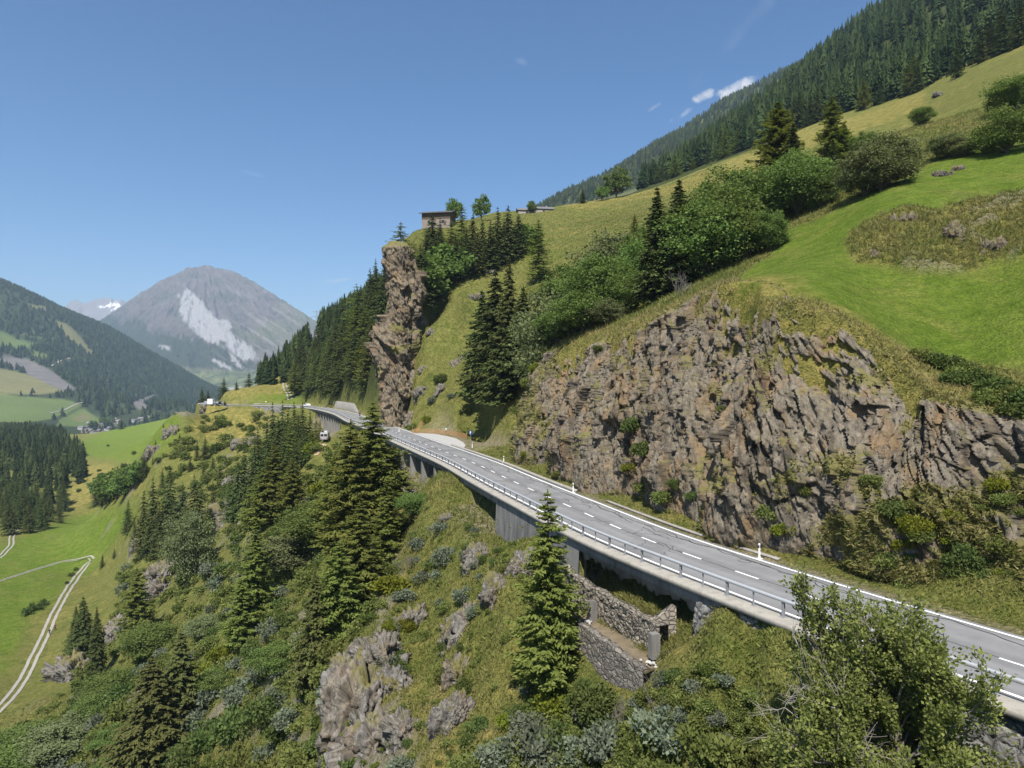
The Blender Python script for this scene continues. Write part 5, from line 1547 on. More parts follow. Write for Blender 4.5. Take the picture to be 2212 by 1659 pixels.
stand2(rowt, lambda i: 'larch' if i in (7, 15, 20) else ('broad' if i in (1, 14, 21, 24) else ('brown' if i in (8, 25) else 'spruce')), 'tree in the dark row on the ledge between barn and steep grass', 'conifers on the ledge below the barn', 1.3)
mid = [(590, 869, 205), (608, 866, 208), (635, 868, 206), (655, 868, 210), (621, 880, 200), (645, 890, 198), (668, 885, 212), (682, 892, 210), (600, 900, 195), (575, 905, 198), (628, 905, 190), (655, 915, 186), (560, 925, 192), (547, 941, 188), (690, 905, 205), (580, 940, 180), (612, 935, 180), (640, 940, 176), (530, 965, 186), (515, 990, 184), (500, 1010, 190), (545, 990, 176), (670, 930, 190)]
stand(mid, lambda i: 'larch' if i in (7, 10, 14, 22) else 'spruce', 'dark spruce in the dense clump below the far road bend', 'spruces below the far bend')
edge = [(312, 970, 300), (336, 955, 306), (353, 925, 316), (388, 942, 300), (294, 992, 295), (405, 955, 290), (425, 950, 285), (443, 942, 285), (460, 985, 262), (440, 1000, 255), (475, 1000, 245), (390, 1000, 270), (410, 985, 276), (350, 1010, 262), (395, 1040, 230), (460, 1040, 222), (480, 1055, 210), (450, 1085, 200), (500, 1060, 200), (345, 1090, 215), (320, 1120, 222), (290, 1120, 240), (275, 1080, 262), (330, 985, 290)]
stand(edge, lambda i: 'larch' if i % 6 == 5 else 'spruce', 'spruce scattered on the slope between the bright field and the far bend', 'scattered spruces on the valley slope')
hill = []
r3 = np.random.default_rng(77)
hp = [(632, 866), (638, 800), (668, 778), (692, 762), (700, 700), (760, 650), (835, 600), (842, 868)]
while len(hill) < 135:
    dx, dyb = r3.uniform(632, 842), r3.uniform(650, 868)
    h = T.hit(dx, dyb, 262)
    if h is None or not (262 < h[1] < 440) or not in_poly([dx], [dyb], hp)[0]: continue
    hill.append((dx, dyb - 1495 * r3.uniform(13, 21) / h[1], h[1]))
stand(hill, lambda i: 'larch' if i % 5 == 2 else 'spruce', 'spruce in the forest on the hill left of the rock buttress', 'forest spruces left of the buttress', 1.15)
toe = [(210, 1035, 1092), (228, 1022, 1085), (245, 1010, 1078), (262, 1000, 1070), (280, 1004, 1062), (296, 995, 1050), (220, 1045, 1098), (252, 1030, 1082), (270, 1022, 1074), (312, 985, 1035), (236, 1040, 1090), (288, 1015, 1062)]
for i, (dx, dyt, dyb) in enumerate(toe):
    h = T.hit(dx, dyb, 200)
    if h: tree('broad' if i % 3 else 'spruce', dx, dyt, h[1], 'dark tree in the small wood between the bright field and the slope', 'small wood by the bright field', 1.4, True)
low = [(905, 830, 200), (790, 880, 268), (805, 868, 262), (770, 890, 280), (815, 850, 255), (785, 850, 290)]
stand(low, lambda i: 'larch' if i == 0 else 'spruce', 'low conifer at the roadside foot of the rock buttress', 'low conifers by the buttress foot', 1.5)

# --- distant forest as one mass
def far_conifer_template(tiers, spikes, seed):
    r = np.random.default_rng(seed); V = []
    for k in range(tiers):
        f = k / tiers
        z0, z1 = .06 + .86 * f, min(1.0, .06 + .86 * f + 1.9 / tiers)
        R_ = .19 * (1 - f) ** .85
        a0 = r.random() * 6
        for j in range(spikes):
            a = a0 + 6.283 * j / spikes; b = a + 6.283 / spikes * r.uniform(.55, 1.1)
            r1, r2_ = R_ * r.uniform(.6, 1.3), R_ * r.uniform(.5, 1.1)
            V += [(0, 0, z1), (r1 * math.cos(a), r1 * math.sin(a), z0 + r.normal(0, .015)), (r2_ * math.cos(b), r2_ * math.sin(b), z0 + .02 + r.normal(0, .015))]
    return np.array(V)
def mass(name, label, pts, hs, tiers, spikes, seed, mat=None, wid=1.0):
    r = np.random.default_rng(seed)
    tp = [far_conifer_template(tiers, spikes, seed + i) for i in range(4)]
    V, tt = [], []
    pts = np.array(pts)
    grp = r.integers(0, 4, len(pts)); ang = r.uniform(0, 6.28, len(pts)); base = np.clip(.42 + .34 * r.normal(0, 1, len(pts)) , 0, 1)
    for g in range(4):
        m = grp == g
        if not m.any(): continue
        t_ = tp[g]; ca, sa = np.cos(ang[m])[:, None], np.sin(ang[m])[:, None]; h = hs[m][:, None]
        wv = (wid * r.uniform(.65, 1.45, m.sum()))[:, None]
        x = (t_[None, :, 0] * ca - t_[None, :, 1] * sa) * h * wv + pts[m, 0][:, None]
        y = (t_[None, :, 0] * sa + t_[None, :, 1] * ca) * h * wv + pts[m, 1][:, None]
        z = t_[None, :, 2] * h + pts[m, 2][:, None] - .4
        V.append(np.stack([x, y, z], -1).reshape(-1, 3))
        tt.append((base[m][:, None] + (t_[None, :, 2] - .5) * .25 + r.normal(0, .10, x.shape)).ravel())
    V = np.vstack(V)
    o = link(name, np_mesh(name, V, np.arange(len(V)).reshape(-1, 3), False, {'tint': np.clip(np.concatenate(tt), 0, 1)}), mat or M_FOREST)
    return tag(o, label, 'forest', None, 'stuff')
def scatter(sheet, n, test, seed, dens=None):
    r = np.random.default_rng(seed)
    Yg, Xg = sheet.Y, sheet.X
    area = np.gradient(Xg, axis=1) * np.gradient(Yg, axis=0)
    ok = test(sheet.DX, HY - (sheet.Z - CAMH) / sheet.Y * FD, Yg, Xg)
    w = (area * ok).ravel()
    if dens is not None: w = w * dens.ravel()
    cdf = np.cumsum(w); k = np.searchsorted(cdf, r.random(n) * cdf[-1])
    i, j = np.unravel_index(k, Yg.shape)
    ly = np.log(sheet.ys[i]) + r.uniform(-.5, .5, n) * (sheet.lny[1] - sheet.lny[0] if len(sheet.lny) > 1 else 0)
    y = np.exp(ly); x = (sheet.dxs[j] + r.uniform(-.5, .5, n) * (sheet.dxs[1] - sheet.dxs[0]) - CX) / FD * y
    return np.stack([x, y, sheet.z(x, y)], 1), r
# right-hand forest behind the meadow crest
NEARF = lambda dx, dy, Y, X: (dx > 1385) & (Y > np.interp(dx, [1385, 1640, 1790, 1990, 2212, 2600], [470, 360, 338, 298, 256, 225])) & (Y < 760)
gapn = np.clip(.25 + 1.4 * smooth(-.45, .1, fbm(np.stack([T.X, T.Y, 0 * T.X], -1).reshape(-1, 3) / 40., 3, 97).reshape(T.X.shape)), 0, 1)
pts, r = scatter(T, 5200, NEARF, 301, gapn)
hs = r.uniform(8, 22, len(pts))
d2 = np.interp((pts[:, 0] / pts[:, 1]) * FD + CX, [1385, 1640, 1790, 1990, 2212, 2600], [470, 360, 338, 298, 256, 225])
order = np.argsort(pts[:, 1] - d2)
fr = order[:62]; rest = order[62:]
for k in fr:
    plant_tree('spruce_far' if k % 4 else 'larch_far', 'spruce_tree' if k % 4 else 'larch_tree', pts[k, 0], pts[k, 1], pts[k, 2] - .3, hs[k] * .95, M_SPRUCE if k % 4 else M_LARCH,
               'conifer standing along the lower edge of the dark forest above the meadow', 'tree', 'conifers along the forest edge', random.uniform(.9, 1.2))
mass('right_forest', 'dark conifer forest climbing the steep slope above the meadow', pts[rest], hs[rest], 11, 8, 5)
pts, r = scatter(RM, 7000, lambda dx, dy, Y, X: (Y > 1250) & (Y < 2150), 302, 1 - gr_ * .85)
mass('far_ridge_forest', 'distant conifer forest on the ridge behind', pts, r.uniform(15, 24, len(pts)), 4, 5, 6, wid=1.2)
# behind the far bend, left
HILLF = lambda dx, dy, Y, X: in_poly(dx, dy, [(555, 830), (560, 800), (620, 768), (672, 716), (668, 770), (650, 800), (660, 815), (600, 832)]) & (Y > 380)
pts, r = scatter(T, 340, HILLF, 303)
mass('hill_forest', 'conifer wood on the hillside behind the ochre field', pts, r.uniform(11, 18, len(pts)), 11, 8, 7, wid=1.15)
HILL2 = lambda dx, dy, Y, X: (dx > 690) & (dx < 850) & (Y > 395) & (Y < 640) & (dy < 760)
pts, r = scatter(T, 520, HILL2, 304)
mass('upper_hill_forest', 'conifer wood on the skyline left of the rock buttress', pts, r.uniform(12, 19, len(pts)), 11, 8, 8)
# block of forest on the valley terrace
VF = lambda dx, dy, Y, X: in_poly(dx, dy, [(-400, 925), (120, 925), (188, 990), (186, 1030), (150, 1085), (140, 1130), (110, 1140), (20, 1165), (-400, 1190)]) & (Y > 330) & (Y < 1150)
pts, r = scatter(T, 2300, VF, 305)
hs = r.uniform(11, 19, len(pts)); order = np.argsort(pts[:, 1]); vis = [k for k in order if pts[k, 0] / pts[k, 1] * FD + CX > -20][:42]; vs2 = set(vis); rest = np.array([k for k in order if k not in vs2])
for k in vis:
    plant_tree('spruce_far', 'spruce_tree', pts[k, 0], pts[k, 1], pts[k, 2] - .3, hs[k], M_SPRUCE, 'dark spruce in the front rows of the forest block at the left edge', 'tree', 'spruces in the forest block at left', random.uniform(.95, 1.25))
mass('valley_forest', 'block of dark spruce forest on the valley terrace at left', pts[rest], hs[rest], 11, 8, 9, wid=1.15)
# opposite mountain
opn = smooth(.2, .45, nl)
pts, r = scatter(LM, 17000, lambda dx, dy, Y, X: (Y > 1650) & (Y < 4200), 306, np.clip(1 - lf - ld - ls_ - opn * .6, 0, 1) * np.clip(1 - vall * .75, 0, 1))
mass('mountain_forest', 'conifer forest covering the opposite mountain', pts, r.uniform(16, 26, len(pts)), 3, 5, 10, wid=1.5)

# ------------------------------------------------------------------ shrubs
SHN = [0]
def shrub(x, y, z, size, mat, label, group=None, kind='shrub', hz=1.0, name='shrub'):
    pr = protos(kind); m = pr[SHN[0] % len(pr)]; SHN[0] += 1
    o = bpy.data.objects.new(name, m); COL.objects.link(o)
    o.location = (x, y, z - .06 * size); o.scale = (size, size, size * hz); o.rotation_euler = (random.uniform(-.15, .15), random.uniform(-.15, .15), random.uniform(0, 6.28))
    set_obj_mat(o, mat)
    return tag(o, label, 'shrub', group)
SLOPE = [(480, 905), (590, 912), (700, 960), (800, 1010), (900, 1010), (930, 1000), (1010, 1090), (1110, 1180), (1190, 1290), (1230, 1420), (1310, 1500), (1400, 1480), (1560, 1440), (1640, 1520), (1720, 1659), (0, 1659), (40, 1560), (150, 1500), (230, 1330), (260, 1240), (330, 1180), (390, 1090), (420, 1010)]
SILV = [[(890, 1130), (1060, 1130), (1040, 1300), (900, 1320)], [(1080, 1480), (1330, 1480), (1560, 1600), (1500, 1659), (1090, 1659)], [(430, 1180), (560, 1180), (540, 1320), (400, 1400)], [(470, 1430), (640, 1400), (640, 1659), (500, 1659)], [(820, 1340), (920, 1340), (900, 1560), (830, 1560)]]
SPUR = [(870, 1010), (960, 1010), (1100, 1150), (1210, 1300), (1180, 1480), (1050, 1659), (740, 1659), (740, 1420), (820, 1330), (880, 1200)]
r4 = np.random.default_rng(404)
placed = []
tries = 0
NSH = 296
KINDS = [('olive green shrub in the dense scrub on the slope below the road', M_SHR, 'green shrubs on the slope'),
         ('dark green shrub in the dense scrub on the slope below the road', M_SHR_D, 'dark shrubs on the slope'),
         ('silvery grey-green shrub on the slope below the road', M_SHR_B, 'silvery shrubs on the slope'),
         ('bright yellow-green shrub on the slope below the road', M_SHR_Y, 'yellow-green shrubs on the slope')]
while len(placed) < NSH and tries < 30000:
    tries += 1
    dx, dy = r4.uniform(0, 1720), r4.uniform(905, 1690)
    if not in_poly([dx], [min(dy, 1658)], SLOPE)[0]: continue
    spur = in_poly([dx], [dy], SPUR)[0]
    sil = any(in_poly([dx], [dy], q)[0] for q in SILV)
    if spur and not sil and r4.random() < .82: continue
    if dy < 1010 and dx < 560 and r4.random() < .6: continue
    h = T.hit(dx, dy)
    if h is None or h[1] > 330: continue
    if 1180 < dx < 1420 and 1270 < dy < 1490: continue
    so_, uo_ = road_frame([h[0]], [h[1]])
    if uo_[0] > -6.6: continue
    Y = h[1]
    szm = r4.uniform(1.0, 2.3) if Y < 60 else r4.uniform(1.7, 3.6)
    if dx < 420 and dy > 1480: szm *= 1.25
    if spur: szm *= .5
    if uo_[0] > -9.5: szm = min(szm, .8)
    px_ = szm / Y * FD
    if any((dx - a) ** 2 + (dy - b) ** 2 < (.36 * (px_ + c_)) ** 2 for a, b, c_ in placed): continue
    placed.append((dx, dy, px_))
    rr = r4.random()
    k = 2 if (sil and rr < .75) or rr < .20 else (3 if rr > .95 else (1 if rr > .62 else 0))
    lab, m, g = KINDS[k]
    shrub(h[0], h[1], h[2], szm, m, lab, g, 'shrub' if Y < 130 else 'shrub_far', r4.uniform(.8, 1.3))
# the rest of the scrub as one mass
uv, ut = [], []
n_u = 0
pm = protos('shrub_far')
pd = []
for m in pm:
    v = np.zeros(len(m.vertices) * 3, np.float32); m.vertices.foreach_get('co', v)
    tt_ = np.zeros(len(m.vertices), np.float32); m.attributes['tint'].data.foreach_get('value', tt_)
    pd.append((v.reshape(-1, 3), tt_))
SLOPE2 = [(430, 905), (600, 905), (860, 1010), (930, 1000), (1010, 1090), (1110, 1180), (1190, 1290), (1230, 1420), (1310, 1500), (1400, 1480), (1560, 1440), (1640, 1520), (1720, 1659), (0, 1659), (40, 1560), (200, 1440), (250, 1330), (260, 1240), (330, 1180), (320, 1050), (390, 930)]
tries = 0
while n_u < 1300 and tries < 20000:
    tries += 1
    dx, dy = r4.uniform(0, 1720), r4.uniform(905, 1750)
    if not in_poly([dx], [min(dy, 1658)], SLOPE2)[0]: continue
    spur = in_poly([dx], [min(dy, 1658)], SPUR)[0]
    if spur and r4.random() < .7: continue
    h = T.hit(dx, dy)
    if h is None or h[1] > 330 or (1180 < dx < 1420 and 1270 < dy < 1490): continue
    so_, uo_ = road_frame([h[0]], [h[1]])
    if uo_[0] > -7.0: continue
    sz = r4.uniform(.5, 1.2) * (.6 + h[1] / 95) * (.55 if spur else 1)
    if uo_[0] > -10: sz = min(sz, .6)
    v, tt_ = pd[n_u % 4]
    a_ = r4.uniform(0, 6.28); q_ = v.copy()
    q_[:, 0], q_[:, 1] = v[:, 0] * math.cos(a_) - v[:, 1] * math.sin(a_), v[:, 0] * math.sin(a_) + v[:, 1] * math.cos(a_)
    uv.append(q_ * [sz, sz, sz * .9] + np.array(h)); ut.append(np.clip(tt_ + r4.normal(0, .25), 0, 1)); n_u += 1
uv = np.vstack(uv)
tag(link('undergrowth', np_mesh('undergrowth', uv, np.arange(len(uv)).reshape(-1, 4), False, {'tint': np.concatenate(ut)}), M_SHR), 'low tangled scrub between the shrubs on the slope', 'scrub', None, 'stuff')
# shrubs on the terrace pasture
for dx, dy, sz in ((232, 965, 5), (290, 982, 5.5), (313, 998, 5), (269, 1010, 6), (243, 1032, 4), (225, 1045, 4.5), (277, 1015, 3), (215, 1020, 4), (345, 1000, 4), (180, 1045, 4), (170, 1065, 4.5), (75, 1320, 5.0), (55, 1330, 4.5), (95, 1310, 4.0), (155, 1245, 3.0), (165, 1232, 2.5), (143, 1262, 2), (250, 1072, 3), (235, 1075, 2.5), (215, 1085, 3.5), (235, 1090, 4), (260, 1068, 4)):
    h = T.hit(dx, dy)
    if h: shrub(h[0], h[1], h[2], sz * .55, M_SHR_D, 'dark rounded bush standing in the pasture on the valley terrace', 'bushes in the terrace pasture', 'shrub_far', 1.3)
# bushes on the cliff and its lip
CLP = CL_V.reshape(-1, 3)
CPX = CX + CLP[:, 0] / CLP[:, 1] * FD; CPY = HY - (CLP[:, 2] - CAMH) / CLP[:, 1] * FD
def cliff_at(dx, dy):
    d = (CPX - dx) ** 2 + (CPY - dy) ** 2
    k = np.where(d < d.min() + 30)[0]; k = k[np.argmin(CLP[k, 1])]
    return CLP[k]
for dx, dy, sz, m, lab in (
 (1370, 925, 1.7, M_SHR_D, 'dark green bush rooted in the middle of the cliff face'),
 (1385, 975, 1.5, M_SHR_D, 'dark bush below the first one in the cliff face'),
 (1352, 1010, 1.1, M_SHR_Y, 'yellow-flowering shrub on the cliff face'),
 (1385, 1050, 1.3, M_SHR, 'olive shrub at the foot of the cliff under the yellow-flowering one'),
 (1430, 1080, 1.4, M_SHR, 'broad green shrub at the cliff foot by the road'),
 (1455, 1050, .9, M_SHR_D, 'dark leafy shrub upright at the cliff foot'),
 (1498, 1070, .8, M_SHR_D, 'small dark shrub on the rock right of the broad green one'),
 (1660, 1110, 1.3, M_SHR, 'drooping shrub on the lower cliff left of the nearest marker post'),
 (1690, 1150, 1.0, M_SHR_Y, 'yellow-green tuft bush at the cliff foot near the nearest marker post'),
 (1880, 1040, 1.0, M_SHR, 'green shrub on the grassy right part of the cliff'),
 (1930, 1110, 1.3, M_SHR_D, 'dark leafy shrub in the middle of the grassy right part of the cliff'),
 (1985, 1150, 1.1, M_SHR, 'olive shrub right of the dark leafy shrub on the cliff'),
 (2050, 1120, .9, M_SHR_Y, 'bright shrub on the right part of the cliff'),
 (2110, 1240, .8, M_SHR_Y, 'yellow-flowered plant low on the cliff at right'),
 (2060, 1230, .9, M_SHR, 'green plant low on the cliff at right'),
 (1740, 1060, .8, M_SHR, 'small shrub on a rock step in the brown cliff'),
 (1120, 820, 1.7, M_SHR, 'grassy green shrub on the left shoulder of the cliff'),
 (1150, 790, 1.5, M_SHR_Y, 'bright green shrub on the lip of the cliff below the spruces'),
 (1085, 880, 1.4, M_SHR, 'green shrub on the far left corner of the cliff'),
 (1290, 750, .9, M_SHR_D, 'dark shrub under the overhanging leafy tree on the cliff'),
 (1130, 985, .8, M_SHR_Y, 'bright plant at the foot of the far cliff by the kerb'),
 (1200, 1025, .8, M_SHR, 'low plant at the cliff foot behind the kerb'),
 (1560, 880, .6, M_SHR, 'tiny shrub on the rock ledge in the middle of the brown cliff')):
    p = cliff_at(dx, dy)
    shrub(p[0], p[1], p[2] - sz * .2, sz, m, lab, None, 'shrub', 1.15)
r8 = np.random.default_rng(88); n8_ = 0
while n8_ < 30:
    dx, dy = r8.uniform(1830, 2205), r8.uniform(940, 1330)
    if dy < 1180 - .35 * (dx - 1830) * (dx < 2050) - 75 * (dx >= 2050) - 80 * r8.random(): continue
    p = cliff_at(dx, dy)
    if p[1] > 60 or abs(CX + p[0] / p[1] * FD - dx) > 20: continue
    sz = r8.uniform(.5, 1.25)
    shrub(p[0], p[1], p[2] - sz * .25, sz, [M_SHR, M_SHR_D, M_SHR_Y, M_SHR][n8_ % 4], ['olive plant spilling over the overgrown right end of the cliff', 'dark leafy plant spilling over the overgrown right end of the cliff', 'yellow-green plant spilling over the overgrown right end of the cliff', 'olive plant spilling over the overgrown right end of the cliff'][n8_ % 4], ['olive plants on the overgrown cliff end', 'dark plants on the overgrown cliff end', 'yellow-green plants on the overgrown cliff end', 'olive plants on the overgrown cliff end'][n8_ % 4], 'shrub', 1.1)
    n8_ += 1
for i, (dx, dy, sz) in enumerate(((1985, 775, 1.2), (2015, 790, 1.4), (2045, 800, 1.5), (2080, 815, 1.6), (2115, 830, 1.6), (2150, 850, 1.7), (2185, 865, 1.6), (2215, 880, 1.7), (2060, 830, 1.2), (2130, 870, 1.3), (2190, 900, 1.3), (2240, 910, 1.6))):
    h = T.hit(dx, dy) or T.hit(dx, dy - 20)
    p = h if h else cliff_at(dx, dy)
    shrub(p[0], p[1], p[2], sz, M_SHR_D if i % 3 else M_SHR, 'dark green bush in the hedge along the meadow edge above the cliff', 'bushes along the cliff lip', 'shrub', 1.0)
for dx, dy, sz, m, lab in ((955, 830, 2.6, M_SHR_D, 'dark shrub beside the tilted brown slabs on the steep grass'), (858, 575, 1.6, M_SHR, 'small bush clinging high on the rock buttress'), (880, 640, 1.8, M_SHR, 'bush on the right ledge of the rock buttress'), (850, 745, 2.0, M_SHR_D, 'dark bush in the middle of the rock buttress'), (842, 512, 3.0, M_LEAF, 'round bush on the top left edge of the rock buttress'), (975, 865, 1.6, M_SHR_B, 'grey shrub on the steep grass above the netting fence'), (935, 880, 1.8, M_SHR_B, 'grey shrub right of the white-streaked rock foot'), (920, 918, 2.0, M_SHR_Y, 'yellow-green bush by the left end of the netting fence'), (890, 928, 2.0, M_SHR, 'green bush at the roadside under the buttress'), (1010, 905, 1.3, M_SHR, 'small bush on the grass behind the netting fence')):
    h = T.hit(dx, dy)
    if h: shrub(h[0], h[1], h[2], sz, m, lab, None, 'shrub', 1.2)

# ------------------------------------------------------------------ leafy tree in the right foreground, and bare branches
def branchy(seed, stems, depth, L0, spread, up, tip_len, leaf_n, lf, bare=()):
    r = np.random.default_rng(seed)
    segs, leaves, dead = [], [], []
    def grow(p, d, L, rad, lev, isbare):
        n = 3
        for i in range(n):
            d = d + r.normal(0, .13, 3) + np.array([0, 0, up * .06]); d /= np.linalg.norm(d)
            q = p + d * L / n
            (dead if isbare else segs).append((p, q, rad * (1 - .25 * i / n), rad * (1 - .25 * (i + 1) / n)))
            p = q
            if lev <= 1 and not isbare:
                for _ in range(leaf_n): leaves.append((p + r.normal(0, .10, 3), d))
            if lev > 0 and (i > 0 or lev < depth):
                for _ in range(1 if r.random() < .55 else 2):
                    a = unit((d + r.normal(0, spread, 3) + np.array([0, 0, .12]))[None])[0]
                    grow(p, a, L * r.uniform(.50, .78), rad * .55, lev - 1, isbare)
    for k in range(stems):
        a = 6.283 * k / stems + r.uniform(-.3, .3)
        d = np.array([math.cos(a) * .45, math.sin(a) * .45, 1.0]); d /= np.linalg.norm(d)
        grow(np.array([math.cos(a) * .2, math.sin(a) * .2, -.4]), d, L0 * r.uniform(.8, 1.15), .10, depth, False)
    for d in bare:
        grow(np.array([0, 0, 3.2]), np.array(d) / np.linalg.norm(d), L0 * .8, .055, 3, True)
    return segs, leaves, dead
x0, y0 = (1890 - CX) / FD * 26.0, 26.0
z0 = float(T.z(x0, y0)[0])
segs, leaves, dead = branchy(12, 9, 4, 3.1, .65, 1.0, 1, 9, .1, [(-1, -.2, .1), (-1, .1, -.15)])
hgt = CAMH - (1290 - HY) / FD * 26.0 - z0
allp = np.array([s_[1] for s_ in segs]); kz = hgt / np.percentile(allp[:, 2], 99.7)
kx = 3.7 / np.percentile(np.hypot(allp[:, 0], allp[:, 1]), 96)
SCL = np.array([kx, kx, kz])
wt = empty('willow_tree', (x0, y0, z0))
tv, tf = tube_np([(a * SCL, b * SCL, ra, rb) for a, b, ra, rb in segs], 5)
link('trunk', np_mesh('trunk', tv, tf, True), M_BARK_G, wt)
tv, tf = tube_np([(a * SCL * [1, 1, .8], b * SCL * [1, 1, .8], ra * .8, rb * .8) for a, b, ra, rb in dead], 5)
o = link('dead_branches', np_mesh('dead_branches', tv, tf, True), plain('dead_wood', (.27, .245, .21), .9, .25, 5), wt); o['label'] = 'bare grey dead branches'
lp = np.array([l_[0] for l_ in leaves]) * SCL; ld_ = np.array([l_[1] for l_ in leaves])
r5 = np.random.default_rng(9)
keep = r5.random(len(lp)) < min(1, 85000 / len(lp))
lp, ld_ = lp[keep], ld_[keep]
ln = r5.uniform(.09, .19, len(lp))
v, f = kites(lp, unit(ld_ + r5.normal(0, .7, lp.shape)), unit(r5.normal(0, 1, lp.shape) + [0, 0, .6]), ln, ln * .33)
link('crown', np_mesh('crown', v, f, False, {'tint': np.repeat(np.clip(.5 + .3 * r5.normal(0, 1, len(lp)) + .12 * np.sin(lp[:, 0] * 2 + lp[:, 2] * 3), 0, 1), 4)}), M_WILLOW, wt)
tag(wt, 'loose leafy willow in the right foreground with bare branches, covering the guard rail', 'tree')
def bare_bush(dx, dy, h, seed, label):
    g_ = T.hit(dx, dy)
    if not g_: return
    segs, _, _ = branchy(seed, 4, 3, 1.0, .6, 1, 1, 0, .1)
    a_ = np.array([s_[1] for s_ in segs]); k = h / a_[:, 2].max()
    tv, tf = tube_np([(a * k, b * k, ra * k * .35, rb * k * .35) for a, b, ra, rb in segs], 4)
    o = link('bare_bush', np_mesh('bare_bush', tv, tf, True), M_BARK_G); o.location = g_
    tag(o, label, 'shrub')
bare_bush(1472, 640, 3.4, 21, 'leafless twiggy bush on the cliff top before the leafy trees')
bare_bush(1345, 1560, 1.6, 22, 'leafless twiggy bush under the ruin wall')
bare_bush(880, 1235, 2.2, 23, 'bare fallen-looking branches among shrubs left of the grassy spur')
bare_bush(1420, 1520, 1.4, 24, 'grey dry bush on the grass spur below the ruin')

# ------------------------------------------------------------------ grass
t = NT('grass_blades')
f = t.attr('tint'); g2 = t.attr('dryness')
c = t.mix(g2, t.mix(f, (.085, .115, .024), (.225, .245, .065)), t.mix(f, (.190, .160, .060), (.430, .360, .165)))
d = t.n('BsdfDiffuse'); tr = t.n('BsdfTranslucent'); mx = t.n('MixShader'); mx.inputs[0].default_value = .38
t.l(c, d.inputs[0]); t.l(c, tr.inputs[0]); t.l(d.outputs[0], mx.inputs[1]); t.l(tr.outputs[0], mx.inputs[2]); t.l(mx.outputs[0], t.out.inputs[0])
def blades(pos, up, L, dryv, seed, nb_=5, spread=.55, w=.05):
    r = np.random.default_rng(seed)
    n = len(pos)
    b = np.repeat(pos, nb_, 0); L = np.repeat(L, nb_) * r.uniform(.6, 1.3, n * nb_)
    d = unit(np.repeat(up, nb_, 0) + r.normal(0, spread, (n * nb_, 3)))
    b = b + r.normal(0, .10, (n * nb_, 3)) * [1, 1, .2]
    sd_ = unit(np.cross(d, r.normal(0, 1, d.shape)))
    wv = (w * r.uniform(.6, 1.4, n * nb_))[:, None]
    tip = b + d * L[:, None] + np.array([0, 0, -.18]) * (L ** 1)[:, None]
    V = np.stack([b - sd_ * wv, b + sd_ * wv, tip], 1).reshape(-1, 3)
    tint = np.repeat(np.clip(.45 + .25 * r.normal(0, 1, n * nb_), 0, 1), 3); tint[2::3] += .15
    return V, tint, np.repeat(np.repeat(dryv, nb_), 3)
def samp(A, x, y):
    i = np.clip(np.interp(np.log(y), T.lny, np.arange(len(T.ys))).astype(int), 0, len(T.ys) - 1); j = np.clip(np.interp(x / y * FD + CX, T.dxs, np.arange(len(T.dxs))).astype(int), 0, len(T.dxs) - 1)
    return A[i, j]
r6 = np.random.default_rng(66)
N = 150000
dxr = r6.uniform(-60, 2300, N); yr = np.exp(r6.uniform(math.log(20), math.log(150), N)); xr = (dxr - CX) / FD * yr
zr = T.z(xr, yr); pyr_ = HY - (zr - CAMH) / yr * FD
ok = (pyr_ < 1760) & (samp(bed, xr, yr) < .3) & (samp(rockm, xr, yr) < .45) & (r6.random(N) < np.where(samp(lush, xr, yr) > .30, .0, 1.0))
uo_s = samp(UO, xr, yr)
ok |= (pyr_ < 1760) & (uo_s > 4.9) & (uo_s < 9) & (yr < 120)
ok &= ~((uo_s < -5.4) & (uo_s > -11) & (yr > 39) & (yr < 50) & (xr > 3))
xr, yr, zr = xr[ok], yr[ok], zr[ok]
big_ = np.clip(yr / 55, .55, 1.7)
lsh = samp(lush, xr, yr)
Lr = r6.uniform(.22, .55, len(xr)) * big_ * (1 - .55 * lsh) * np.where((samp(UO, xr, yr) > 3) & (samp(UO, xr, yr) < 7), .5, 1)
dr = np.clip(samp(dry, xr, yr) * .75 + fbm(np.stack([xr, yr, zr], 1) / 3.0, 3, 99) * .7 + .18 - .45 * lsh, 0, 1)
up = np.tile([0., -.12, 1.], (len(xr), 1))
V1, t1, d1 = blades(np.stack([xr, yr, zr - .03], 1), up, Lr, dr, 1)
CGm = np.where((CL_G.ravel() > .45) & (CLP[:, 1] < 118))[0]
N2 = 60000
dx3 = r6.uniform(820, 1560, N2); y3 = np.exp(r6.uniform(math.log(140), math.log(330), N2)); x3 = (dx3 - CX) / FD * y3
ok3 = (samp(bed, x3, y3) < .2) & (samp(UO, x3, y3) > 6)
x3, y3 = x3[ok3], y3[ok3]; z3 = T.z(x3, y3)
V3, t3, d3 = blades(np.stack([x3, y3, z3 - .05], 1), np.tile([0., -.25, .9], (len(x3), 1)), r6.uniform(.25, .55, len(x3)), np.clip(.30 + fbm(np.stack([x3, y3, z3], 1) / 9.0, 4, 98) * .9, 0, 1), 3, 3, .6, .085)
dxb = r6.uniform(1815, 2260, 9000); yb = np.exp(r6.uniform(math.log(50), math.log(90), 9000)); xb = (dxb - CX) / FD * yb
okb = samp(bank, xb, yb) > .5
xb, yb = xb[okb], yb[okb]; zb2 = T.z(xb, yb)
V4, t4, d4 = blades(np.stack([xb, yb, zb2 - .05], 1), np.tile([-.3, -.3, .8], (len(xb), 1)), r6.uniform(.3, .75, len(xb)), np.clip(.28 + .3 * r6.normal(0, 1, len(xb)), 0, 1), 4, 6, .6, .045)
xg_ = r6.uniform(3, 12, 9000); yg_ = r6.uniform(39, 54, 9000)
og = (samp(UO, xg_, yg_) > -7.4) & (samp(UO, xg_, yg_) < -3.2) & (samp(ingap, xg_, yg_) > .3)
xg_, yg_ = xg_[og], yg_[og]
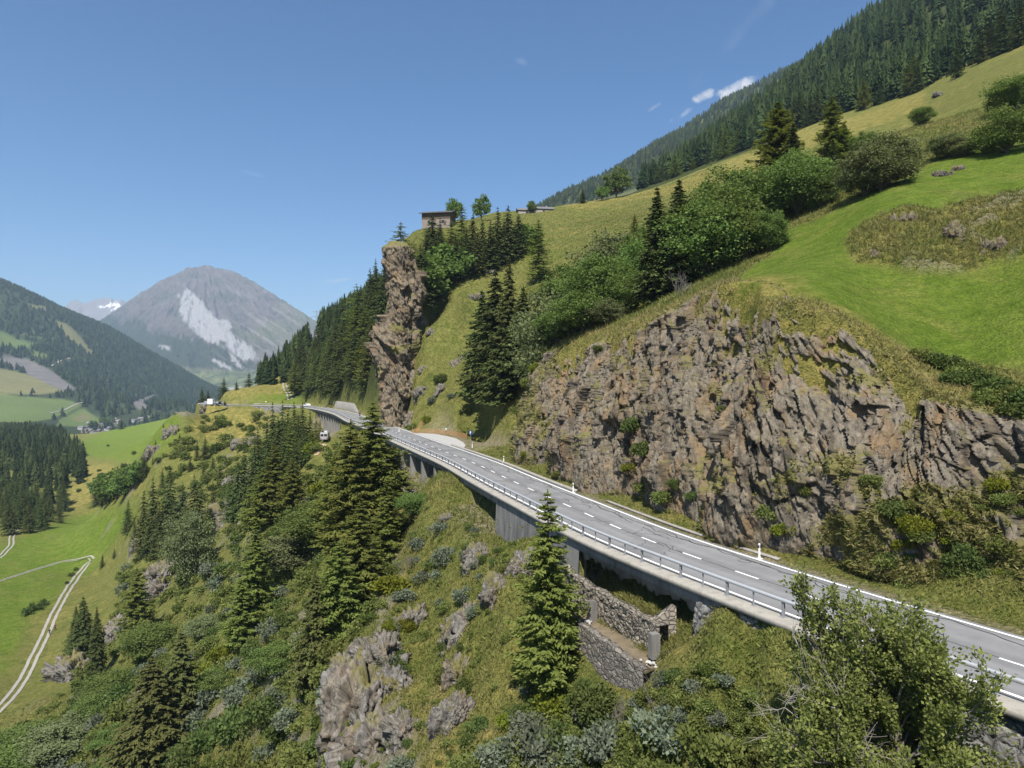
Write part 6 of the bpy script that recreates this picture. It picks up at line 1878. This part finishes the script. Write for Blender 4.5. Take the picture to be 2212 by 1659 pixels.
V5, t5, d5 = blades(np.stack([xg_, yg_, T.z(xg_, yg_) - .03], 1), np.tile([-.3, -.2, .9], (len(xg_), 1)), r6.uniform(.25, .6, len(xg_)), np.clip(.35 + .3 * r6.normal(0, 1, len(xg_)), 0, 1), 5, 5, .5, .04)
wk = np.where(CLP[CGm, 1] < 50, 2.2, 1.0); pk = r6.choice(CGm, 26000, p=wk / wk.sum())
cn = np.repeat(CL_N[None], CL_H.shape[0], 0).reshape(-1, 2)[pk]
V2, t2, d2_ = blades(CLP[pk], np.c_[cn * .8, np.full(len(pk), .55)], r6.uniform(.2, .5, len(pk)), np.clip(.45 + .35 * r6.normal(0, 1, len(pk)), 0, 1), 2, 5, .45)
V = np.vstack([V1, V2, V3, V4, V5])
go = link('grass', np_mesh('grass', V, np.arange(len(V)).reshape(-1, 3), False, {'tint': np.clip(np.r_[t1, t2, t3, t4, t5], 0, 1), 'dryness': np.r_[d1, d2_, d3, d4, d5]}), t.m)
tag(go, kind='stuff')
# ------------------------------------------------------------------ tracks
M_GRAV = plain('gravel', (.285, .265, .23), .95, .3, 1.5, .1)
def track(name, pts, half, w, sheet=None, lift=.10, mat=None, single=False):
    sh = sheet or T
    g_ = [sh.hit(*p) for p in pts]
    pl = catmull([(a[0], a[1]) for a in g_ if a], .6)
    tg = np.gradient(pl, axis=0); tg /= np.linalg.norm(tg, axis=1)[:, None] + 1e-9
    nn = np.stack([tg[:, 1], -tg[:, 0]], 1)
    V, F_ = [], []
    for c in ((0,) if single else (-half, half)):
        b = sum(len(q) for q in V)
        rows = []
        for k in (-1, 0, 1):
            wob_ = 1 + .12 * np.sin(np.arange(len(pl)) * .7 + k * 2 + c) * np.sin(np.arange(len(pl)) * .23 + c)
            xy = pl + nn * (c + k * w / 2 * (wob_[:, None] if k else 1))
            rows.append(np.c_[xy, np.maximum(sh.z(xy[:, 0], xy[:, 1]), sh.z(pl[:, 0], pl[:, 1]) - .2) + lift])
        V.append(np.vstack(rows)); F_.append(grid_faces(3, len(pl)) + b)
    tag(link(name, np_mesh(name, np.vstack(V), np.vstack(F_)), mat or M_GRAV), kind='structure')
track('gravel_track', [(-60, 1590), (0, 1532), (35, 1490), (62, 1450), (92, 1385), (115, 1335), (140, 1285), (165, 1248), (185, 1225), (198, 1212)], .85, .8)
track('gravel_track', [(200, 1212), (190, 1208.5), (165, 1210), (130, 1217), (80, 1231), (40, 1244), (0, 1257), (-60, 1278)], .6, .55)
track('gravel_track', [(-40, 1222), (0, 1203), (14, 1190), (24, 1178), (25, 1163), (32, 1150), (37, 1141)], .8, .7)
track('gravel_track', [(627, 866), (624, 855), (619, 845), (615.5, 836), (615.5, 828), (618, 820), (621, 815)], .9, .8, lift=.14)
track('gravel_track', [(108, 893), (130, 889), (150, 882), (168, 873), (182, 870)], 0, 5, LM, .9, None, True)
track('gravel_track', [(112, 792), (125, 785), (145, 779), (163, 772)], 0, 7, LM, 2, None, True)
track('gravel_track', [(376, 897), (384, 894), (391, 889)], 0, 4, None, .3, None, True)
track('worn_path', [(682, 984), (690, 974), (697, 968), (703, 962)], 0, 1.2, None, .1, plain('bare_earth', (.36, .24, .15), .95, .2, 2), True)

# ------------------------------------------------------------------ buildings
M_TIMBER = plain('weathered_timber', (.11, .080, .058), .9, .4, 3, .1)
M_SLATE = plain('stone_slab_roof', (.15, .145, .15), .8, .3, 2, .2)
M_PLAST = plain('pale_plaster', (.50, .46, .40), .9, .15, 1, .1)
M_GLASS = plain('dark_glass', (.02, .025, .03), .15, .2, 1, .5)
def house(name, loc, rz, w, d, h, roof, label, lower=None, upper=None, split=.5, roofm=None, group=None, over=.6, win=3):
    e = empty(name, loc, rz)
    hl = h * split
    MB().box((0, 0, hl / 2 - .6), (w, d, hl + 1.2)).build('wall', lower or M_PLAST, e)
    m = MB().box((0, 0, hl + (h - hl) / 2), (w * 1.012, d * 1.015, h - hl))
    m.prism([(-w * .506, -d * .507, h), (-w * .506, d * .507, h), (-w * .506, 0, h + roof)], (w * 1.012, 0, 0))
    m.build('upper_wall', upper or M_TIMBER, e)
    a = math.atan2(roof, d / 2); L_ = math.hypot(d / 2 + over, (d / 2 + over) * roof / (d / 2))
    rm = MB()
    for sg in (-1, 1):
        y = sg * (d / 2 + over) / 2; z = h + roof - (d / 2 + over) / 2 * roof / (d / 2) + .16
        rm.box((0, y, z), (w + 2 * over, L_, .2), 0, Matrix.Rotation(-sg * a, 3, 'X'))
    ro_ = rm.build('roof', roofm or M_SLATE, e)
    MB().box((w * .22, d * .15, h + roof + .2), (.6, .6, 1.3)).build('chimney', lower or M_PLAST, ro_)
    for k in range(win):
        x = -w / 2 + w * (k + .5) / win
        f = MB().box((x, -d / 2 - .03, hl * .55), (1.0, .1, 1.1)).build('window', M_TIMBER, e)
        MB().box((x, -d / 2 - .08, hl * .55), (.8, .06, .9)).build('pane', M_GLASS, f)
    MB().box((w * .32, -d / 2 - .05, hl * .3), (.95, .1, hl * .62)).build('door', M_TIMBER, e)
    return tag(e, label, 'house', group)
bx_, by_ = (948 - CX) / FD * 266, 266
zb_ = CAMH - (491 - HY) / FD * 266
house('wooden_barn', (bx_, by_, zb_), R(-10), 11.0, 8.0, 4.6, 1.3, 'old barn of stone and dark timber on the hilltop above the rock buttress', plain('barn_stone', (.24, .20, .165), .95, .25, 1.5), M_TIMBER, .5, plain('dark_slate', (.085, .083, .085), .8, .3, 2), None, 1.0, 2)
for dx, w, lab in ((1136, 8, 'low hut with a grey slab roof on the hilltop, left of the round tree'), (1172, 9, 'low hut with a grey slab roof just right of the round hilltop tree')):
    Y = 322 if dx > 1100 else 292
    x = (dx - CX) / FD * Y
    house('stone_hut', (x, Y, float(T.z(x, Y)[0]) - 1.7), R(8), w, 6, 2.0, 1.5, lab, plain('hut_stone', (.33, .29, .25), .95, .25, 1.5), None, .8, M_SLATE, None, .4, 1)
r7 = np.random.default_rng(70)
WALLS = [plain('grey_render', (.30, .28, .25), .9, .15, 1), plain('white_render', (.50, .48, .45), .9, .1, 1), plain('cream_render', (.46, .38, .26), .9, .1, 1), M_TIMBER]
vil = [(176, 930), (183, 936), (190, 926), (196, 933), (203, 938), (208, 929), (215, 935), (221, 928), (228, 934), (235, 930), (186, 944), (200, 945), (212, 943), (224, 940), (233, 938), (241, 928), (247, 921), (252, 916), (246, 912), (258, 913), (237, 922), (218, 922), (205, 921), (193, 919), (289, 913), (297, 911), (305, 909), (318, 906)]
for i, (dx, dy) in enumerate(vil):
    h = T.hit(dx, dy, 1000); hL = LM.hit(dx, dy, 1220)
    if i >= 24: h = T.hit(dx, dy + 1, 900) or h
    h = h if (i >= 24 and h) else (hL or h)
    if h is None: continue
    house('village_house', h, R(r7.uniform(-50, 50)), r7.uniform(9, 14), r7.uniform(8, 11), r7.uniform(4, 6.5), r7.uniform(2.8, 4.0),
          'small gabled house in the valley village beyond the bright field' if i < 24 else 'farm building with a pale roof at the far rim of the bright field', WALLS[i % 4], WALLS[(i * 3 + 1) % 4], .5,
          [M_SLATE, plain('brown_roof', (.13, .10, .085), .85, .3, .6), plain('grey_roof', (.20, .20, .21), .8, .2, .6)][i % 3], 'village houses' if i < 24 else 'farm buildings', .6, 2)

# ------------------------------------------------------------------ pylons and wires
def pylon(dx, dyb, dyt, Y, arms, label, wid=2.6, arm_l=4.5):
    x = (dx - CX) / FD * Y; zb = float(T.z(x, Y)[0]) - .3; zt = CAMH - (dyt - HY) / FD * Y
    e = empty('power_pylon', (x, Y, zb), R(20)); H = zt - zb
    w = lambda f: wid / 2 * (1 - f) ** .8 + .22
    cs = ((-1, -1), (1, -1), (1, 1), (-1, 1))
    n = 11
    for sx, sy in cs:
        m = MB()
        for k in range(n):
            f0, f1 = k / n, (k + 1) / n
            m.tube((sx * w(f0), sy * w(f0), H * f0), (sx * w(f1), sy * w(f1), H * f1), .10, n=5)
        m.build('leg', M_STEEL_D, e)
    m = MB()
    for k in range(n):
        f0, f1 = k / n, (k + 1) / n
        for i in range(4):
            (ax, ay), (bx, by) = cs[i], cs[(i + 1) % 4]
            m.tube((ax * w(f0), ay * w(f0), H * f0), (bx * w(f1), by * w(f1), H * f1), .05, n=4)
            m.tube((ax * w(f1), ay * w(f1), H * f1), (bx * w(f1), by * w(f1), H * f1), .05, n=4)
    m.build('bracing', M_STEEL_D, e)
    for f, al in arms:
        m = MB()
        for sg in (-1, 1):
            m.tube((0, 0, H * f), (sg * al, 0, H * f), .09, n=5).tube((0, 0, H * f + .9), (sg * al, 0, H * f), .06, n=4)
            m.tube((sg * al, 0, H * f), (sg * al, 0, H * f - 1.0), .07, n=5)
        m.build('crossarm', M_STEEL_D, e)
    tag(e, label, 'pylon')
    return Vector((x, Y, zb)), H, R(20)
PY = [pylon(563, 833, 724, 414, ((.86, 3.2), (.68, 4.4)), 'tall lattice pylon on the ochre hill field by the far bend'),
      pylon(668, 752, 704, 452, ((.92, 2.2), (.72, 2.8)), 'lattice pylon in front of the conifer wood on the hill', 2.0),
      pylon(684, 716, 671, 520, ((.95, 2.6), (.78, 4.2), (.62, 3.0)), 'lattice pylon standing against the sky on the hill crest', 2.4)]
def wire(a, b, sag, label):
    m = MB(); a, b = Vector(a), Vector(b); N_ = 14
    pts = [a.lerp(b, k / N_) - Vector((0, 0, 4 * sag * (k / N_) * (1 - k / N_))) for k in range(N_ + 1)]
    for p, q in zip(pts[:-1], pts[1:]): m.tube(p, q, .022, n=4)
    tag(m.build('power_line', M_STEEL_D), label, 'cable')
for sg in (-1, 1):
    g_ = lambda P_, f, al: P_[0] + Vector((sg * al * math.cos(P_[2]), sg * al * math.sin(P_[2]), P_[1] * f - 1.0))
    sd_n = 'left' if sg < 0 else 'right'
    wire(g_(PY[0], .86, 3.2), g_(PY[1], .92, 2.2), 1.2, f'thin upper wire from the tall pylon to the one before the wood, {sd_n} arm ends')
    wire(g_(PY[1], .92, 2.2), g_(PY[2], .78, 4.2), 1.0, f'thin wire from the pylon before the wood up to the crest pylon, {sd_n} arm ends')
    wire(g_(PY[0], .86, 3.2), Vector((-300 + 4 * sg, 560, -30)), 4, f'thin wire from the tall pylon down into the valley, {sd_n} arm end')

# ------------------------------------------------------------------ vehicles
M_WHITE = plain('white_car_paint', (.74, .74, .73), .35, .05, 2, .5)
M_SILV = plain('silver_car_paint', (.40, .42, .44), .3, .08, 2, .5, .4)
M_TYRE = plain('tyre_rubber', (.02, .02, .02), .9, .2, 5, .1)
M_RED = plain('tail_lamp_red', (.45, .02, .015), .3, .1, 2)
M_CHROME = plain('rim_metal', (.5, .5, .5), .35, .1, 3, .5, .8)
def wheel(e, x, y, r, wd):
    w = MB().tube((x, y - wd / 2, r), (x, y + wd / 2, r), r, n=18).build('wheel', M_TYRE, e, True)
    MB().tube((x, y - wd / 2 - .01, r), (x, y + wd / 2 + .01, r), r * .6, n=14).build('rim', M_CHROME, w)
def vehicle(name, loc, rz, prof, width, glass, paint, label, cat, r=.33, ax=(1.35, -1.35), lamps=True):
    """prof: side outline (x, z); glass: side window outlines"""
    e = empty(name, loc, rz)
    m = MB().prism([(x, -width / 2, z) for x, z in prof], (0, width, 0))
    m.build('body', paint, e, False, .06)
    for g_ in glass:
        gm = MB()
        for sg in (-1, 1):
            gm.prism([(x, sg * (width / 2 + .004), z) for x, z in g_], (0, sg * .02, 0))
        gm.build('side_window', M_GLASS, e)
    for x in ax:
        for sg in (-1, 1): wheel(e, x, sg * (width / 2 - .1), r, .22)
    if lamps:
        xb = min(p[0] for p in prof); xf = max(p[0] for p in prof)
        for sg in (-1, 1):
            MB().box((xb - .01, sg * (width / 2 - .18), .85), (.06, .22, .24)).build('tail_lamp', M_RED, e)
            MB().box((xf + .01, sg * (width / 2 - .25), .68), (.06, .32, .16)).build('headlight', M_CHROME, e)
    return e
def on(dx, dy, y0=0):
    return T.hit(dx, dy, y0)
CARP = [(-2.1, .35), (-2.15, .85), (-2.0, 1.0), (-1.35, 1.42), (.35, 1.45), (1.1, .98), (2.0, .86), (2.15, .6), (2.1, .32)]
CARG = [[(-1.55, 1.02), (-1.2, 1.34), (-.35, 1.37), (-.35, 1.02)], [(-.25, 1.02), (-.25, 1.37), (.3, 1.37), (.85, 1.02)]]
# camper van on the knoll
h = on(702, 953, 150)
VANP = [(-2.5, .45), (-2.55, 1.1), (-2.45, 2.15), (-2.3, 2.25), (1.3, 2.25), (1.85, 1.45), (2.5, 1.2), (2.6, .75), (2.55, .42)]
v_ = vehicle('camper_van', (h[0], h[1], h[2]), R(98), VANP, 1.95, [[(-2.2, 1.35), (-2.15, 1.95), (-.9, 1.95), (-.9, 1.35)], [(-.7, 1.35), (-.7, 1.95), (1.1, 1.95), (1.5, 1.35)]], plain('dusty_white_paint', (.40, .39, .38), .5, .1, 2), '', 'van', .37, (1.6, -1.5))
MB().box((-2.54, .48, 1.6), (.04, .72, .62)).box((-2.54, -.48, 1.6), (.04, .72, .62)).build('rear_window', M_GLASS, v_)
MB().box((-2.62, .0, 1.25), (.05, .08, 1.6)).build('ladder', M_STEEL, v_)
rk = MB()
for y in (-.8, .8): rk.tube((-2.2, y, 2.36), (1.1, y, 2.36), .035)
for x in (-2.0, -1.0, 0, 1.0): rk.tube((x, -.8, 2.36), (x, .8, 2.36), .03)
rk = rk.build('roof_rack', M_STEEL_D, v_)
MB().box((-1.4, .35, 2.52), (1.1, .55, .28)).build('roof_box', M_GLASS, rk)
MB().box((-.2, -.3, 2.47), (1.6, .6, .16)).build('board', M_WHITE, rk)
tag(v_, 'white camper van with a loaded roof rack parked on the grassy knoll below the bend', 'van')
h = on(746, 975, 130) or on(746, 970)
v_ = vehicle('parked_car', h, R(150), CARP, 1.75, CARG, M_SILV, '', 'car')
tag(v_, 'silver car parked behind the branches below the road bend', 'car')
c_, rz = frame_at(s_of_y(322), 1.7)
v_ = vehicle('white_car', (c_[0], c_[1], .04), rz, CARP, 1.75, CARG, M_WHITE, '', 'car')
tag(v_, 'white car driving on the far bend behind the spruce tops', 'car')
# lorry at the far corner
lx, ly, _ = G(456, 876, .05)
e = empty('lorry', (lx, ly, .05), R(-4))
MB().box((0, 0, 1.95), (2.7, 2.3, 2.6)).build('box_body', M_WHITE, e, False, .04)
MB().prism([(-1.2, -1.1, .55), (-1.25, -1.1, 1.6), (-1.5, -1.1, 2.2), (-2.9, -1.1, 2.2), (-3.05, -1.1, 1.4), (-3.05, -1.1, .55)], (0, 2.2, 0)).build('cab', M_SILV, e, False, .05)
MB().box((4.2, 0, .95), (6.4, 2.3, .22)).box((1.0, 0, .75), (8, .9, .3)).build('flatbed', M_TYRE, e)
for k in range(4): MB().box((2.2 + k * 1.35, 0, 1.5), (1.1, 1.9, .95 - .12 * (k % 2))).build('cargo', [M_STEEL_D, M_SILV, M_TYRE, M_STEEL_D][k], e)
for x in (-2.2, .2, 2.6, 5.6, 6.7):
    for sg in (-1, 1): wheel(e, x, sg * 1.0, .48, .3)
tag(e, 'lorry with a square white box and dark loaded flatbed at the far left road corner', 'lorry')

# ------------------------------------------------------------------ people
def skin_mesh(name, verts, edges, radii, mat, parent=None, sub=2):
    me = bpy.data.meshes.new(name); me.from_pydata(verts, edges, [])
    o = link(name, me, mat, parent)
    md = o.modifiers.new('skin', 'SKIN'); md.use_smooth_shade = True
    for v, r_ in zip(me.skin_vertices[0].data, radii): v.radius = (r_, r_)
    me.skin_vertices[0].data[0].use_root = True
    s_ = o.modifiers.new('sub', 'SUBSURF'); s_.levels = 1; s_.render_levels = sub
    return o
M_SKIN = plain('skin', (.50, .33, .25), .6, .06, 8)
M_HAIR = plain('dark_hair', (.04, .028, .02), .7, .3, 20)
def person(loc, rz, shirt, trousers, label, step=.28, ride=False, sc_=1.0, name='person'):
    e = empty(name, loc, rz, sc_)
    # forward = +y
    if ride:
        hipz, kneeL, footL, kneeR, footR = .80, (-.2, .36, .70), (-.2, .12, .32), (.2, .36, .70), (.2, .12, .32)
        lean, handL, handR, elbL, elbR = .22, (-.30, .62, 1.05), (.30, .62, 1.05), (-.33, .36, 1.02), (.33, .36, 1.02)
    else:
        hipz = .92
        kneeL, footL, kneeR, footR = (-.10, step * .55, .50), (-.10, step, .07), (.10, -step * .1, .49), (.10, -step, .09)
        lean, handL, handR, elbL, elbR = .03, (-.26, -.22, .85), (.26, .26, .88), (-.27, -.08, 1.10), (.27, .06, 1.10)
    p = Vector((0, 0, hipz)); ch = Vector((0, lean, hipz + .36)); nk = Vector((0, lean + .02, hipz + .56)); hd = Vector((0, lean + .05, hipz + .70)); tp = Vector((0, lean + .05, hipz + .80))
    sL, sR = ch + Vector((-.18, 0, .12)), ch + Vector((.18, 0, .12))
    hL, hR = p + Vector((-.10, 0, -.03)), p + Vector((.10, 0, -.03))
    toe = lambda f: (f[0], f[1] + .17, f[2] - .02)
    V = [p, ch, nk, hd, tp, sL, elbL, handL, sR, elbR, handR, hL, kneeL, footL, toe(footL), hR, kneeR, footR, toe(footR)]
    E = [(0, 1), (1, 2), (2, 3), (3, 4), (1, 5), (5, 6), (6, 7), (1, 8), (8, 9), (9, 10), (0, 11), (11, 12), (12, 13), (13, 14), (0, 15), (15, 16), (16, 17), (17, 18)]
    Rr = [.115, .13, .055, .092, .07, .065, .045, .034, .065, .045, .034, .09, .062, .042, .032, .09, .062, .042, .032]
    # fingers: five short unequal chains per hand
    for hi in (7, 10):
        h0 = Vector(V[hi]); b = len(V)
        sg = -1 if hi == 7 else 1
        for k, (ox, ln) in enumerate(((-.03, .075), (-.01, .085), (.01, .08), (.03, .062), (.045, .05))):
            q = h0 + Vector((ox * .6, ox * .5 + .02, -.05 if not ride else -.01)); t2 = q + Vector((0, .02 if not ride else ln * .6, -ln if not ride else -.03))
            V += [q, t2]; E += [(hi, b + 2 * k), (b + 2 * k, b + 2 * k + 1)]; Rr += [.011, .008]
    body = skin_mesh('body', [tuple(v) for v in V], E, Rr, M_SKIN, e)
    skin_mesh('shirt', [tuple(p + Vector((0, 0, .02))), tuple(ch), tuple(nk - Vector((0, 0, .05))), tuple(sL), elbL, tuple(sR), elbR], [(0, 1), (1, 2), (1, 3), (3, 4), (1, 5), (5, 6)], [.135, .15, .075, .082, .062, .082, .062], shirt, e)
    skin_mesh('trousers', [tuple(p), tuple(hL), kneeL, (footL[0], footL[1], footL[2] + .06), tuple(hR), kneeR, (footR[0], footR[1], footR[2] + .06)], [(0, 1), (1, 2), (2, 3), (0, 4), (4, 5), (5, 6)], [.125, .105, .075, .056, .105, .075, .056], trousers, e)
    for nm, f in (('shoe', footL), ('shoe', footR)):
        skin_mesh(nm, [(f[0], f[1] - .03, f[2] - .02), toe(f)], [(0, 1)], [.052, .042], M_TYRE, e)
    # face
    v, f = ICO[4]
    fc = hd + Vector((0, .0, .0))
    if ride:
        o = link('helmet', np_mesh('helmet', v * [.125, .145, .14] + np.array(hd + Vector((0, 0, .02))), f, True), shirt, e)
    else:
        m_ = v[:, 2] + .55 * -v[:, 1] > .12
        vv = v * [.098, .108, .115] + np.array(hd + Vector((0, -.012, .045))); ff = f[m_[f].all(1)]
        link('hair', np_mesh('hair', vv, ff, True), M_HAIR, e)
        em = MB()
        for sg in (-1, 1): em.tube((hd.x + sg * .034, hd.y + .080, hd.z + .015), (hd.x + sg * .034, hd.y + .094, hd.z + .015), .011, n=8)
        em.build('eyes', M_HAIR, e)
        MB().prism([(hd.x - .014, hd.y + .085, hd.z - .025), (hd.x + .014, hd.y + .085, hd.z - .025), (hd.x, hd.y + .085, hd.z + .02)], (0, .028, -.004)).build('nose', M_SKIN, e)
        MB().box((hd.x, hd.y + .086, hd.z - .045), (.045, .012, .010)).build('mouth', M_RED, e)
        for sg in (-1, 1): MB().box((hd.x + sg * .094, hd.y, hd.z), (.02, .035, .055)).build('ear', M_SKIN, e, False, .006)
    return tag(e, label, 'person')
M_CL = [plain('black_cloth', (.02, .02, .025), .9, .2, 6), plain('dark_red_cloth', (.16, .03, .04), .9, .2, 6), plain('navy_cloth', (.03, .035, .07), .9, .2, 6), plain('white_cloth', (.66, .64, .62), .9, .1, 6), plain('purple_leather', (.16, .04, .20), .5, .2, 6)]
for dx, dy, sh_, tr_, lab in ((107, 1376, 0, 2, 'person in black walking on the gravel track, the nearer of two'), (119, 1364, 1, 0, 'person in dark red walking on the gravel track, the farther of two')):
    h = T.hit(dx, dy); person((h[0], h[1], h[2] + .1), R(35), M_CL[sh_], M_CL[tr_], lab)
h = on(680, 984, 120)
person((h[0], h[1], h[2]), R(200), M_CL[3], M_CL[2], 'person in white standing in the grass below the parked van', .05)

# motorcycle with rider coming along the far lane
mx_, my_, _ = G(777, 898, .04)
i = int(np.argmin((road[:, 0] - mx_) ** 2 + (road[:, 1] - my_) ** 2)); rz = math.atan2(rt[i, 1], rt[i, 0]) - R(90)
e = empty('motorcycle', (mx_, my_, .04), rz)
for y in (-.7, .72):
    w = MB().tube((-.06, y, .32), (.06, y, .32), .32, n=20).build('wheel', M_TYRE, e, True); MB().tube((-.07, y, .32), (.07, y, .32), .2, n=16).build('rim', M_CHROME, w)
MB().prism([(-.14, -.75, .62), (-.14, -.2, .72), (-.14, .1, .98), (-.14, .45, .92), (-.14, .55, .55), (-.14, .3, .3), (-.14, -.35, .3)], (.28, 0, 0)).build('fairing', M_CL[4], e, False, .04)
MB().box((0, -.32, .80), (.26, .68, .10), 0, Matrix.Rotation(R(6), 3, 'X')).build('seat', M_TYRE, e, False, .03)
MB().tube((-.09, .45, 1.0), (-.09, .72, .32), .03).tube((.09, .45, 1.0), (.09, .72, .32), .03).build('fork', M_CHROME, e)
MB().tube((-.36, .42, 1.04), (.36, .42, 1.04), .018).build('handlebar', M_CHROME, e)
MB().box((0, .58, .90), (.16, .06, .14)).build('headlight', M_WHITE, e, False, .02)
MB().box((0, .50, 1.10), (.28, .03, .26), 0, Matrix.Rotation(R(-35), 3, 'X')).build('windscreen', M_GLASS, e)
MB().tube((.17, -.8, .42), (.17, .1, .34), .05).build('exhaust', M_CHROME, e)
tag(e, 'purple motorcycle riding on the far bend of the road', 'motorcycle')
M3 = Matrix.Rotation(rz, 3, 'Z'); off = M3 @ Vector((0, -.25, 0))
person((mx_ + off.x, my_ + off.y, .10), rz, M_CL[4], M_CL[0], 'person in purple leathers and helmet riding the motorcycle', ride=True)

# ------------------------------------------------------------------ lay-by furniture
fx = [G(*q, .25) for q in ((891, 933.5), (905, 933.8), (925, 934.2), (945, 935), (962, 936), (978, 938), (993, 941), (1008, 945), (1018, 940))]
fx = [(p[0], p[1], float(T.z(p[0], p[1])[0])) for p in fx]
M_OR = plain('orange_netting', (.40, .215, .10), .8, .3, 2, .2)
e = empty('netting_fence', (fx[3][0], fx[3][1], fx[3][2]))
O3 = Vector(e.location)
for k, p in enumerate(fx):
    p = Vector(p) - O3
    MB().tube(p + Vector((0, 0, -.3)), p + Vector((0, 0, 1.35 if k % 3 else 1.7)), .05, n=6).build('post', M_OR, e)
nm = MB()
for a, b in zip(fx[:-1], fx[1:]):
    a, b = Vector(a) - O3, Vector(b) - O3; L_ = (b - a).length
    for z in (.05, .22, .39, .56, .73, .90, 1.05): nm.tube(a + Vector((0, 0, z)), b + Vector((0, 0, z)), .024 if z < 1 else .045, n=4)
    for k in range(1, int(L_ / .22)):
        q = a.lerp(b, k * .22 / L_); nm.tube(q + Vector((0, 0, .05)), q + Vector((0, 0, 1.05)), .019, n=4)
nm.build('netting', M_OR, e)
tag(e, 'orange plastic netting fence along the back of the lay-by', 'fence')
e = empty('leaning_boards', Vector(fx[0]))
for k in range(3): MB().tube((.2 + .22 * k, 0, -.2), (2.2 + .25 * k, .8, 3.0 - .25 * k), .06, n=5).build('pole', M_OR, e)
tag(e, 'three orange poles leaning on the rocks at the left end of the netting fence', 'poles')
b = G(963.5, 936.5, .1)
e = empty('litter_bin', (b[0], b[1], .1))
M_BIN = plain('pale_green_paint', (.30, .42, .37), .5, .1, 4)
MB().tube((0, 0, .45), (0, 0, 1.15), .26, .28, 14).build('bin_body', M_BIN, e, True)
MB().tube((0, 0, 1.15), (0, 0, 1.30), .30, .10, 14).build('lid', M_BIN, e)
MB().tube((0, 0, -.2), (0, 0, .5), .05).build('leg', M_STEEL_D, e)
tag(e, 'pale green litter bin on a post in front of the netting fence', 'bin')
b = G(1017, 967, .05)
e = empty('parking_sign', (b[0], b[1], .05), R(12))
M_BLUE = plain('sign_blue', (.025, .06, .17), .45, .08, 3)
MB().tube((0, .04, -.3), (0, .04, 3.1), .035, n=8).build('pole', M_STEEL_D, e)
pl_ = MB().box((0, 0, 2.75), (.70, .03, .80)).build('panel', M_BLUE, e, False, .01)
lt = MB().box((-.12, -.02, 2.75), (.09, .01, .52))
for k in range(8):
    a0, a1 = R(-90 + k * 22.5), R(-90 + (k + 1) * 22.5)
    c0 = Vector((-.08, -.02, 2.865))
    o1, o2, i1, i2 = [c0 + Vector((math.cos(a) * r_, 0, math.sin(a) * r_)) for r_, a in ((.145, a0), (.145, a1), (.06, a0), (.06, a1))]
    lt.prism([i1 - Vector((0, .005, 0)), o1 - Vector((0, .005, 0)), o2 - Vector((0, .005, 0)), i2 - Vector((0, .005, 0))], (0, .01, 0))
lt.build('letter', M_PAINT, pl_)
tag(e, 'square blue sign on a pole at the near end of the lay-by', 'sign')
# small traffic signs by the far field
for dx, dyb, lab in ((604, 880, 'small red and white road sign at the foot of the ochre hill track'), (568, 879, 'small reddish road sign beside the far straight')):
    b = G(dx, dyb, .05)
    e = empty('road_sign', (b[0], b[1] + 4, .05))
    MB().tube((0, .04, -.3), (0, .04, 2.6), .04, n=6).build('pole', M_STEEL_D, e)
    d_ = MB().tube((0, 0, 2.3), (0, .03, 2.3), .42, n=18).build('disc', M_RED, e)
    MB().tube((0, -.012, 2.3), (0, 0, 2.3), .28, n=16).build('disc_face', M_PAINT, d_)
    tag(e, lab, 'sign')
for i, (dx, dy) in enumerate(((255, 925), (262, 928), (268, 922), (216, 933), (199, 927), (180, 948), (226, 921), (246, 935), (310, 913), (282, 914), (271, 915), (238, 944))):
    h = T.hit(dx, dy, 800) if dx > 250 else (LM.hit(dx, dy, 1220) or T.hit(dx, dy, 1000))
    if h: plant_tree('spruce_far' if i % 2 else 'broad_far', 'village_tree', h[0], h[1], h[2] - .5, random.uniform(14, 24), M_SPRUCE if i % 2 else M_LEAF, 'dark tree standing among the village houses', 'tree', 'trees in the village', 1.5)
# ------------------------------------------------------------------ air
hz = NT('valley_haze')
pv = hz.n('VolumePrincipled')
pv.inputs['Color'].default_value = (.60, .79, 1.0, 1)
pv.inputs['Density'].default_value = 8.2e-5
pv.inputs['Anisotropy'].default_value = 0.1
hz.l(pv.outputs[0], hz.out.inputs['Volume'])
hb = MB().box((-1500, 4900, 430), (15000, 10800, 1560))
hzo = hb.build('haze', hz.m)
tag(hzo, kind='stuff')
